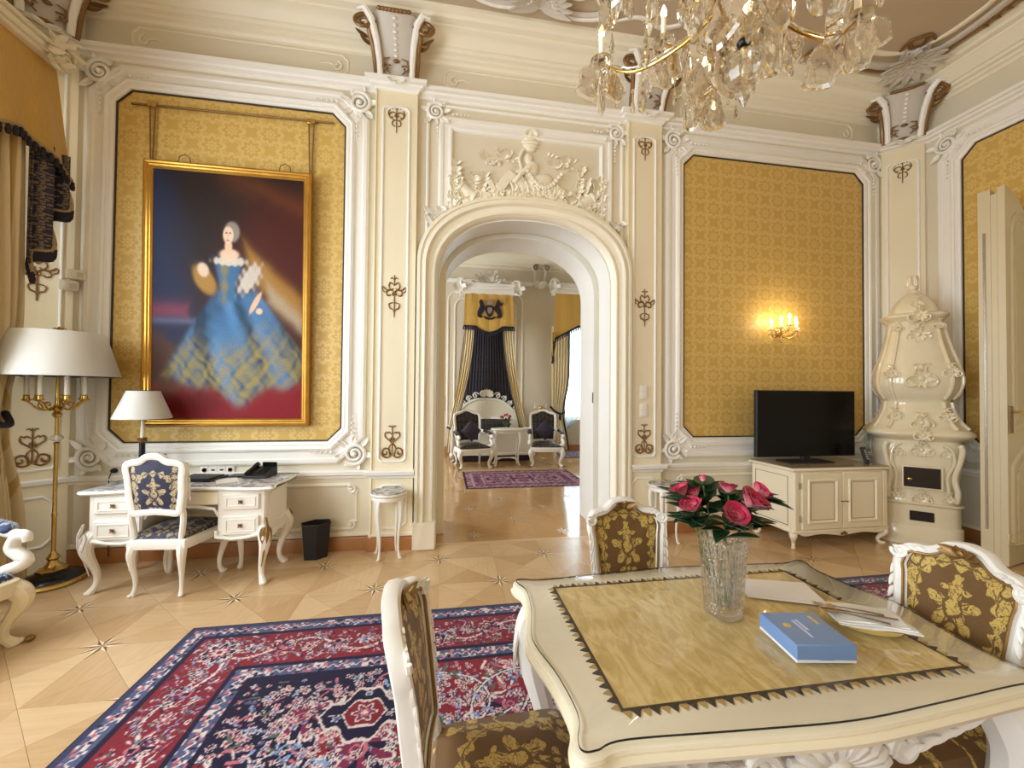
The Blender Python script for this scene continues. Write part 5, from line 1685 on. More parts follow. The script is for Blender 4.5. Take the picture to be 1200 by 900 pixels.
MB().lathe([(.188, .498), (.190, .500), (.104, .728), (.101, .728), (.185, .501), (.188, .498)], 120, rfun=pleats(60, .010)).build('shade', 'lamp_shade', tl, sharp=60)
MB().lathe([(.1045, .724), (.1065, .727), (.1045, .731), (.102, .728)], 60).build('shade_rim', 'dark_cord', tl)

pf = empty('portfolio', (-1.965, 3.735, DZ), -.16, 'black leather portfolio lying closed on the desk', 'folder')
MB().rbox((0, 0, .009), (.30, .22, .018), .004).build('cover', 'black_lacquer', pf)
MB().rbox((0, -.003, .023), (.26, .19, .010), .003).build('notepad_cover', 'matte_black', pf)
ph = empty('telephone', (-1.545, 3.80, DZ), -.15, 'black desk telephone with raised keypad beside a leaflet', 'telephone')
MB().loft([[(-.10, -.085, .0), (.10, -.085, .0), (.10, .085, .0), (-.10, .085, .0)], [(-.10, -.085, .018), (.10, -.085, .018), (.10, .085, .075), (-.10, .085, .075)]], True, True).build('base', 'matte_black', ph, bev=.004)
for i in range(3):
    for j in range(4):
        y = -.035+.028*j
        MB().rbox((.0+.026*i-.0, y, .018+(y+.085)*.335+.004), (.018, .018, .006), .002).build('key', 'black_lacquer', ph)
MB().tube([(-.068, -.075, .036), (-.068, -.055, .050), (-.068, .0, .066), (-.068, .055, .088), (-.068, .080, .092)], [.020, .017, .014, .017, .020], 10).build('handset', 'black_lacquer', ph)
MB().rbox((.035, .080, .085), (.12, .02, .05), .004).build('display', 'screen_black', ph)
lf = props(MB().rbox((0, 0, .001), (.15, .20, .002), .0006).build('leaflet', 'paper', loc=(-1.735, 3.66, DZ), rot=(0, 0, .5)), 'white leaflet lying on the desk in front of the telephone', 'paper')
tabl = empty('tablet', (-1.70, 3.83, DZ), .1, 'thin black tablet lying behind the leaflet', 'tablet')
MB().rbox((0, 0, .008), (.17, .12, .012), .003).build('body', 'matte_black', tabl)
MB().rbox((0, 0, .0145), (.15, .10, .001), .0004).build('screen', 'screen_black', tabl)
so = empty('wall_socket_strip', (-1.998, BY-.006, .782), 0, 'white four-gang socket strip on the wall above the desk', 'socket')
MB().rbox((0, 0, 0), (.285, .012, .085), .003).build('plate', 'white_plastic', so)
for k in range(4):
    x = -.105+.07*k
    MB().rbox((x, -.008, 0), (.058, .006, .058), .002).build('module', 'white_plastic', so)
    if k in (0, 3): 
        m_ = MB(); m_.T = Matrix.Translation((x, -.011, 0)) @ Matrix.Rotation(pi/2, 4, 'X'); m_.lathe([(.022, 0), (.022, .002), (.019, .0025), (.018, .0)], 20); m_.build('socket_ring', 'stucco_shade', so)
    else: MB().rbox((x, -.012, 0), (.030, .003, .014), .001).build('jack', 'matte_black', so)
sk_ = empty('wall_socket', (-2.80, BY-.006, .795), 0, 'white wall socket with a black plug and cable beside the floor lamp', 'socket')
MB().rbox((0, 0, 0), (.085, .012, .085), .003).build('plate', 'white_plastic', sk_)
MB().ell((0, -.02, 0), (.028, .02, .022), 12, 8).build('plug', 'matte_black', sk_)
MB().tube(spline([(0, -.035, -.005), (-.01, -.05, -.04), (-.03, -.03, -.12), (-.03, -.02, -.5), (-.02, -.03, -.73)], 6), .004, 6).build('cable', 'matte_black', sk_)

# wastebasket
wb_ = empty('wastebasket', (-1.125, 3.93, 0), .35, 'black angular wastebasket standing against the wall beside the desk', 'wastebasket')
o6 = [(.135*cos(pi/6+k*pi/3)*1.0, .095*sin(pi/6+k*pi/3)) for k in range(6)]
rr = [[(u*s, v*s, z) for u, v in o6] for s, z in ((.80, 0), (1., .305), (1., .31), (.96, .31), (.78, .02))]
MB().loft(rr, True, True).build('bin_body', 'matte_black', wb_, sharp=20)
MB().sweep(o6, [(0, .300), (-.003, .302), (-.003, .312), (.004, .313)], fz).build('rim', 'black_lacquer', wb_)

# round stools with marble tops
def stool(loc, rz, label):
    t = empty('marble_stool', loc, rz, label, 'side table', 'small round marble-topped side tables')
    MB().lathe([(.0001, .578), (.150, .578), (.155, .582), (.155, .592), (.150, .597), (.0001, .597)], 40).build('marble_top', 'grey_marble', t)
    MB().lathe([(.12, .520), (.147, .522), (.150, .535), (.146, .552), (.156, .560), (.164, .572), (.162, .582), (.157, .585), (.150, .580), (.12, .578)], 40).build('apron_ring', 'white_lacquer', t)
    for k in range(4):
        a = pi/4+k*pi/2
        cab_leg(.122*cos(a), .122*sin(a), .555, cos(a), sin(a), .021, .014, bow=1.0).build('leg', 'white_lacquer', t)
    return t
stool((-.490, 3.865, 0), .25, 'round marble-topped white side table between wastebasket and doorway')
stool((2.225, 3.84, 0), .1, 'round marble-topped white side table behind the roses')

# floor lamp
fl = empty('floor_lamp', (-2.975, 3.715, 0), 0, 'tall brass candelabra floor lamp with a wide cream shade', 'lamp')
MB().lathe([(.19, .0), (.20, .010), (.195, .03), (.185, .036)], 48, rfun=lambda a, z: 1+.012*cos(40*a)).build('gilt_rim', 'brass', fl)
MB().lathe([(.185, .030), (.17, .055), (.12, .075), (.10, .085), (.08, .10)], 48).build('base', 'black_lacquer', fl)
MB().lathe([(.085, .092), (.09, .105), (.06, .12), (.035, .15), (.028, .17), (.040, .19), (.030, .21), (.018, .225), (.014, .24)], 24, rfun=lambda a, z: 1+.08*cos(8*a)*(1 if z < .13 else 0)).build('base_ornament', 'brass', fl)
MB().lathe([(.014, .23), (.014, .50), (.018, .52), (.013, .54), (.013, 1.06), (.020, 1.075), (.012, 1.085)], 16).build('stem', 'brass', fl)
MB().ell((0, 0, 1.115), (.040, .040, .028), 12, 8).build('crystal_ball', 'cut_crystal', fl, smooth=False)
MB().lathe([(.012, 1.14), (.011, 1.18), (.010, 1.27), (.025, 1.285), (.030, 1.30), (.020, 1.32), (.032, 1.335), (.024, 1.36), (.014, 1.38), (.010, 1.60), (.008, 1.95)], 18).build('upper_stem', 'brass', fl)
arm0 = None
for k in range(7):
    a = 2*pi*k/7+.3
    P = [(.02, 0, 1.36), (.06, 0, 1.335), (.10, 0, 1.345), (.135, 0, 1.385), (.155, 0, 1.405)]
    if arm0 is None:
        mb = MB().tube(spline(P, 5), .007, 7)
        mb.tube([(.075+q[0], 0, 1.375+q[1]) for q in spiral((0, 0), .030, .008, -1.6, 4.5, 20)], .005, 6)
        mb.lathe([(.010, 0), (.026, .010), (.030, .018), (.020, .02), (.016, .045), (.020, .05)], 14, (.157, 0, 1.400))
        arm0 = mb.build('candle_arm', 'brass', fl)
        can0 = MB().lathe([(.0145, 0), (.0145, .155), (.012, .16)], 14, (.157, 0, 1.447)).build('candle', 'candle_white', arm0)
        arm0.rotation_euler = (0, 0, a)
    else:
        o = share(arm0, fl, rot=(0, 0, a)); c = share(can0, o)
MB().lathe([(.358, 1.595), (.360, 1.597), (.262, 1.935), (.258, 1.935), (.355, 1.598), (.358, 1.595)], 72).build('shade', 'lamp_shade', fl, sharp=60)
mb = MB()
for k in range(3):
    a = 2*pi*k/3; mb.tube([(0, 0, 1.93), (.26*cos(a), .26*sin(a), 1.93)], .003, 5)
mb.build('shade_carrier', 'brass', fl)
mb = MB(); mb.lathe([(.006, 1.93), (.012, 1.945), (.008, 1.955), (.02, 1.965), (.006, 1.985)], 12)
for sx in (-1, 1): mb.tube([(sx*a, 0, 1.958+b) for a, b in spiral((.03, 0), .018, .006, pi, -1.5*pi, 16)], .004, 6)
mb.build('finial', 'brass', fl)

# white motion sensor boxes on the corner
for (x, y, z, lb) in ((-3.095, 4.005, 2.465, 'white plastic sensor box, upper of two on the corner pilaster'), (-3.125, 3.98, 2.365, 'white plastic sensor box, lower of two on the corner pilaster')):
    t = empty('motion_sensor', (x, y, z), pi/4-.3, lb, 'sensor', 'wall sensors beside the portrait')
    MB().rbox((0, -.02, 0), (.115, .055, .080), .006).build('housing', 'white_plastic', t)
    MB().rbox((.03, -.049, -.005), (.040, .004, .045), .002).build('lens', 'stucco_shade', t)

# light switches on the pilaster
for z, lb in ((1.515, 'white light switch plate, upper of two beside the doorway'), (1.325, 'white light switch plate, lower of two beside the doorway')):
    t = empty('light_switch', (2.075, BY-PW-.006, z), 0, lb, 'switch', 'switches beside the doorway')
    MB().rbox((0, 0, 0), (.085, .010, .145), .003).build('plate', 'white_plastic', t)
    for q in (-.033, .033): MB().rbox((0, -.008, q), (.056, .006, .056), .002).build('rocker', 'white_plastic', t)

# blue armchair at the edge of the picture
def armchair(loc, rz, label, fab, wood, frame, group=None, top=1.06):
    ac = empty('armchair', loc, rz, label, 'armchair', group)
    w_, d_ = .32, .30
    so_ = spline([(0, -d_-.03), (w_*.8, -d_-.01), (w_, -d_+.05), (w_*.95, 0), (w_*.85, d_), (0, d_), (-w_*.85, d_), (-w_*.95, 0), (-w_, -d_+.05), (-w_*.8, -d_-.01)], 4, True)
    pad(offset(so_, .012), .36, .43, fz, .05, .06).build('seat', fab, ac)
    rail(so_, [(-.012, .30), (.035, .30), (.035, .385), (.010, .392), (-.010, .38), (-.016, .34)], fz).build('seat_rail', wood, ac, sharp=30)
    for sx in (-1, 1):
        l = cab_leg(sx*w_*.92, -d_+.03, .34, sx, -1, .050, .028, bow=1.2).build('leg', wood, ac)
        MB().ell((sx*(w_*.92+.055), -d_+.03-.055, .018), (.024, .024, .018), 10, 6).build('gilt_toe', 'gilt', l)
        cab_leg(sx*w_*.80, d_-.02, .34, sx*.5, 1, .040, .022).build('leg', wood, ac)
        a = MB().tube(spline([(sx*(w_-.02), -d_+.10, .42), (sx*(w_+.03), -d_+.02, .47), (sx*(w_+.015), -d_+.10, .54), (sx*(w_+.02), -d_+.07, .615), (sx*(w_+.02), -d_+.01, .625), (sx*(w_+.02), -d_+.0, .59)], 6), [.036]*14+[.034]*6+[.032-.0012*i for i in range(11)], 10)
        a.build('arm_support', frame, ac)
        MB().tube(spline([(sx*(w_+.02), -d_+.06, .625), (sx*(w_+.01), 0, .655), (sx*(w_-.03), d_-.03, .70)], 6), [.03]*13, 10).build('arm_rail', frame, ac)
        MB().tube(spline([(sx*(w_+.018), -d_+.10, .655), (sx*(w_+.012), -.03, .685), (sx*(w_-.01), .15, .70)], 6), [.030]+[.045]*11+[.030], 10, flat=.7).build('arm_pad', fab, ac)
    def fba(u, v, h): return (u, d_-.01+(v-.42)*.22-.4*u*u-h, v)
    bo = [(a, b+.46) for a, b in sym(spline([(0, top-.46), (.07, top-.475), (.16, top-.515), (.25, top-.54), (.29, top-.61), (.285, .30), (.27, .12), (.24, .0), (.12, -.005), (0, .0)], 4))]
    rail(bo, [(0, -.025), (-.006, .0), (0, .022), (.014, .028), (.045, .020), (.050, .0), (.045, -.025), (.014, -.03)], fba).build('back_frame', frame, ac, sharp=30)
    pad(offset(bo, .044), 0, .02, fba, .03, .03).build('back_pad', fab, ac)
    pad(offset(bo, .044)[::-1], 0, .012, lambda u, v, h: fba(u, v, -h), -.03, .01).build('back_panel', fab, ac)
    return ac
armchair((-2.826, 2.645, 0), 1.25, 'blue brocade armchair with white scrolled arms beside the curtain', 'blue_brocade', 'carved_cream', 'white_lacquer')

# ------------------------------------------------------------------ television corner
cab = empty('television_cabinet', (3.895, 3.72, 0), 0, 'cream two-door cabinet on curved legs carrying the television', 'cabinet')
cw, cdp = 1.09, .54
MB().rbox((0, 0, .46), (cw, cdp, .60), .012).build('body', 'ivory_lacquer', cab)
MB().rbox((0, 0, .772), (cw+.05, cdp+.05, .030), .010).build('top', 'ivory_lacquer', cab)
mat('grey_top', srgb(150, 132, 108), .18, var=.08)
MB().rbox((0, 0, .790), (cw+.03, cdp+.03, .008), .003).build('stone_top', 'grey_top', cab)
MB().rbox((0, 0, .170), (cw+.03, cdp+.03, .030), .010).build('plinth_moulding', 'ivory_lacquer', cab)
for sx in (-1, 1):
    c = sx*.232
    d = MB().rbox((c, -cdp/2-.008, .465), (.455, .022, .55), .006).build('door', 'ivory_lacquer', cab)
    fd = lambda u, v, h: (u, -cdp/2-.019-h, v)
    MB().sweep(frame_path(c-.165, c+.165, .255, .675), [(0, 0), (.0, .010), (.008, .014), (.018, .008), (.024, .0)], fd).build('door_moulding', 'ivory_lacquer', d, sharp=25)
    MB().sweep(frame_path(c-.135, c+.135, .285, .645), [(0, .0004), (0, .002), (.003, .002), (.003, .0004)], fd).build('gilt_line', 'stucco_brown', d)
    MB().tube([(c-sx*.212, -cdp/2-.02, .46), (c-sx*.214, -cdp/2-.042, .46), (c-sx*.190, -cdp/2-.045, .462)], [.004, .006, .003], 7).build('handle', 'stucco_brown', d)
    for y in (-1, 1):
        cab_leg(sx*(cw/2-.04), y*(cdp/2-.04), .165, sx, y, .034, .020, bow=1.3).build('leg', 'ivory_lacquer', cab)
    MB().rbox((sx*(cw/2-.032), -cdp/2-.006, .465), (.045, .014, .56), .004).build('corner_post', 'ivory_lacquer', cab)
for z in (.30, .62): MB().tube([(-cw/2+.058, -cdp/2-.02, z-.03), (-cw/2+.058, -cdp/2-.02, z+.03)], .006, 8).build('hinge', 'steel', cab)
MB().sweep(frame_path(-.21, .21, .22, .70), [(0, 0), (.0, .004), (.003, .004), (.005, 0)], lambda u, v, h: (-cw/2-h, -u, v)).build('side_bead', 'stucco_brown', cab)
ao = [(-.50, .155), (-.42, .13), (-.25, .145), (-.08, .130), (0, .118), (.08, .130), (.25, .145), (.42, .13), (.50, .155)]
rr = [[(u, -cdp/2-.012, z), (u, -cdp/2+.015, z), (u, -cdp/2+.015, .18), (u, -cdp/2-.012, .18)] for u, z in spline(ao, 3)]
MB().loft(rr, True, True).build('apron', 'ivory_lacquer', cab)
mb = MB()
for k in range(5): mb.leaf((0, -cdp/2-.018, .135), (cos(.4+k*.58), -.1, .4*sin(.4+k*.58)), (0, -1, 0), .045, .02, .2, .3, .003)
mb.build('apron_carving', 'gilt', cab)

tv = empty('television', (3.80, 3.76, .7942), 0, 'large black flat screen television on the cream cabinet', 'television')
MB().rbox((0, 0, .405), (1.205, .045, .70), .006).build('housing', 'matte_black', tv)
MB().rbox((0, -.0232, .408), (1.185, .003, .675), .001).build('screen', 'screen_black', tv)
MB().rbox((0, .0, .040), (.10, .035, .06), .006).build('neck', 'matte_black', tv)
MB().rbox((0, .0, .006), (.52, .22, .012), .004).build('foot', 'matte_black', tv)
rc = empty('remote_control', (4.34, 3.56, .7942), .3, 'black remote control standing beside the television', 'remote')
m_ = MB(); m_.T = Matrix.Rotation(-.25, 4, 'X'); m_.rbox((0, 0, .088), (.06, .03, .172), .006); m_.build('body', 'matte_black', rc)
for i in range(2):
    for j in range(5):
        m_ = MB(); m_.T = Matrix.Rotation(-.25, 4, 'X'); m_.rbox((-.011+.022*i, -.016, .05+.022*j), (.014, .004, .012), .001); m_.build('button', 'stucco_shade', rc)

# ------------------------------------------------------------------ tiled stove
def glaze(nt, bs):
    f = noise(nt, coords(nt), 5., 4.)
    nt.links.new(mixc(nt, f, srgb(224, 210, 174), srgb(240, 230, 202)), bs.inputs['Base Color'])
mat('glazed_ceramic', srgb(236, 224, 192), .14, build=glaze, spec=.6)
mat('stove_iron', srgb(44, 34, 24), .45, .4, var=.2)
stove = empty('tiled_stove', (4.955, 3.575, 0), -pi/4, 'tall glazed cream rococo tiled stove standing in the corner', 'stove')
def spart(name, prof, seg=64, sq=3.6, m='glazed_ceramic', rf=None, sharp=40):
    P = spline(prof, 3) if len(prof) > 4 and name not in ('plinth',) else prof
    return MB().lathe(P, seg, sq=sq, rfun=rf).build(name, m, stove, sharp=sharp)
K = 1.0
spart('plinth', [(.318, 0), (.318, .19), (.310, .20), (.302, .205), (.302, .395), (.318, .405), (.326, .418), (.318, .432)], sq=6)
spart('firebox', [(.300, .430), (.290, .50), (.298, .60), (.315, .75), (.330, .90), (.328, 1.0), (.315, 1.05)], sq=4.2)
spart('middle_cornice', [(.315, 1.045), (.340, 1.065), (.380, 1.085), (.408, 1.11), (.406, 1.135), (.38, 1.165)], sq=3.8, rf=lambda a, z: 1+.018*cos(4*a+pi))
spart('shoulder', [(.38, 1.165), (.335, 1.21), (.300, 1.28), (.272, 1.36), (.258, 1.43), (.268, 1.47)], sq=3.4)
spart('belly', [(.268, 1.465), (.305, 1.52), (.332, 1.60), (.336, 1.68), (.320, 1.78), (.280, 1.92), (.240, 2.08), (.216, 2.20), (.208, 2.28)], sq=3.2)
spart('crown_cornice', [(.208, 2.275), (.225, 2.295), (.248, 2.315), (.262, 2.335), (.248, 2.355), (.20, 2.37)], sq=3.0, rf=lambda a, z: 1+.035*cos(8*a))
spart('dome', [(.195, 2.365), (.190, 2.40), (.168, 2.46), (.128, 2.52), (.085, 2.57), (.050, 2.60), (.040, 2.63)], sq=2.8, rf=lambda a, z: 1+.03*cos(8*a))
mb = MB().ell((0, 0, 2.665), (.045, .045, .045), 14, 8)
for k in range(8):
    a = k*pi/4
    mb.leaf((.02*cos(a), .02*sin(a), 2.66), (.35*cos(a), .35*sin(a), 1), (cos(a), sin(a), 0), .12, .05, -.25, .3, .006)
mb.tube([(0, 0, 2.68), (.015, 0, 2.74), (-.006, 0, 2.79)], [.03, .02, .006], 8)
mb.build('finial', 'glazed_ceramic', stove)
def sup(r, a, sq=3.4):   # point on a super-ellipse cross-section
    ca, sa = cos(a), sin(a); f = (abs(ca)**sq+abs(sa)**sq)**(-1/sq); return r*f*ca, r*f*sa
def rib(a, prof, rad, off=.004):
    P = []
    for r, z in spline(prof, 4):
        x, y = sup(r+off, a); P.append((x, y, z))
    return MB().tube(P, rad, 8)
up_prof = [(.272, 1.475), (.313, 1.54), (.337, 1.65), (.320, 1.78), (.278, 1.93), (.240, 2.08), (.212, 2.25)]
lo_prof = [(.296, .45), (.292, .55), (.306, .68), (.326, .85), (.326, 1.0)]
for a in (-pi/2-.62, -pi/2+.62, 0-.62, pi+.62):
    rib(a, up_prof, .016).build('rib', 'glazed_ceramic', stove)
    rib(a, [(.375, 1.17), (.325, 1.24), (.275, 1.36), (.262, 1.44)], .016).build('rib', 'glazed_ceramic', stove)
for a in (-pi/2-.58, -pi/2+.58):
    MB().tube(spline([(sup(.305, a, 4.2)[0], -.306, .46), (sup(.30, a, 4.2)[0]*1.02, -.304, .55), (sup(.29, a, 4.2)[0], -.308, .70), (sup(.325, a, 4.2)[0]*1.1, -.332, .85), (sup(.325, a, 4.2)[0]*1.02, -.336, .97), (sup(.3, a, 4.2)[0]*.8, -.338, 1.02)], 5), .014, 8).build('rib', 'glazed_ceramic', stove)
    MB().tube(spline([(sup(.30, a)[0]*1.30, -.305, .46), (sup(.30, a)[0]*1.36, -.315, .56), (sup(.30, a)[0]*1.26, -.305, .70), (sup(.32, a)[0]*1.34, -.325, .86), (sup(.32, a)[0]*1.42, -.335, .97), (sup(.32, a)[0]*1.34, -.335, 1.03)], 4), [.022, .026]+[.024]*17+[.026, .02], 9).build('corner_volute', 'glazed_ceramic', stove)
def sprig(cx, r, cz, s, seed, name='rocaille'):
    rg = random.Random(seed); mb = MB()
    for k in range(10):
        a = 2*pi*k/10+rg.uniform(-.2, .2)
        mb.leaf((cx+.02*cos(a)*s, -r, cz+.02*sin(a)*s), (cos(a), -.2, sin(a)), (0, -1, 0), rg.uniform(.05, .085)*s, .030*s, .3, .3, .005)
    for sx in (-1, 1):
        mb.tube([(cx+sx*(.05*s+u), -r-.006, cz-.03*s+v) for u, v in spiral((0, 0), .055*s, .012*s, pi*.6, -pi*1.5, 24)], [.011*s]*25, 7)
        mb.tube([(cx+sx*(.02*s+u), -r-.004, cz+.09*s+v) for u, v in spiral((0, 0), .035*s, .008*s, pi*.2, pi*2., 20)], [.008*s]*21, 7)
    mb.ell((cx, -r-.01, cz), (.022*s, .018, .022*s), 10, 6)
    return mb.build(name, 'glazed_ceramic', stove)
sprig(0, .332, 1.68, 1.25, 1); sprig(0, .225, 2.13, 1.0, 2); sprig(0, .262, 2.325, .9, 3); sprig(0, .345, 1.235, .9, 4); sprig(0, .405, 1.115, .75, 5)
sprig(0, .332, .965, .9, 6); sprig(-.17, .325, .93, .55, 7); sprig(.17, .325, .93, .55, 8); sprig(0, .305, .475, .8, 9)
sprig(-.22, .318, 1.74, .7, 10); sprig(.22, .318, 1.74, .7, 11); sprig(0, .165, 2.46, .6, 12); sprig(-.19, .29, 1.30, .7, 13); sprig(.19, .29, 1.30, .7, 14)
sprig(-.19, .325, .50, .5, 15); sprig(.19, .325, .50, .5, 16); sprig(-.155, .215, 2.22, .5, 17); sprig(.155, .215, 2.22, .5, 18)
fdr = MB().rbox((0, -.315, .685), (.275, .03, .205), .004).build('fire_door', 'stove_iron', stove)
MB().sweep(frame_path(-.14, .14, .58, .79), [(-.010, 0), (-.008, .016), (.004, .018), (.008, 0)], lambda u, v, h: (u, -.325-h, v)).build('door_frame', 'glazed_ceramic', fdr)
MB().ell((-.09, -.336, .665), (.022, .012, .016), 10, 6).build('latch', 'brass', fdr)
vt = MB().rbox((0, -.306, .295), (.175, .022, .095), .004).build('ash_door', 'stove_iron', stove)
for k in range(5): MB().rbox((-.06+.03*k, -.319, .295), (.006, .004, .07), .001).build('slot', 'matte_black', vt)

# ------------------------------------------------------------------ open folding door leaf at the right wall
door_2 = empty('door_2', (5.42, 3.06, 0), atan2(-.115, -.54), kind='structure', label='tall cream folding door leaf standing open in front of the damask')
DW = .553
def leaf_outline(w, zt, drop, z0=.01):
    return [(0, z0), (w, z0)]+[(w*cos(a) if False else w*(1-k/14), zt-drop*(k/14)**2.0) for k, a in enumerate([0]*15)]
mat('door_paint', srgb(214, 200, 164), .38, var=.03)
# local x runs from the hinge to the free edge; +y is the side that faces the camera
lo_ = leaf_outline(DW, 3.39, .42)
for y0, y1, nm in ((.085, .130, 'leaf_panel'), (-.040, .040, 'leaf_panel')):
    MB().prism(lo_, y0, y1, lambda u, v, h: (u, h, v)).build(nm, 'door_paint', door_2, smooth=False)
MB().rbox((DW-.012, .062, 1.68), (.020, .045, 3.32), .003).build('rebate_strip', 'door_paint', door_2)
MB().rbox((DW+.002, .0, 1.65), (.006, .018, 2.7), .001).build('bolt_channel', 'steel', door_2)
def dface(u, v, h): return (u, .130+h, v)
DPROF = [(0, 0), (.0, .010), (.010, .016), (.022, .012), (.030, .004), (.034, 0)]
upo = [(.085, 1.30), (DW-.09, 1.18), (DW-.09, 2.98)]+[(DW/2+(DW/2-.09)*cos(a), 2.98+.22*sin(a)) for a in np.linspace(.2, pi-.2, 14)]+[(.085, 2.86)]
MB().sweep(upo[::-1], [(-o_, h) for o_, h in DPROF], dface).build('upper_panel_moulding', 'door_paint', door_2, sharp=25)
def shrink(o, d): return offset(ccw(o), d)
MB().sweep(shrink(upo, .075), [(0, 0), (.004, .008), (.014, .008), (.018, 0)], dface).build('upper_inner_bead', 'door_paint', door_2)
loo = spline([(.09, .20), (DW-.10, .20), (DW-.085, .25), (DW-.085, .78), (DW-.12, .90), (DW*.5, 1.0), (.12, 1.06), (.085, 1.02), (.085, .25)], 4, True)
MB().sweep(ccw(loo), [(-o_, h) for o_, h in DPROF], dface).build('lower_panel_moulding', 'door_paint', door_2, sharp=25)
MB().sweep(shrink(loo, .085), [(0, 0), (.004, .008), (.014, .008), (.018, 0)], dface).build('lower_inner_bead', 'door_paint', door_2)
MB().rbox((DW-.045, .137, 1.30), (.05, .014, .24), .003).build('lock_case', 'stucco_brown', door_2)
MB().tube([(DW-.045, .14, 1.37), (DW-.045, .19, 1.37), (DW-.06, .20, 1.37), (DW-.14, .20, 1.365)], [.009, .009, .010, .007], 8).build('handle', 'brass', door_2)
# casing of the door opening in the right wall
t = empty('trim_%d' % ntrim, kind='structure', label='white arched door casing on the right wall'); ntrim += 1
cs = [(-3.02, 0), (-3.02, 2.9)]+[(-2.12+.90*cos(a), 2.9+.52*sin(a)) for a in np.linspace(pi, 0, 20)][1:-1]+[(-1.22, 2.9), (-1.22, 0)]
MB().sweep(cs, [(.10, 0), (.10, .03), (.07, .055), (.04, .05), (.03, .03), (-.03, .03), (-.06, .05), (-.09, .04), (-.10, 0)], rightf, False).build('casing', 'stucco_white', t, sharp=25)
MB().prism(ccw(cs), -.01, .022, rightf).build('closed_leaf', 'door_paint', t, smooth=False)
MB().sweep(frame_path(-2.85, -2.20, .25, 2.7, .06), [(-o_, h) for o_, h in DPROF], lambda u, v, h: rightf(u, v, h+.022)).build('leaf_moulding', 'door_paint', t, sharp=25)
MB().sweep(frame_path(-2.04, -1.39, .25, 2.7, .06), [(-o_, h) for o_, h in DPROF], lambda u, v, h: rightf(u, v, h+.022)).build('leaf_moulding', 'door_paint', t, sharp=25)

# ------------------------------------------------------------------ warm lamps
def bulb_mat(nt, bs): pass
mat('lit_bulb', (1, .8, .5), .4, emit=((1, .78, .46), 26.))
mat('crystal_lit', build=crystal(.25, (1, .96, .86)))
def lamp_light(parent, loc, power, r=.02, col=(1, .76, .48)):
    d = bpy.data.lights.new('bulb_light', 'POINT'); d.energy = power; d.color = col; d.shadow_soft_size = r
    o = bpy.data.objects.new('bulb_light', d); COL.objects.link(o); o.parent = parent; o.location = loc; return o
def drop_mesh(L, W, T, facets=6):
    # faceted pear drop hanging from z = 0
    return MB().lathe([(W*.10, 0), (W*.22, -L*.12), (W*.55, -L*.45), (W, -L*.74), (W*.75, -L*.90), (W*.05, -L)], facets)
def leafdrop(L, W, T=.006, seed=0):
    # flat rock-crystal pendant with a wavy edge
    rg = random.Random(seed); out = []
    n = 22
    for k in range(n):
        a = 2*pi*k/n
        w = W*.5*(1+.16*cos(5*a+seed)+.06*rg.uniform(-1, 1))
        out.append((w*sin(a)*(1-.28*cos(a)), -L*.5+L*.5*cos(a)*(1+.05*rg.uniform(-1, 1))))
    out = ccw(out)
    mb = MB(); f = lambda u, v, h: (u, h, v)
    cx, cy = 0, -L*.55
    rings = []
    for s, h in ((.35, -T), (.80, -T*.9), (1., -T*.2), (1., T*.2), (.80, T*.9), (.35, T)):
        rings.append([f(cx+(u-cx)*s, cy+(v-cy)*s, h) for u, v in out])
    return mb.loft(rings, True, True)
sc_ = empty('wall_sconce', (3.735, BY-.006, 2.215), 0, 'gilt crystal wall sconce with lit candle bulbs on the damask', 'wall lamp')
mb = MB(); mb.T = Matrix.Rotation(pi/2, 4, 'X'); mb.lathe([(.0001, 0), (.055, 0), (.05, .012), (.03, .02), (.015, .03), (.0001, .034)], 24); mb.build('rose_plate', 'brass', sc_)
first = None
for k, (a, r_, zb) in enumerate(((-1.25, .17, .0), (-.62, .16, .02), (0, .15, .05), (.62, .16, .02), (1.25, .17, .0))):
    ex, ey = sin(a)*r_, -.05-cos(a)*r_*.8
    ar = MB().tube(spline([(0, -.03, -.03), (ex*.45, ey*.5, -.075+zb), (ex*.9, ey*.9, -.055+zb), (ex, ey, -.01+zb)], 5), .0055, 7).build('arm', 'brass', sc_)
    MB().lathe([(.006, 0), (.034, .008), (.036, .012), (.012, .014), (.012, .025)], 16, (ex, ey, -.01+zb)).build('drip_pan', 'crystal_lit', ar)
    MB().lathe([(.010, 0), (.010, .065), (.008, .068)], 12, (ex, ey, .012+zb)).build('candle', 'candle_white', ar)
    MB().lathe([(.004, 0), (.012, .012), (.013, .022), (.008, .038), (.001, .052)], 12, (ex, ey, .080+zb)).build('bulb', 'lit_bulb', ar)
    lamp_light(sc_, (ex, ey-.01, .105+zb), 2.6, .016)
    for q in range(4):
        b = 2*pi*q/4+.4
        o = drop_mesh(.055, .010, 0).build('crystal_drop', 'crystal_lit', ar) if first is None else share(first, ar)
        first = first or o
        o.location = (ex+.033*cos(b), ey+.033*sin(b), zb-.004)
MB().lathe([(.004, 0), (.02, .02), (.012, .05), (.02, .07), (.006, .11)], 10, (0, -.055, -.13)).build('centre_drop', 'crystal_lit', sc_)

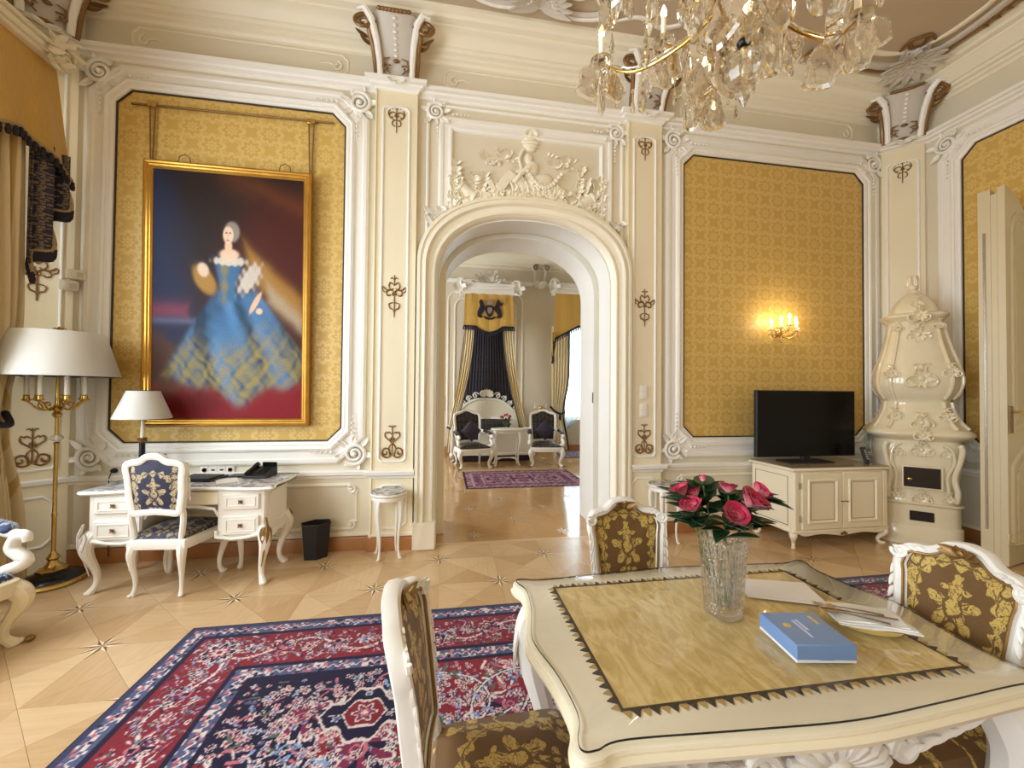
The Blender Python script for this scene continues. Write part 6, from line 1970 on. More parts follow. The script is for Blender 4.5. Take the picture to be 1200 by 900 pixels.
CH = (1.225, 1.50)
ch = empty('chandelier', (CH[0], CH[1], 2.70), 0, 'large crystal chandelier with lit candles hanging from the ceiling', 'chandelier')
def cz(z): return z-2.64
MB().lathe([(.012, cz(3.00)), (.03, cz(3.05)), (.07, cz(3.08)), (.05, cz(3.14)), (.025, cz(3.2)), (.045, cz(3.3)), (.03, cz(3.5)), (.05, cz(3.65)), (.02, cz(3.8)), (.015, cz(4.6)), (.01, cz(4.98))], 20).build('shaft', 'brass', ch)
MB().lathe([(.0001, cz(4.93)), (.10, cz(4.95)), (.12, cz(4.985)), (.0001, cz(4.988))], 24).build('ceiling_rose', 'brass', ch)
MB().ell((0, 0, cz(2.80)), (.075, .075, .085), 10, 7).build('crystal_ball', 'chandelier_crystal', ch, smooth=False)
MB().tube([(0, 0, cz(2.86)), (0, 0, cz(3.05))], [.012, .012], 8).build('lower_rod', 'brass', ch)
MB().ell((0, 0, cz(2.915)), (.028, .028, .022), 12, 8).build('black_knob', 'black_lacquer', ch)
MB().lathe([(.002, cz(2.64)), (.022, cz(2.68)), (.030, cz(2.71)), (.004, cz(2.73))], 8).build('crystal_tip', 'chandelier_crystal', ch, smooth=False)
LD = [leafdrop(.205, .13, .010, s).build('crystal_pendant', 'chandelier_crystal', ch, smooth=False) for s in (1, 2, 3)]
DD = [drop_mesh(.13, .015, 0).build('crystal_drop', 'chandelier_crystal', ch, smooth=False), drop_mesh(.18, .020, 0, 8).build('crystal_drop', 'chandelier_crystal', ch, smooth=False)]
BD = 'bead'; beads = MB()
protos = {id(o): False for o in LD+DD}
def hang(src, loc, rz=0., sc=1.):
    if src == 'bead': beads.ell(loc, (.010, .010, .012), 6, 5); return
    if not protos[id(src)]: protos[id(src)] = True; o = src
    else: o = share(src, ch)
    o.location = loc; o.rotation_euler = (0, 0, rz); o.scale = (sc, sc, sc)
rg = random.Random(21)
NARM = 12
for k in range(NARM):
    a = 2*pi*k/NARM+.13
    big = k % 2 == 0
    R = .68 if big else .52
    zt = 3.20 if big else 3.34
    P = spline([(.05, 0, cz(3.16 if big else 3.34)), (R*.35, 0, cz(3.06 if big else 3.24)), (R*.72, 0, cz(3.06 if big else 3.22)), (R, 0, cz(zt))], 6)
    rot = lambda p: (p[0]*cos(a)-p[1]*sin(a), p[0]*sin(a)+p[1]*cos(a), p[2])
    ar = MB().tube([rot(p) for p in P], .008, 8).build('arm', 'brass', ch)
    MB().tube([rot((x, 0, z+.022)) for x, y, z in P[3:]], .005, 6).build('glass_sleeve', 'chandelier_crystal', ar)
    px, py = R*cos(a), R*sin(a)
    MB().lathe([(.012, 0), (.055, .012), (.060, .018), (.02, .02), (.016, .034)], 18, (px, py, cz(zt))).build('drip_pan', 'chandelier_crystal', ar)
    MB().lathe([(.0135, 0), (.0135, .115), (.011, .12)], 12, (px, py, cz(zt+.03))).build('candle', 'candle_white', ar)
    MB().lathe([(.006, 0), (.015, .015), (.016, .03), (.010, .05), (.001, .07)], 12, (px, py, cz(zt+.15))).build('bulb', 'lit_bulb', ar)
    if big: lamp_light(ch, (px*1.03, py*1.03, cz(zt+.185)), 6.5, .03)
    # crystals below the drip pan
    for q in range(5):
        b = 2*pi*q/5+a
        hang(DD[q % 2], (px+.055*cos(b), py+.055*sin(b), cz(zt+.012)), b, rg.uniform(.85, 1.1))
    hang(rg.choice(LD), (px, py, cz(zt-.035)), a+pi/2+rg.uniform(-.5, .5), rg.uniform(.9, 1.15))
    for b_ in (.9, -.9): hang(rg.choice(LD), (px+.07*cos(a+b_), py+.07*sin(a+b_), cz(zt-.01)), a+b_, rg.uniform(.75, 1.0))
    hang(BD, (px, py, cz(zt-.012))); hang(BD, (px, py, cz(zt-.03)))
    # crystals along the arm
    for f in (.35, .62, .84):
        p = rot(P[int(f*(len(P)-1))])
        hang(rg.choice(LD+[DD[1]]), (p[0], p[1], p[2]-.012), a+pi/2+rg.uniform(-.7, .7), rg.uniform(.8, 1.2))
    # swags of beads between the arms
    a2 = a+2*pi/NARM; R2 = .52 if big else .68; z2 = 3.34 if big else 3.20
    for q in range(1, 8):
        s = q/8
        x, y = px*(1-s)+R2*cos(a2)*s, py*(1-s)+R2*sin(a2)*s
        hang(BD, (x, y, cz(zt*(1-s)+z2*s-.20*sin(pi*s))))
        if q in (2, 4, 6): hang(DD[0], (x, y, cz(zt*(1-s)+z2*s-.20*sin(pi*s))-.01), a, .9)
for ring, (R, z, n) in enumerate(((.14, 3.06, 9), (.24, 3.28, 11), (.10, 2.95, 7), (.40, 3.16, 12))):
    for k in range(n):
        b = 2*pi*k/n+ring*.3
        hang(rg.choice(LD+DD), (R*cos(b), R*sin(b), cz(z)), b+pi/2, rg.uniform(.8, 1.2))
        for q in range(5): hang(BD, (R*cos(b)*(1-q*.12), R*sin(b)*(1-q*.12), cz(z+.02+.035*q)))

props(beads.build('bead_strands', 'chandelier_crystal', ch, smooth=False), kind='stuff')

# ------------------------------------------------------------------ curtain at the left window
def stripes(c0, c1, per, ax=1):
    def b(nt, bs):
        p = xyz(nt, coords(nt))[ax]
        s = ((p/per).fract()-.5).abs().step(.10, .16)
        th = noise(nt, coords(nt, scale=(200, 200, 12)), 1., 2.)
        nt.links.new(mixc(nt, (s*.8+(th-.5)*.5), c0, c1), bs.inputs['Base Color'])
        bump(nt, bs, th, .1, .002)
    return b
mat('curtain_silk', srgb(220, 202, 156), .5, build=stripes(srgb(196, 168, 104), srgb(232, 216, 176), .07), sheen=.3)
mat('valance_silk', srgb(206, 164, 78), .48, build=lambda nt, bs: (lambda f: nt.links.new(mixc(nt, f, srgb(192, 148, 62), srgb(218, 178, 96)), bs.inputs['Base Color']))(noise(nt, coords(nt, scale=(90, 90, 8)), 1., 3.)), sheen=.3)
mat('fringe_navy', srgb(36, 32, 44), .8, var=.4, vscale=70)
mat('fringe_sand', srgb(168, 146, 108), .8, var=.3, vscale=70)
def cloth_sheet(name, m, parent, rows, thick=.004):
    """rows: list (top to bottom) of point rows; gives the sheet a little thickness."""
    mb = MB(); R = [[Vector(p) for p in r] for r in rows]
    n, mm = len(R), len(R[0])
    fr, bk_ = [], []
    for i in range(n):
        a, b = [], []
        for j in range(mm):
            du = R[i][min(j+1, mm-1)]-R[i][max(j-1, 0)]; dv = R[min(i+1, n-1)][j]-R[max(i-1, 0)][j]
            nn = du.cross(dv); nn = nn.normalized() if nn.length > 1e-9 else Vector((1, 0, 0))
            a.append(tuple(R[i][j]+nn*thick)); b.append(tuple(R[i][j]-nn*thick))
        fr.append(a); bk_.append(b)
    mb.loft([a+b[::-1] for a, b in zip(fr, bk_)], True, True)
    return mb.build(name, m, parent, sharp=70)
mat('tail_lining', srgb(40, 40, 66), .6, build=damask_cloth(srgb(34, 34, 60), srgb(140, 120, 84), (1, 2), (0, 0), .35, (.16, .16)))
vl = empty('window_valance', (-3.10, 2.35, 3.2), 0, 'gold silk window valance with dark fringe under a carved pelmet', 'valance')
def vw(x, y, z): return (x+3.10, y-2.35, z-3.2)
rows = []
ys_ = np.linspace(.85, 3.85, 70)
def low(y):
    s = (y-2.35)/1.5
    return 3.42+.10*cos(s*pi*2)-.30*max(0, abs(s)-.72)/.28
for i in range(13):
    t_ = i/12
    rows.append([vw(-3.16+.10*t_+.018*sin(y*21)*t_, y+(y-2.35)*.03*t_, 4.12*(1-t_)+low(y)*t_) for y in ys_])
cloth_sheet('valance_cloth', 'valance_silk', vl, rows)
ed = [vw(-3.05+.018*sin(y*21), y+(y-2.35)*.03, low(y)) for y in ys_]
MB().tube(ed, .016, 7).build('fringe_band', 'fringe_sand', vl)
tas = None
for i, p in enumerate(ed[::1]):
    for q in range(1):
        if tas is None: tas = MB().lathe([(.004, 0), (.014, -.012), (.012, -.022), (.017, -.045), (.012, -.075)], 8).build('fringe_tassel', 'fringe_navy', vl); o = tas
        else: o = share(tas, vl)
        o.location = (p[0]+.008, p[1], p[2]-.005)
# pelmet cornice with carved end
MB().sweep([(.80, 0), (3.90, 0)], [(0, 4.09), (.30, 4.09), (.34, 4.11), (.345, 4.15), (.37, 4.17), (.38, 4.21), (.36, 4.23), (0, 4.23)], lambda u, v, h: (-3.42+v+.35*0-2.35*0+3.10, u-2.35, h-3.2), False) if False else None
pm = MB()
for x0, x1, z0, z1 in ((-3.44, -3.10, 4.10, 4.14), (-3.44, -3.08, 4.14, 4.19), (-3.44, -3.05, 4.19, 4.22)):
    c = vw((x0+x1)/2, 2.35, (z0+z1)/2); pm.rbox(c, (x1-x0, 3.06, z1-z0), .008)
pm.build('pelmet', 'stucco_cream', vl)
mb = MB(); rg2 = random.Random(4)
for k in range(26):
    mb.leaf(vw(-3.06, 3.78+rg2.uniform(-.12, .10), 4.12+rg2.uniform(-.05, .16)), (rg2.uniform(-.2, .4), rg2.uniform(-1, 1), rg2.uniform(-.4, 1)), (1, -.3, .2), .10, .05, .3, .3, .005)
mb.tube([vw(-3.05, 3.80+a, 4.14+b) for a, b in spiral((0, 0), .085, .015, 0, 4*pi, 40)], .012, 7)
mb.build('pelmet_carving', 'stucco_cream', vl)
# stepped tail (cascade) hanging at the end of the valance
rows = []
for i in range(13):
    t_ = i/12
    rows.append([vw(-3.10-.05*sin(u*4*pi), 3.62+.27*u, 3.40*(1-t_)+(2.36+.74*u+.06*sin(u*4*pi))*t_) for u in np.linspace(0, 1, 25)])
cloth_sheet('tail_cloth', 'tail_lining', vl, rows)
tail = rows[-1]
for i in range(len(tail)-1):
    for q in np.linspace(0, 1, 3)[:-1]:
        p = Vector(tail[i])*(1-q)+Vector(tail[i+1])*q
        o = share(tas, vl); o.location = (p.x+.015, p.y, p.z+.02); o.scale = (1.2, 1.2, 1.1)
MB().tube([(p[0]+.02, p[1], p[2]+.02) for p in tail], .014, 7).build('tail_fringe', 'fringe_sand', vl)
cu = empty('window_curtain', (-3.16, 3.30, .02), 0, 'cream striped silk curtain with braid edge hanging at the window', 'curtain')
rows = []
for i in range(20):
    t_ = i/19; z = 3.5*(1-t_)+.03*t_
    pinch = 1-.38*math.exp(-((z-1.25)/.45)**2)
    rows.append([(-.02+.045*sin(u*46)*(.6+.4*t_)+.02*sin(u*17+3*t_), (-.16+.50*u)*pinch+.045*t_, z-.02) for u in np.linspace(0, 1, 70)])
cloth_sheet('curtain_cloth', 'curtain_silk', cu, rows)
MB().tube([(r[0][0]+.05, r[0][1]+.03, r[0][2]) for r in rows], .028, 8, flat=.5).build('braid_edge', 'fringe_sand', cu)
nvt = None
for i in range(60):
    t_ = i/59; z = 3.3-3.1*t_
    k_ = min(18, int((3.5-z)/3.47*19)); r = rows[k_]
    if nvt is None: nvt = MB().ell((0, 0, 0), (.016, .016, .022), 8, 6).build('braid_tuft', 'fringe_navy', cu); o = nvt
    else: o = share(nvt, cu)
    o.location = (r[0][0]+.075, r[0][1]+.045, z)
MB().tube(spline([(.06, -.13, 1.36), (.12, .0, 1.25), (.10, .16, 1.22), (.0, .24, 1.30)], 6), .022, 8).build('tieback', 'fringe_navy', cu)
for dz in (0, 1):
    MB().lathe([(.004, 0), (.03, -.02), (.028, -.06), (.036, -.09), (.045, -.2), (.02, -.21)], 12).build('tieback_tassel', 'fringe_navy' if dz else 'fringe_sand', cu, loc=(.11+.02*dz, -.08+.07*dz, 1.22-.14*dz))

# ------------------------------------------------------------------ bedroom beyond the doorway
def far(u, v, h): return (u, B2-h, v)
def plan2(): return [(RX, BY+WT), (RX, B2), (LX, B2), (LX, BY+WT)]
props(MB().sweep(plan2(), [(0, 4.30), (.015, 4.31), (.03, 4.335), (.06, 4.345), (.065, 4.38), (0, 4.39)], flat, False).build('trim_%d' % ntrim, 'stucco_white', sharp=25), kind='structure', label='white ledge moulding in the bedroom'); ntrim += 1
props(MB().sweep(plan2(), [(0, 4.70), (.03, 4.71), (.05, 4.74), (.12, 4.76), (.13, 4.80), (.20, 4.84), (.26, 4.92), (.30, 4.94), (.36, 4.98), (.37, 5.05)], flat, False).build('trim_%d' % ntrim, 'stucco_cream', sharp=25), kind='structure', label='cream cornice in the bedroom'); ntrim += 1
props(MB().sweep(plan2(), [(0, 0), (.022, 0), (.022, .11), (.012, .13), (0, .13)], flat, False).build('baseboard_back', 'baseboard_wood', sharp=25), kind='structure', label='brown baseboard in the bedroom'); ntrim += 1
def round_frame(x0, x1, z0, z1, r):
    p = [(x0, z0), (x1, z0)]
    p += [(x1-r+r*cos(a), z1-r+r*sin(a)) for a in np.linspace(0, pi/2, 8)]+[(x0+r-r*sin(a), z1-r+r*cos(a)) for a in np.linspace(0, pi/2, 8)]
    return p
for d_in, nm in ((0, 'outer_bead'), (.16, 'inner_bead')):
    pass
t = empty('trim_%d' % ntrim, kind='structure', label='rounded panel moulding behind the bed canopy'); ntrim += 1
for d_in in (0, .17):
    MB().sweep(round_frame(.06+d_in, 2.02-d_in, .62+d_in, 4.10-d_in, .28), [(0, 0), (.0, .02), (.02, .03), (.045, .02), (.05, 0)], far).build('panel_bead', 'stucco_cream', t, sharp=25)
t = empty('trim_%d' % ntrim, kind='structure', label='carved console on the bedroom wall between canopy and window'); ntrim += 1
for sx in (-1, 1):
    MB().tube([far(2.44+sx*.14, 4.28, .05), far(2.44+sx*.13, 4.50, .08), far(2.44+sx*.15, 4.66, .16)]+[far(2.44+sx*(.15+.0)+sx*a, 4.70+b, .2) for a, b in spiral((0, 0), .075, .02, pi*.8, -pi*1.5, 24)], .035, 8).build('volute', 'stucco_shade', t)
    MB().tube([far(2.44+sx*a, 4.72+b, .24) for a, b in spiral((.14, 0), .085, .02, pi*.8, -pi*1.5, 24)], .016, 7).build('volute_edge', 'stucco_brown', t)
mb = MB()
for k in range(9): mb.leaf(far(2.44, 4.38, .04), (cos(pi+pi*k/8), -.2, sin(pi+pi*k/8)), (0, -1, 0), .22, .09, .2, .3, .01)
mb.build('shell', 'stucco_white', t)
for x in (-.2, 1.0, 2.2):   # pale stucco on the bedroom ceiling
    mb = MB()
    for sx in (-1, 1):
        mb.tube([(x+sx*a, 9.70-b, CZ-.02) for a, b in spline([(.0, .05), (.18, .02), (.38, .10), (.46, .25), (.34, .33), (.24, .25)], 6)], .035, 7, flat=.6)
        mb.tube([(x+sx*a, 9.70-b, CZ-.02) for a, b in spline([(.05, .30), (.2, .42), (.42, .42), (.6, .3)], 6)], .025, 7, flat=.6)
    for k in range(9): mb.leaf((x, 9.68, CZ-.02), (cos(pi+pi*k/8), sin(pi+pi*k/8), -.1), (0, 0, -1), .26, .08, .15, .3, .008)
    mb.build('stucco_scroll', 'stucco_white', ceiling2)

def crown(parent, x0, x1, yf, z0, z1, loc):
    # white carved canopy cornice with scrolled ends and a small crest
    L = lambda x, y, z: (x-loc[0], y-loc[1], z-loc[2])
    for k, (o_, a, b) in enumerate(((.0, z0, z0+(z1-z0)*.45), (.03, z0+(z1-z0)*.45, z0+(z1-z0)*.75), (.0, z0+(z1-z0)*.75, z1))):
        c = L((x0+x1)/2, (yf+B2)/2-.01, (a+b)/2)
        MB().rbox(c, (x1-x0+2*o_, B2-yf-.02, b-a), .012).build('crown_moulding', 'stucco_white', parent)
    for xe, sx in ((x0, -1), (x1, 1)):
        mb = MB()
        for s_, (cu, cvv, r) in enumerate(((.0, .10, .13), (.03, -.08, .09))):
            mb.tube([L(xe+sx*(cu+a), yf-.02, (z0+z1)/2+cvv+b) for a, b in spiral((0, 0), r, .02, pi*.9, -pi*2.2, 34)], [.03-.015*i/34 for i in range(35)], 7)
        rg = random.Random(3)
        for k in range(12):
            an = rg.uniform(0, 6.3)
            mb.leaf(L(xe+sx*.02, yf-.02, (z0+z1)/2), (cos(an), -.2, sin(an)), (0, -1, 0), .20, .07, .3, .3, .006)
        mb.build('crown_scroll', 'stucco_white', parent)
    mb = MB(); rg = random.Random(6); xm = (x0+x1)/2
    for k in range(34):
        an = pi*rg.random(); r = rg.uniform(.05, .28)
        mb.leaf(L(xm+r*cos(an)*1.3, yf+.02, z1+r*sin(an)*.9), (cos(an), -.15, sin(an)), (0, -1, .1), rg.uniform(.08, .15), .05, .3, .3, .005)
    mb.build('crown_crest', 'stucco_shade', parent)
# bed canopy
CL = (1.065, 10.1, 2.9)
cn = empty('bed_canopy', CL, 0, 'gold bed canopy with embroidered crest and looped side drapes above the bed', 'canopy')
cl = lambda x, y, z: (x-CL[0], y-CL[1], z-CL[2])
crown(cn, .36, 1.76, 9.86, 3.90, 4.18, CL)
rows = []
us = np.linspace(-1, 1, 61)
for i in range(11):
    t_ = i/10
    row = []
    for u in us:
        x = 1.065+u*(.585+.035*t_); zb = 3.10-.14*max(0, 1-(u*1.9)**2)+.0*u
        row.append(cl(x, 9.88-.05*t_-.014*abs(sin(u*7)), 3.92*(1-t_)+zb*t_))
    rows.append(row)
cloth_sheet('canopy_valance', 'valance_silk', cn, rows)
MB().tube([(p[0], p[1]-.01, p[2]) for p in rows[-1]], .022, 7).build('valance_fringe', 'fringe_navy', cn)
ct = None
for p in rows[-1][::2]:
    if ct is None: ct = MB().lathe([(.006, 0), (.018, -.02), (.016, -.04), (.02, -.08)], 7).build('fringe_tassel', 'fringe_navy', cn); o = ct
    else: o = share(ct, cn)
    o.location = (p[0], p[1]-.01, p[2]-.01)
for u in (-.42, .42):
    MB().box(cl(1.065+u*1.0, 9.845, 3.53), (.012, .006, .76)).build('seam', 'fringe_sand', cn, smooth=False)
# embroidered crest: crowned shield between two upright beasts
mat('embroidery', srgb(34, 28, 40), .8, var=.4, vscale=30)
mat('embroidery_grey', srgb(150, 130, 120), .8, var=.4, vscale=40)
def flatshape(name, pts, m, d=.012, n=4):
    MB().prism(ccw(spline(pts, n, True)), 0, d, lambda u, v, h: cl(1.075+u, 9.822-h, 3.50+v)).build(name, m, cn)
flatshape('shield', [(-.09, .10), (.09, .10), (.10, -.02), (.05, -.13), (0, -.16), (-.05, -.13), (-.10, -.02)], 'embroidery', .012)
flatshape('shield_field', [(-.05, .06), (.05, .06), (.055, -.02), (0, -.09), (-.055, -.02)], 'embroidery_grey', .016)
flatshape('crown', [(-.06, .13), (.06, .13), (.085, .20), (.05, .24), (0, .27), (-.05, .24), (-.085, .20)], 'embroidery_grey', .012)
flatshape('motto_ribbon', [(-.14, -.14), (-.06, -.18), (.06, -.18), (.14, -.14), (.12, -.20), (.05, -.23), (-.05, -.23), (-.12, -.20)], 'embroidery', .012)
for sx, nm in ((-1, 'beast'), (1, 'beast')):
    B = [(.11, .06), (.15, .15), (.18, .24), (.23, .25 if sx < 0 else .27), (.26, .20), (.25 if sx < 0 else .33, .17), (.24, .10), (.27, .02), (.30, -.08), (.28, -.17), (.18, -.19), (.20, -.11), (.15, -.04)]
    flatshape(nm, [(sx*a, b) for a, b in B], 'embroidery', .012)
# side drapes and dark back cloth
def drape(sx, nm, label=None):
    rows = []
    for i in range(22):
        t_ = i/21; z = 3.12*(1-t_)+.62*t_
        s = t_**1.5
        xo = .585+.36*s; xi = .36+.46*s**1.15
        if t_ > .9: xi = xi-.02*(t_-.9)*10
        rows.append([cl(1.065+sx*(xi+(xo-xi)*u), 9.90-.05*s+.025*sin(u*24), z) for u in np.linspace(0, 1, 26)])
    cloth_sheet(nm, 'curtain_silk', cn, rows)
    MB().tube([(r[0][0], r[0][1]-.02, r[0][2]) for r in rows], .020, 7).build('drape_fringe', 'fringe_sand', cn)
    MB().tube([(r[0][0]-sx*.02, r[0][1]-.03, r[0][2]) for r in rows], .012, 6).build('drape_edge', 'fringe_navy', cn)
    rows2 = []
    for i in range(8):
        t_ = i/7; z = .64*(1-t_)+.06*t_
        rows2.append([cl(1.065+sx*(.84+.11*u+.06*t_*u), 9.86+.02*sin(u*18), z) for u in np.linspace(0, 1, 16)])
    cloth_sheet('drape_tail', 'curtain_silk', cn, rows2)
    MB().tube([cl(1.065+sx*.80, 9.80, .66), cl(1.065+sx*.90, 9.79, .62), cl(1.065+sx*.98, 9.84, .66)], .025, 8).build('tieback', 'fringe_navy', cn)
drape(-1, 'side_drape'); drape(1, 'side_drape')
mat('night_damask', NAV, .6, build=damask_cloth(srgb(20, 16, 28), srgb(44, 34, 48), (0, 2), (0, 0), .5, (.25, .25)))
rows = []
for i in range(6):
    t_ = i/5; z = 3.15*(1-t_)+.5*t_
    rows.append([cl(1.065+u*(.56+.30*t_), 10.375+.010*sin(u*60), z) for u in np.linspace(-1, 1, 70)])
cloth_sheet('back_cloth', 'night_damask', cn, rows)

# bed
bed = empty('bed', (1.065, 9.60, 0), 0, 'white carved double bed with openwork headboard under the canopy', 'bed')
mat('bed_cream', srgb(236, 228, 208), .5, var=.03)
mat('bed_throw', srgb(56, 46, 60), .7, var=.3, vscale=25)
hb = sym(spline([(0, 1.36), (.28, 1.34), (.50, 1.24), (.66, 1.10), (.80, 1.02), (.90, .98), (.91, .80), (.91, .30), (.45, .28), (0, .28)], 5))
MB().prism(ccw(hb), .66, .72, lambda u, v, h: (u, h, v)).build('headboard', 'bed_cream', bed)
rail(ccw(hb), [(0, .62), (-.01, .66), (0, .74), (.05, .74), (.06, .655), (.04, .62)], lambda u, v, h: (u, h, v)).build('headboard_frame', 'white_lacquer', bed, sharp=30)
mb = MB()
for sx in (-1, 1):
    for c, r in (((.10, 1.46), .09), ((.28, 1.42), .085), ((.45, 1.34), .075), ((.60, 1.22), .07), ((.74, 1.10), .055)):
        mb.tube([(sx*(c[0]+a), .66, c[1]+b) for a, b in spiral((0, 0), r, .015, pi*.9, -pi*1.5, 24)], .016, 6)
        mb.leaf((sx*c[0], .65, c[1]), (sx*.5, -.1, .8), (0, -1, 0), .11, .045, .3, .3, .006)
for k in range(9): mb.leaf((0, .65, 1.42), (cos(pi*k/8), -.1, sin(pi*k/8)), (0, -1, 0), .20, .07, .3, .3, .006)
mb.build('headboard_crest', 'white_lacquer', bed)
fo = sym(spline([(0, .66), (.35, .68), (.62, .72), (.82, .74), (.90, .70), (.90, .40), (.88, .16), (.45, .14), (0, .13)], 5))
MB().prism(ccw(fo), -.80, -.74, lambda u, v, h: (u, h, v)).build('footboard', 'bed_cream', bed)
rail(ccw(fo), [(0, -.83), (-.01, -.78), (0, -.72), (.05, -.72), (.06, -.78), (.04, -.83)], lambda u, v, h: (u, h, v)).build('footboard_frame', 'white_lacquer', bed, sharp=30)
for sx in (-1, 1):
    MB().rbox((sx*.88, -.05, .33), (.05, 1.45, .22), .01).build('side_rail', 'white_lacquer', bed)
    for y in (-.77, .68): cab_leg(sx*.86, y, .18, sx, -1 if y < 0 else 1, .05, .03).build('leg', 'white_lacquer', bed)
MB().rbox((0, -.05, .44), (1.70, 1.42, .24), .05).build('mattress', 'bed_cream', bed)
MB().rbox((0, .0, .10), (1.66, 1.5, .19), .01).build('valance', 'bed_throw', bed)
MB().rbox((0, -.18, .575), (1.76, .90, .05), .02).build('throw', 'bed_cream', bed)
for x, lb in ((-.42, 'white pillow against the headboard beside the paler drape'), (.42, 'white pillow against the headboard on the window side')):
    t = empty('pillow', (1.065+x, 10.08, .575), 0, lb, 'pillow', 'pillows on the bed')
    mb = MB(); rr = []
    for i in range(11):
        v = -1+2*i/10; k = (1-abs(v)**4)**.5
        rr.append([(.36*cos(a)*(1-.12*abs(v)**3) if True else 0, .09*sin(a)*k+.02, .15+.15*v) for a in np.linspace(0, 2*pi, 25)[:-1]])
    mb.loft(rr, True, True).build('case', 'linen', t)
bs_ = empty('bolster_cushion', (1.065, 9.70, .60), 0, 'long dark patterned cushion lying across the bed', 'cushion')
mb = MB(); mb.T = Matrix.Rotation(pi/2, 4, 'Y'); mb.lathe([(.01, -.52), (.10, -.50), (.125, -.40), (.135, 0), (.125, .40), (.10, .50), (.01, .52)], 20); mb.T = None
mb.v = [(x, y, z+.135) for x, y, z in mb.v]; mb.build('cover', 'black_brocade', bs_)
for sx in (-1, 1): MB().ell((sx*.53, 0, .135), (.02, .03, .03), 10, 6).build('button', 'fringe_sand', bs_)

armchair((.57, 8.26, 0), .22, 'white framed armchair with black brocade beside the dark end of the bed', 'black_brocade', 'white_lacquer', 'white_lacquer', 'bedroom armchairs', 1.14)
armchair((2.11, 8.34, 0), -.12, 'white framed armchair with black brocade on the window side of the bed', 'black_brocade', 'white_lacquer', 'white_lacquer', 'bedroom armchairs', 1.14)
mat('plum_velvet', srgb(52, 44, 62), .8, var=.25, vscale=20, sheen=.3)
for x, y, rz, lb in ((.55, 8.31, .22, 'dark plum diamond cushion in the armchair beside the dark end of the bed'), (2.115, 8.38, -.12, 'dark plum diamond cushion in the armchair on the window side')):
    t = empty('cushion', (x, y, .50), rz, lb, 'cushion', 'cushions in the bedroom armchairs')
    mb = MB(); rr = []
    for i in range(13):
        v = -1+2*i/12
        w = 1-abs(v)
        rr.append([(.21*(w+.02)*cos(a), -.02+.065*sin(a)*(w**.5)+.045*v, .215+.21*v) for a in np.linspace(0, 2*pi, 21)[:-1]])
    mb.loft(rr, True, True).build('cover', 'plum_velvet', t)
    MB().tube([(.21, -.02, .215), (0, .025, .425), (-.21, -.02, .215), (0, -.065, .005)], .006, 6, closed=True).build('piping', 'fringe_navy', t)

tb = empty('tea_table', (1.295, 8.36, 0), 0, 'small white carved tea table between the two armchairs', 'table')
tt = ccw(spline([(.33, 0), (.30, .14), (.16, .20), (0, .22), (-.16, .20), (-.30, .14), (-.33, 0), (-.30, -.14), (-.16, -.20), (0, -.22), (.16, -.20), (.30, -.14)], 4, True))
MB().loft([[(u, v, h) for u, v in offset(tt, o_)] for o_, h in ((.02, .725), (0, .73), (-.004, .742), (.006, .755))], True, True).build('table_top', 'white_lacquer', tb, sharp=30)
MB().loft([[(u, v, h) for u, v in offset(tt, o_)] for o_, h in ((.05, .725), (.05, .66), (.06, .65))], False, False).build('apron', 'carved_white', tb)
for sx in (-1, 1):
    for sy in (-1, 1):
        cab_leg(sx*.235, sy*.125, .70, sx, sy*.6, .032, .02, bow=1.2).build('leg', 'white_lacquer', tb)
    MB().tube(spline([(sx*.21, -.10, .13), (sx*.10, 0, .15), (sx*.21, .10, .13)], 5), .014, 7).build('stretcher', 'white_lacquer', tb)
MB().tube([(-.12, 0, .15), (.12, 0, .15)], .014, 7).build('stretcher', 'white_lacquer', tb)
fvv = empty('flower_vase', (1.27, 8.36, .7552), 0, 'small glass vase of dark red flowers on the tea table', 'vase')
MB().lathe([(.03, 0), (.035, .01), (.03, .05), (.05, .14), (.055, .15), (.045, .13), (.025, .05), (.02, .02)], 20).build('vase_body', 'clear_glass', fvv)
mat('small_leaf', srgb(52, 74, 44), .5, var=.3, vscale=30)
mat('dark_flower', srgb(168, 64, 72), .6, var=.3, vscale=40)
mb = MB(); rg = random.Random(8)
for k in range(22):
    a = rg.uniform(0, 6.3); mb.leaf((.02*cos(a), .02*sin(a), .13), (cos(a), sin(a), rg.uniform(.3, 1.6)), (0, 0, 1), rg.uniform(.1, .17), .045, -.1, .2, .001)
mb.build('foliage', 'small_leaf', fvv)
for k in range(6):
    a = k*1.1; MB().ell((.09*cos(a), .09*sin(a), .25+.03*sin(k*2)), (.032, .032, .03), 9, 6).build('bloom', 'dark_flower', fvv)

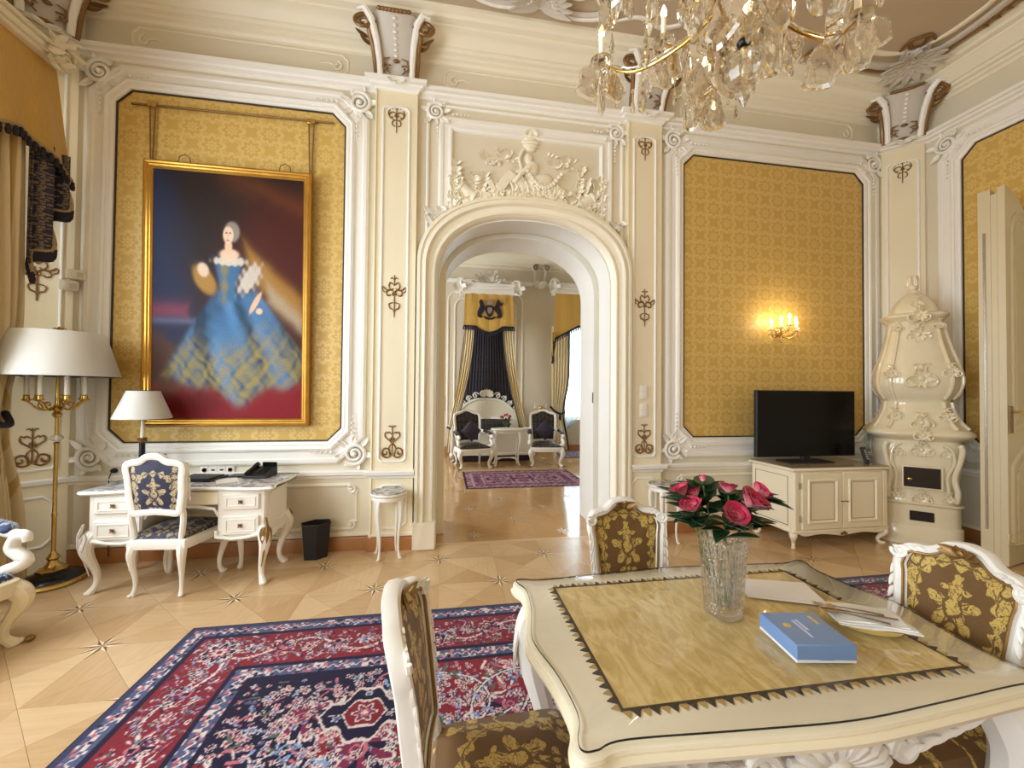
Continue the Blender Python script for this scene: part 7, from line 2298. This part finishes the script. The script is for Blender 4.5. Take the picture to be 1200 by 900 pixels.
# bedroom rugs
tint_mat('bedroom_rug_wool', .95, 200., .3, spec=.1)
def small_rug(name, x0, x1, y0, y1, label, base, line, seed):
    xs = np.linspace(x0, x1, 150); ys = np.linspace(y0, y1, 110)
    o, gx, gy = grid_mesh(name, xs, ys, lambda X, Y: X*0+.004, 'bedroom_rug_wool')
    d = np.minimum(np.minimum(gx-x0, x1-gx), np.minimum(gy-y0, y1-gy))
    r_ = np.random.default_rng(seed)
    n = r_.random(len(gx)); cells = r_.random((40, 40))
    c2 = cells[(np.abs((gx-(x0+x1)/2))*26).astype(int) % 40, (np.abs(gy-(y0+y1)/2)*26).astype(int) % 40]
    C = np.array(srgb(*base))[None]*(.75+.5*n[:, None])
    L_ = np.array(srgb(*line))
    C[(c2 > .62)] = L_*.9; C[(c2 < .22)] = np.array(srgb(62, 40, 66))
    C[(d < .03)] = np.array(srgb(60, 40, 62)); C[(d > .12) & (d < .15)] = L_; C[(d > .30) & (d < .325)] = L_
    m = (d > .15) & (d < .30); C[m] = C[m]*.6+np.array(srgb(90, 60, 88))*.4
    colour_attr(o, np.clip(C, 0, 1))
    MB().sweep([(x0, y0), (x1, y0), (x1, y1), (x0, y1)], [(.003, .0045), (-.003, .004), (-.004, 0)], fz).build('binding', 'rug_edge_wool', o)
    return props(o, label, 'rug')
small_rug('mauve_rug', .36, 2.36, 6.34, 7.69, 'mauve patterned rug lying in front of the bedroom armchairs', (126, 72, 96), (176, 140, 146), 3)
small_rug('small_rug', 2.75, 4.85, 9.05, 10.15, 'greyish plum rug lying below the bedroom window', (104, 84, 98), (150, 134, 140), 5)

# bedroom window dressing
WL = (3.94, 10.3, 2.9)
wv = empty('window_valance', WL, 0, 'gold silk valance with white carved crown over the bedroom window', 'valance')
wl = lambda x, y, z: (x-WL[0], y-WL[1], z-WL[2])
crown(wv, 2.76, 5.10, 10.05, 4.06, 4.34, WL)
rows = []
for i in range(11):
    t_ = i/10; row = []
    for u in np.linspace(-1, 1, 81):
        zb = 3.22-.36*max(0, abs(u)-.45)/.55
        row.append(wl(3.94+u*(1.14+.06*t_), 10.08-.03*t_-.012*abs(sin(u*11)), 4.08*(1-t_)+zb*t_))
    rows.append(row)
cloth_sheet('valance_cloth', 'valance_silk', wv, rows)
MB().tube([(p[0], p[1]-.01, p[2]) for p in rows[-1]], .026, 7).build('valance_fringe', 'fringe_navy', wv)
wt_ = None
for p in rows[-1][::2]:
    if wt_ is None: wt_ = MB().lathe([(.006, 0), (.02, -.02), (.018, -.04), (.022, -.085)], 7).build('fringe_tassel', 'fringe_navy', wv); o = wt_
    else: o = share(wt_, wv)
    o.location = (p[0], p[1]-.01, p[2]-.01)
for sx in (-1, 1):
    rows2 = []
    for i in range(9):
        t_ = i/8
        rows2.append([wl(3.94+sx*(1.18+.06*u), 10.02-.05*sin(u*9), 3.05-(.25+.55*u)*t_) for u in np.linspace(0, 1, 12)])
    cloth_sheet('tail_cloth', 'valance_silk', wv, rows2)
    MB().tube([(p[0], p[1]-.02, p[2]) for p in rows2[-1]], .03, 7).build('tail_fringe', 'fringe_navy', wv)
for sx, lb in ((-1, 'gold striped silk curtain tied back beside the sheer, next to the bed canopy'), (1, 'gold striped silk curtain at the far side of the bedroom window')):
    CU = (3.94+sx*.95, 10.25, .03)
    c_ = empty('window_curtain', CU, 0, lb, 'curtain')
    rows = []
    for i in range(20):
        t_ = i/19; z = 3.2*(1-t_)
        pin = math.exp(-((z-.95)/.6)**2)
        rows.append([(sx*(-.26*(1-pin*.62)+(.48-pin*.18)*u+.02), .02*sin(u*40), z) for u in np.linspace(0, 1, 50)])
    cloth_sheet('curtain_cloth', 'curtain_silk', c_, rows)
    MB().tube([(r[0][0], r[0][1]-.02, r[0][2]) for r in rows], .018, 7).build('dark_edge', 'fringe_navy', c_)
    MB().tube(spline([(sx*-.12, -.05, .98), (sx*0, -.06, .93), (sx*.16, -.04, 1.0), (sx*.26, .02, 1.12)], 5), .025, 8).build('tieback', 'fringe_navy', c_)
    MB().lathe([(.01, 0), (.03, -.03), (.035, -.1), (.02, -.16)], 10).build('tieback_tassel', 'fringe_navy', c_, loc=(sx*.02, -.08, .92))
def sheer_mat(nt, bs):
    out = nt.nodes['Material Output']
    tl_ = nt.nodes.new('ShaderNodeBsdfTranslucent'); tl_.inputs[0].default_value = (.86, .94, .97, 1)
    tp = nt.nodes.new('ShaderNodeBsdfTransparent'); mx = nt.nodes.new('ShaderNodeMixShader'); mx.inputs[0].default_value = .30
    nt.links.new(tl_.outputs[0], mx.inputs[1]); nt.links.new(tp.outputs[0], mx.inputs[2]); nt.links.new(mx.outputs[0], out.inputs[0])
mat('sheer_voile', build=sheer_mat)
sh = empty('sheer_curtain', (3.94, 10.36, .03), 0, 'white sheer voile hanging crosswise in the bedroom window', 'curtain')
for sx in (-1, 1):
    rows = []
    for i in range(24):
        t_ = i/23; z = 3.25*(1-t_)+.55*t_
        sweep_ = 1.5*max(0., min(1., t_))**1.6
        rows.append([(sx*(.76-(1.50*(1-u))*(1-t_**1.8*.93)), .012*sin(u*70)+sx*.015, z) for u in np.linspace(0, 1, 60)])
    cloth_sheet('voile', 'sheer_voile', sh, rows, .0008)
sc2 = empty('wall_sconce', (2.48, B2-.006, 1.10), 0, 'small crystal wall sconce on the bedroom wall beside the armchair', 'wall lamp')
MB().ell((0, -.02, 0), (.04, .02, .06), 10, 6).build('plate', 'brass', sc2)
for sx in (-1, 1):
    MB().tube(spline([(0, -.03, -.02), (sx*.08, -.09, -.05), (sx*.15, -.10, .0)], 5), .008, 6).build('arm', 'brass', sc2)
    MB().lathe([(.012, 0), (.04, .01), (.012, .02), (.011, .10), (.004, .14)], 10, (sx*.15, -.10, .0)).build('candle', 'candle_white', sc2)
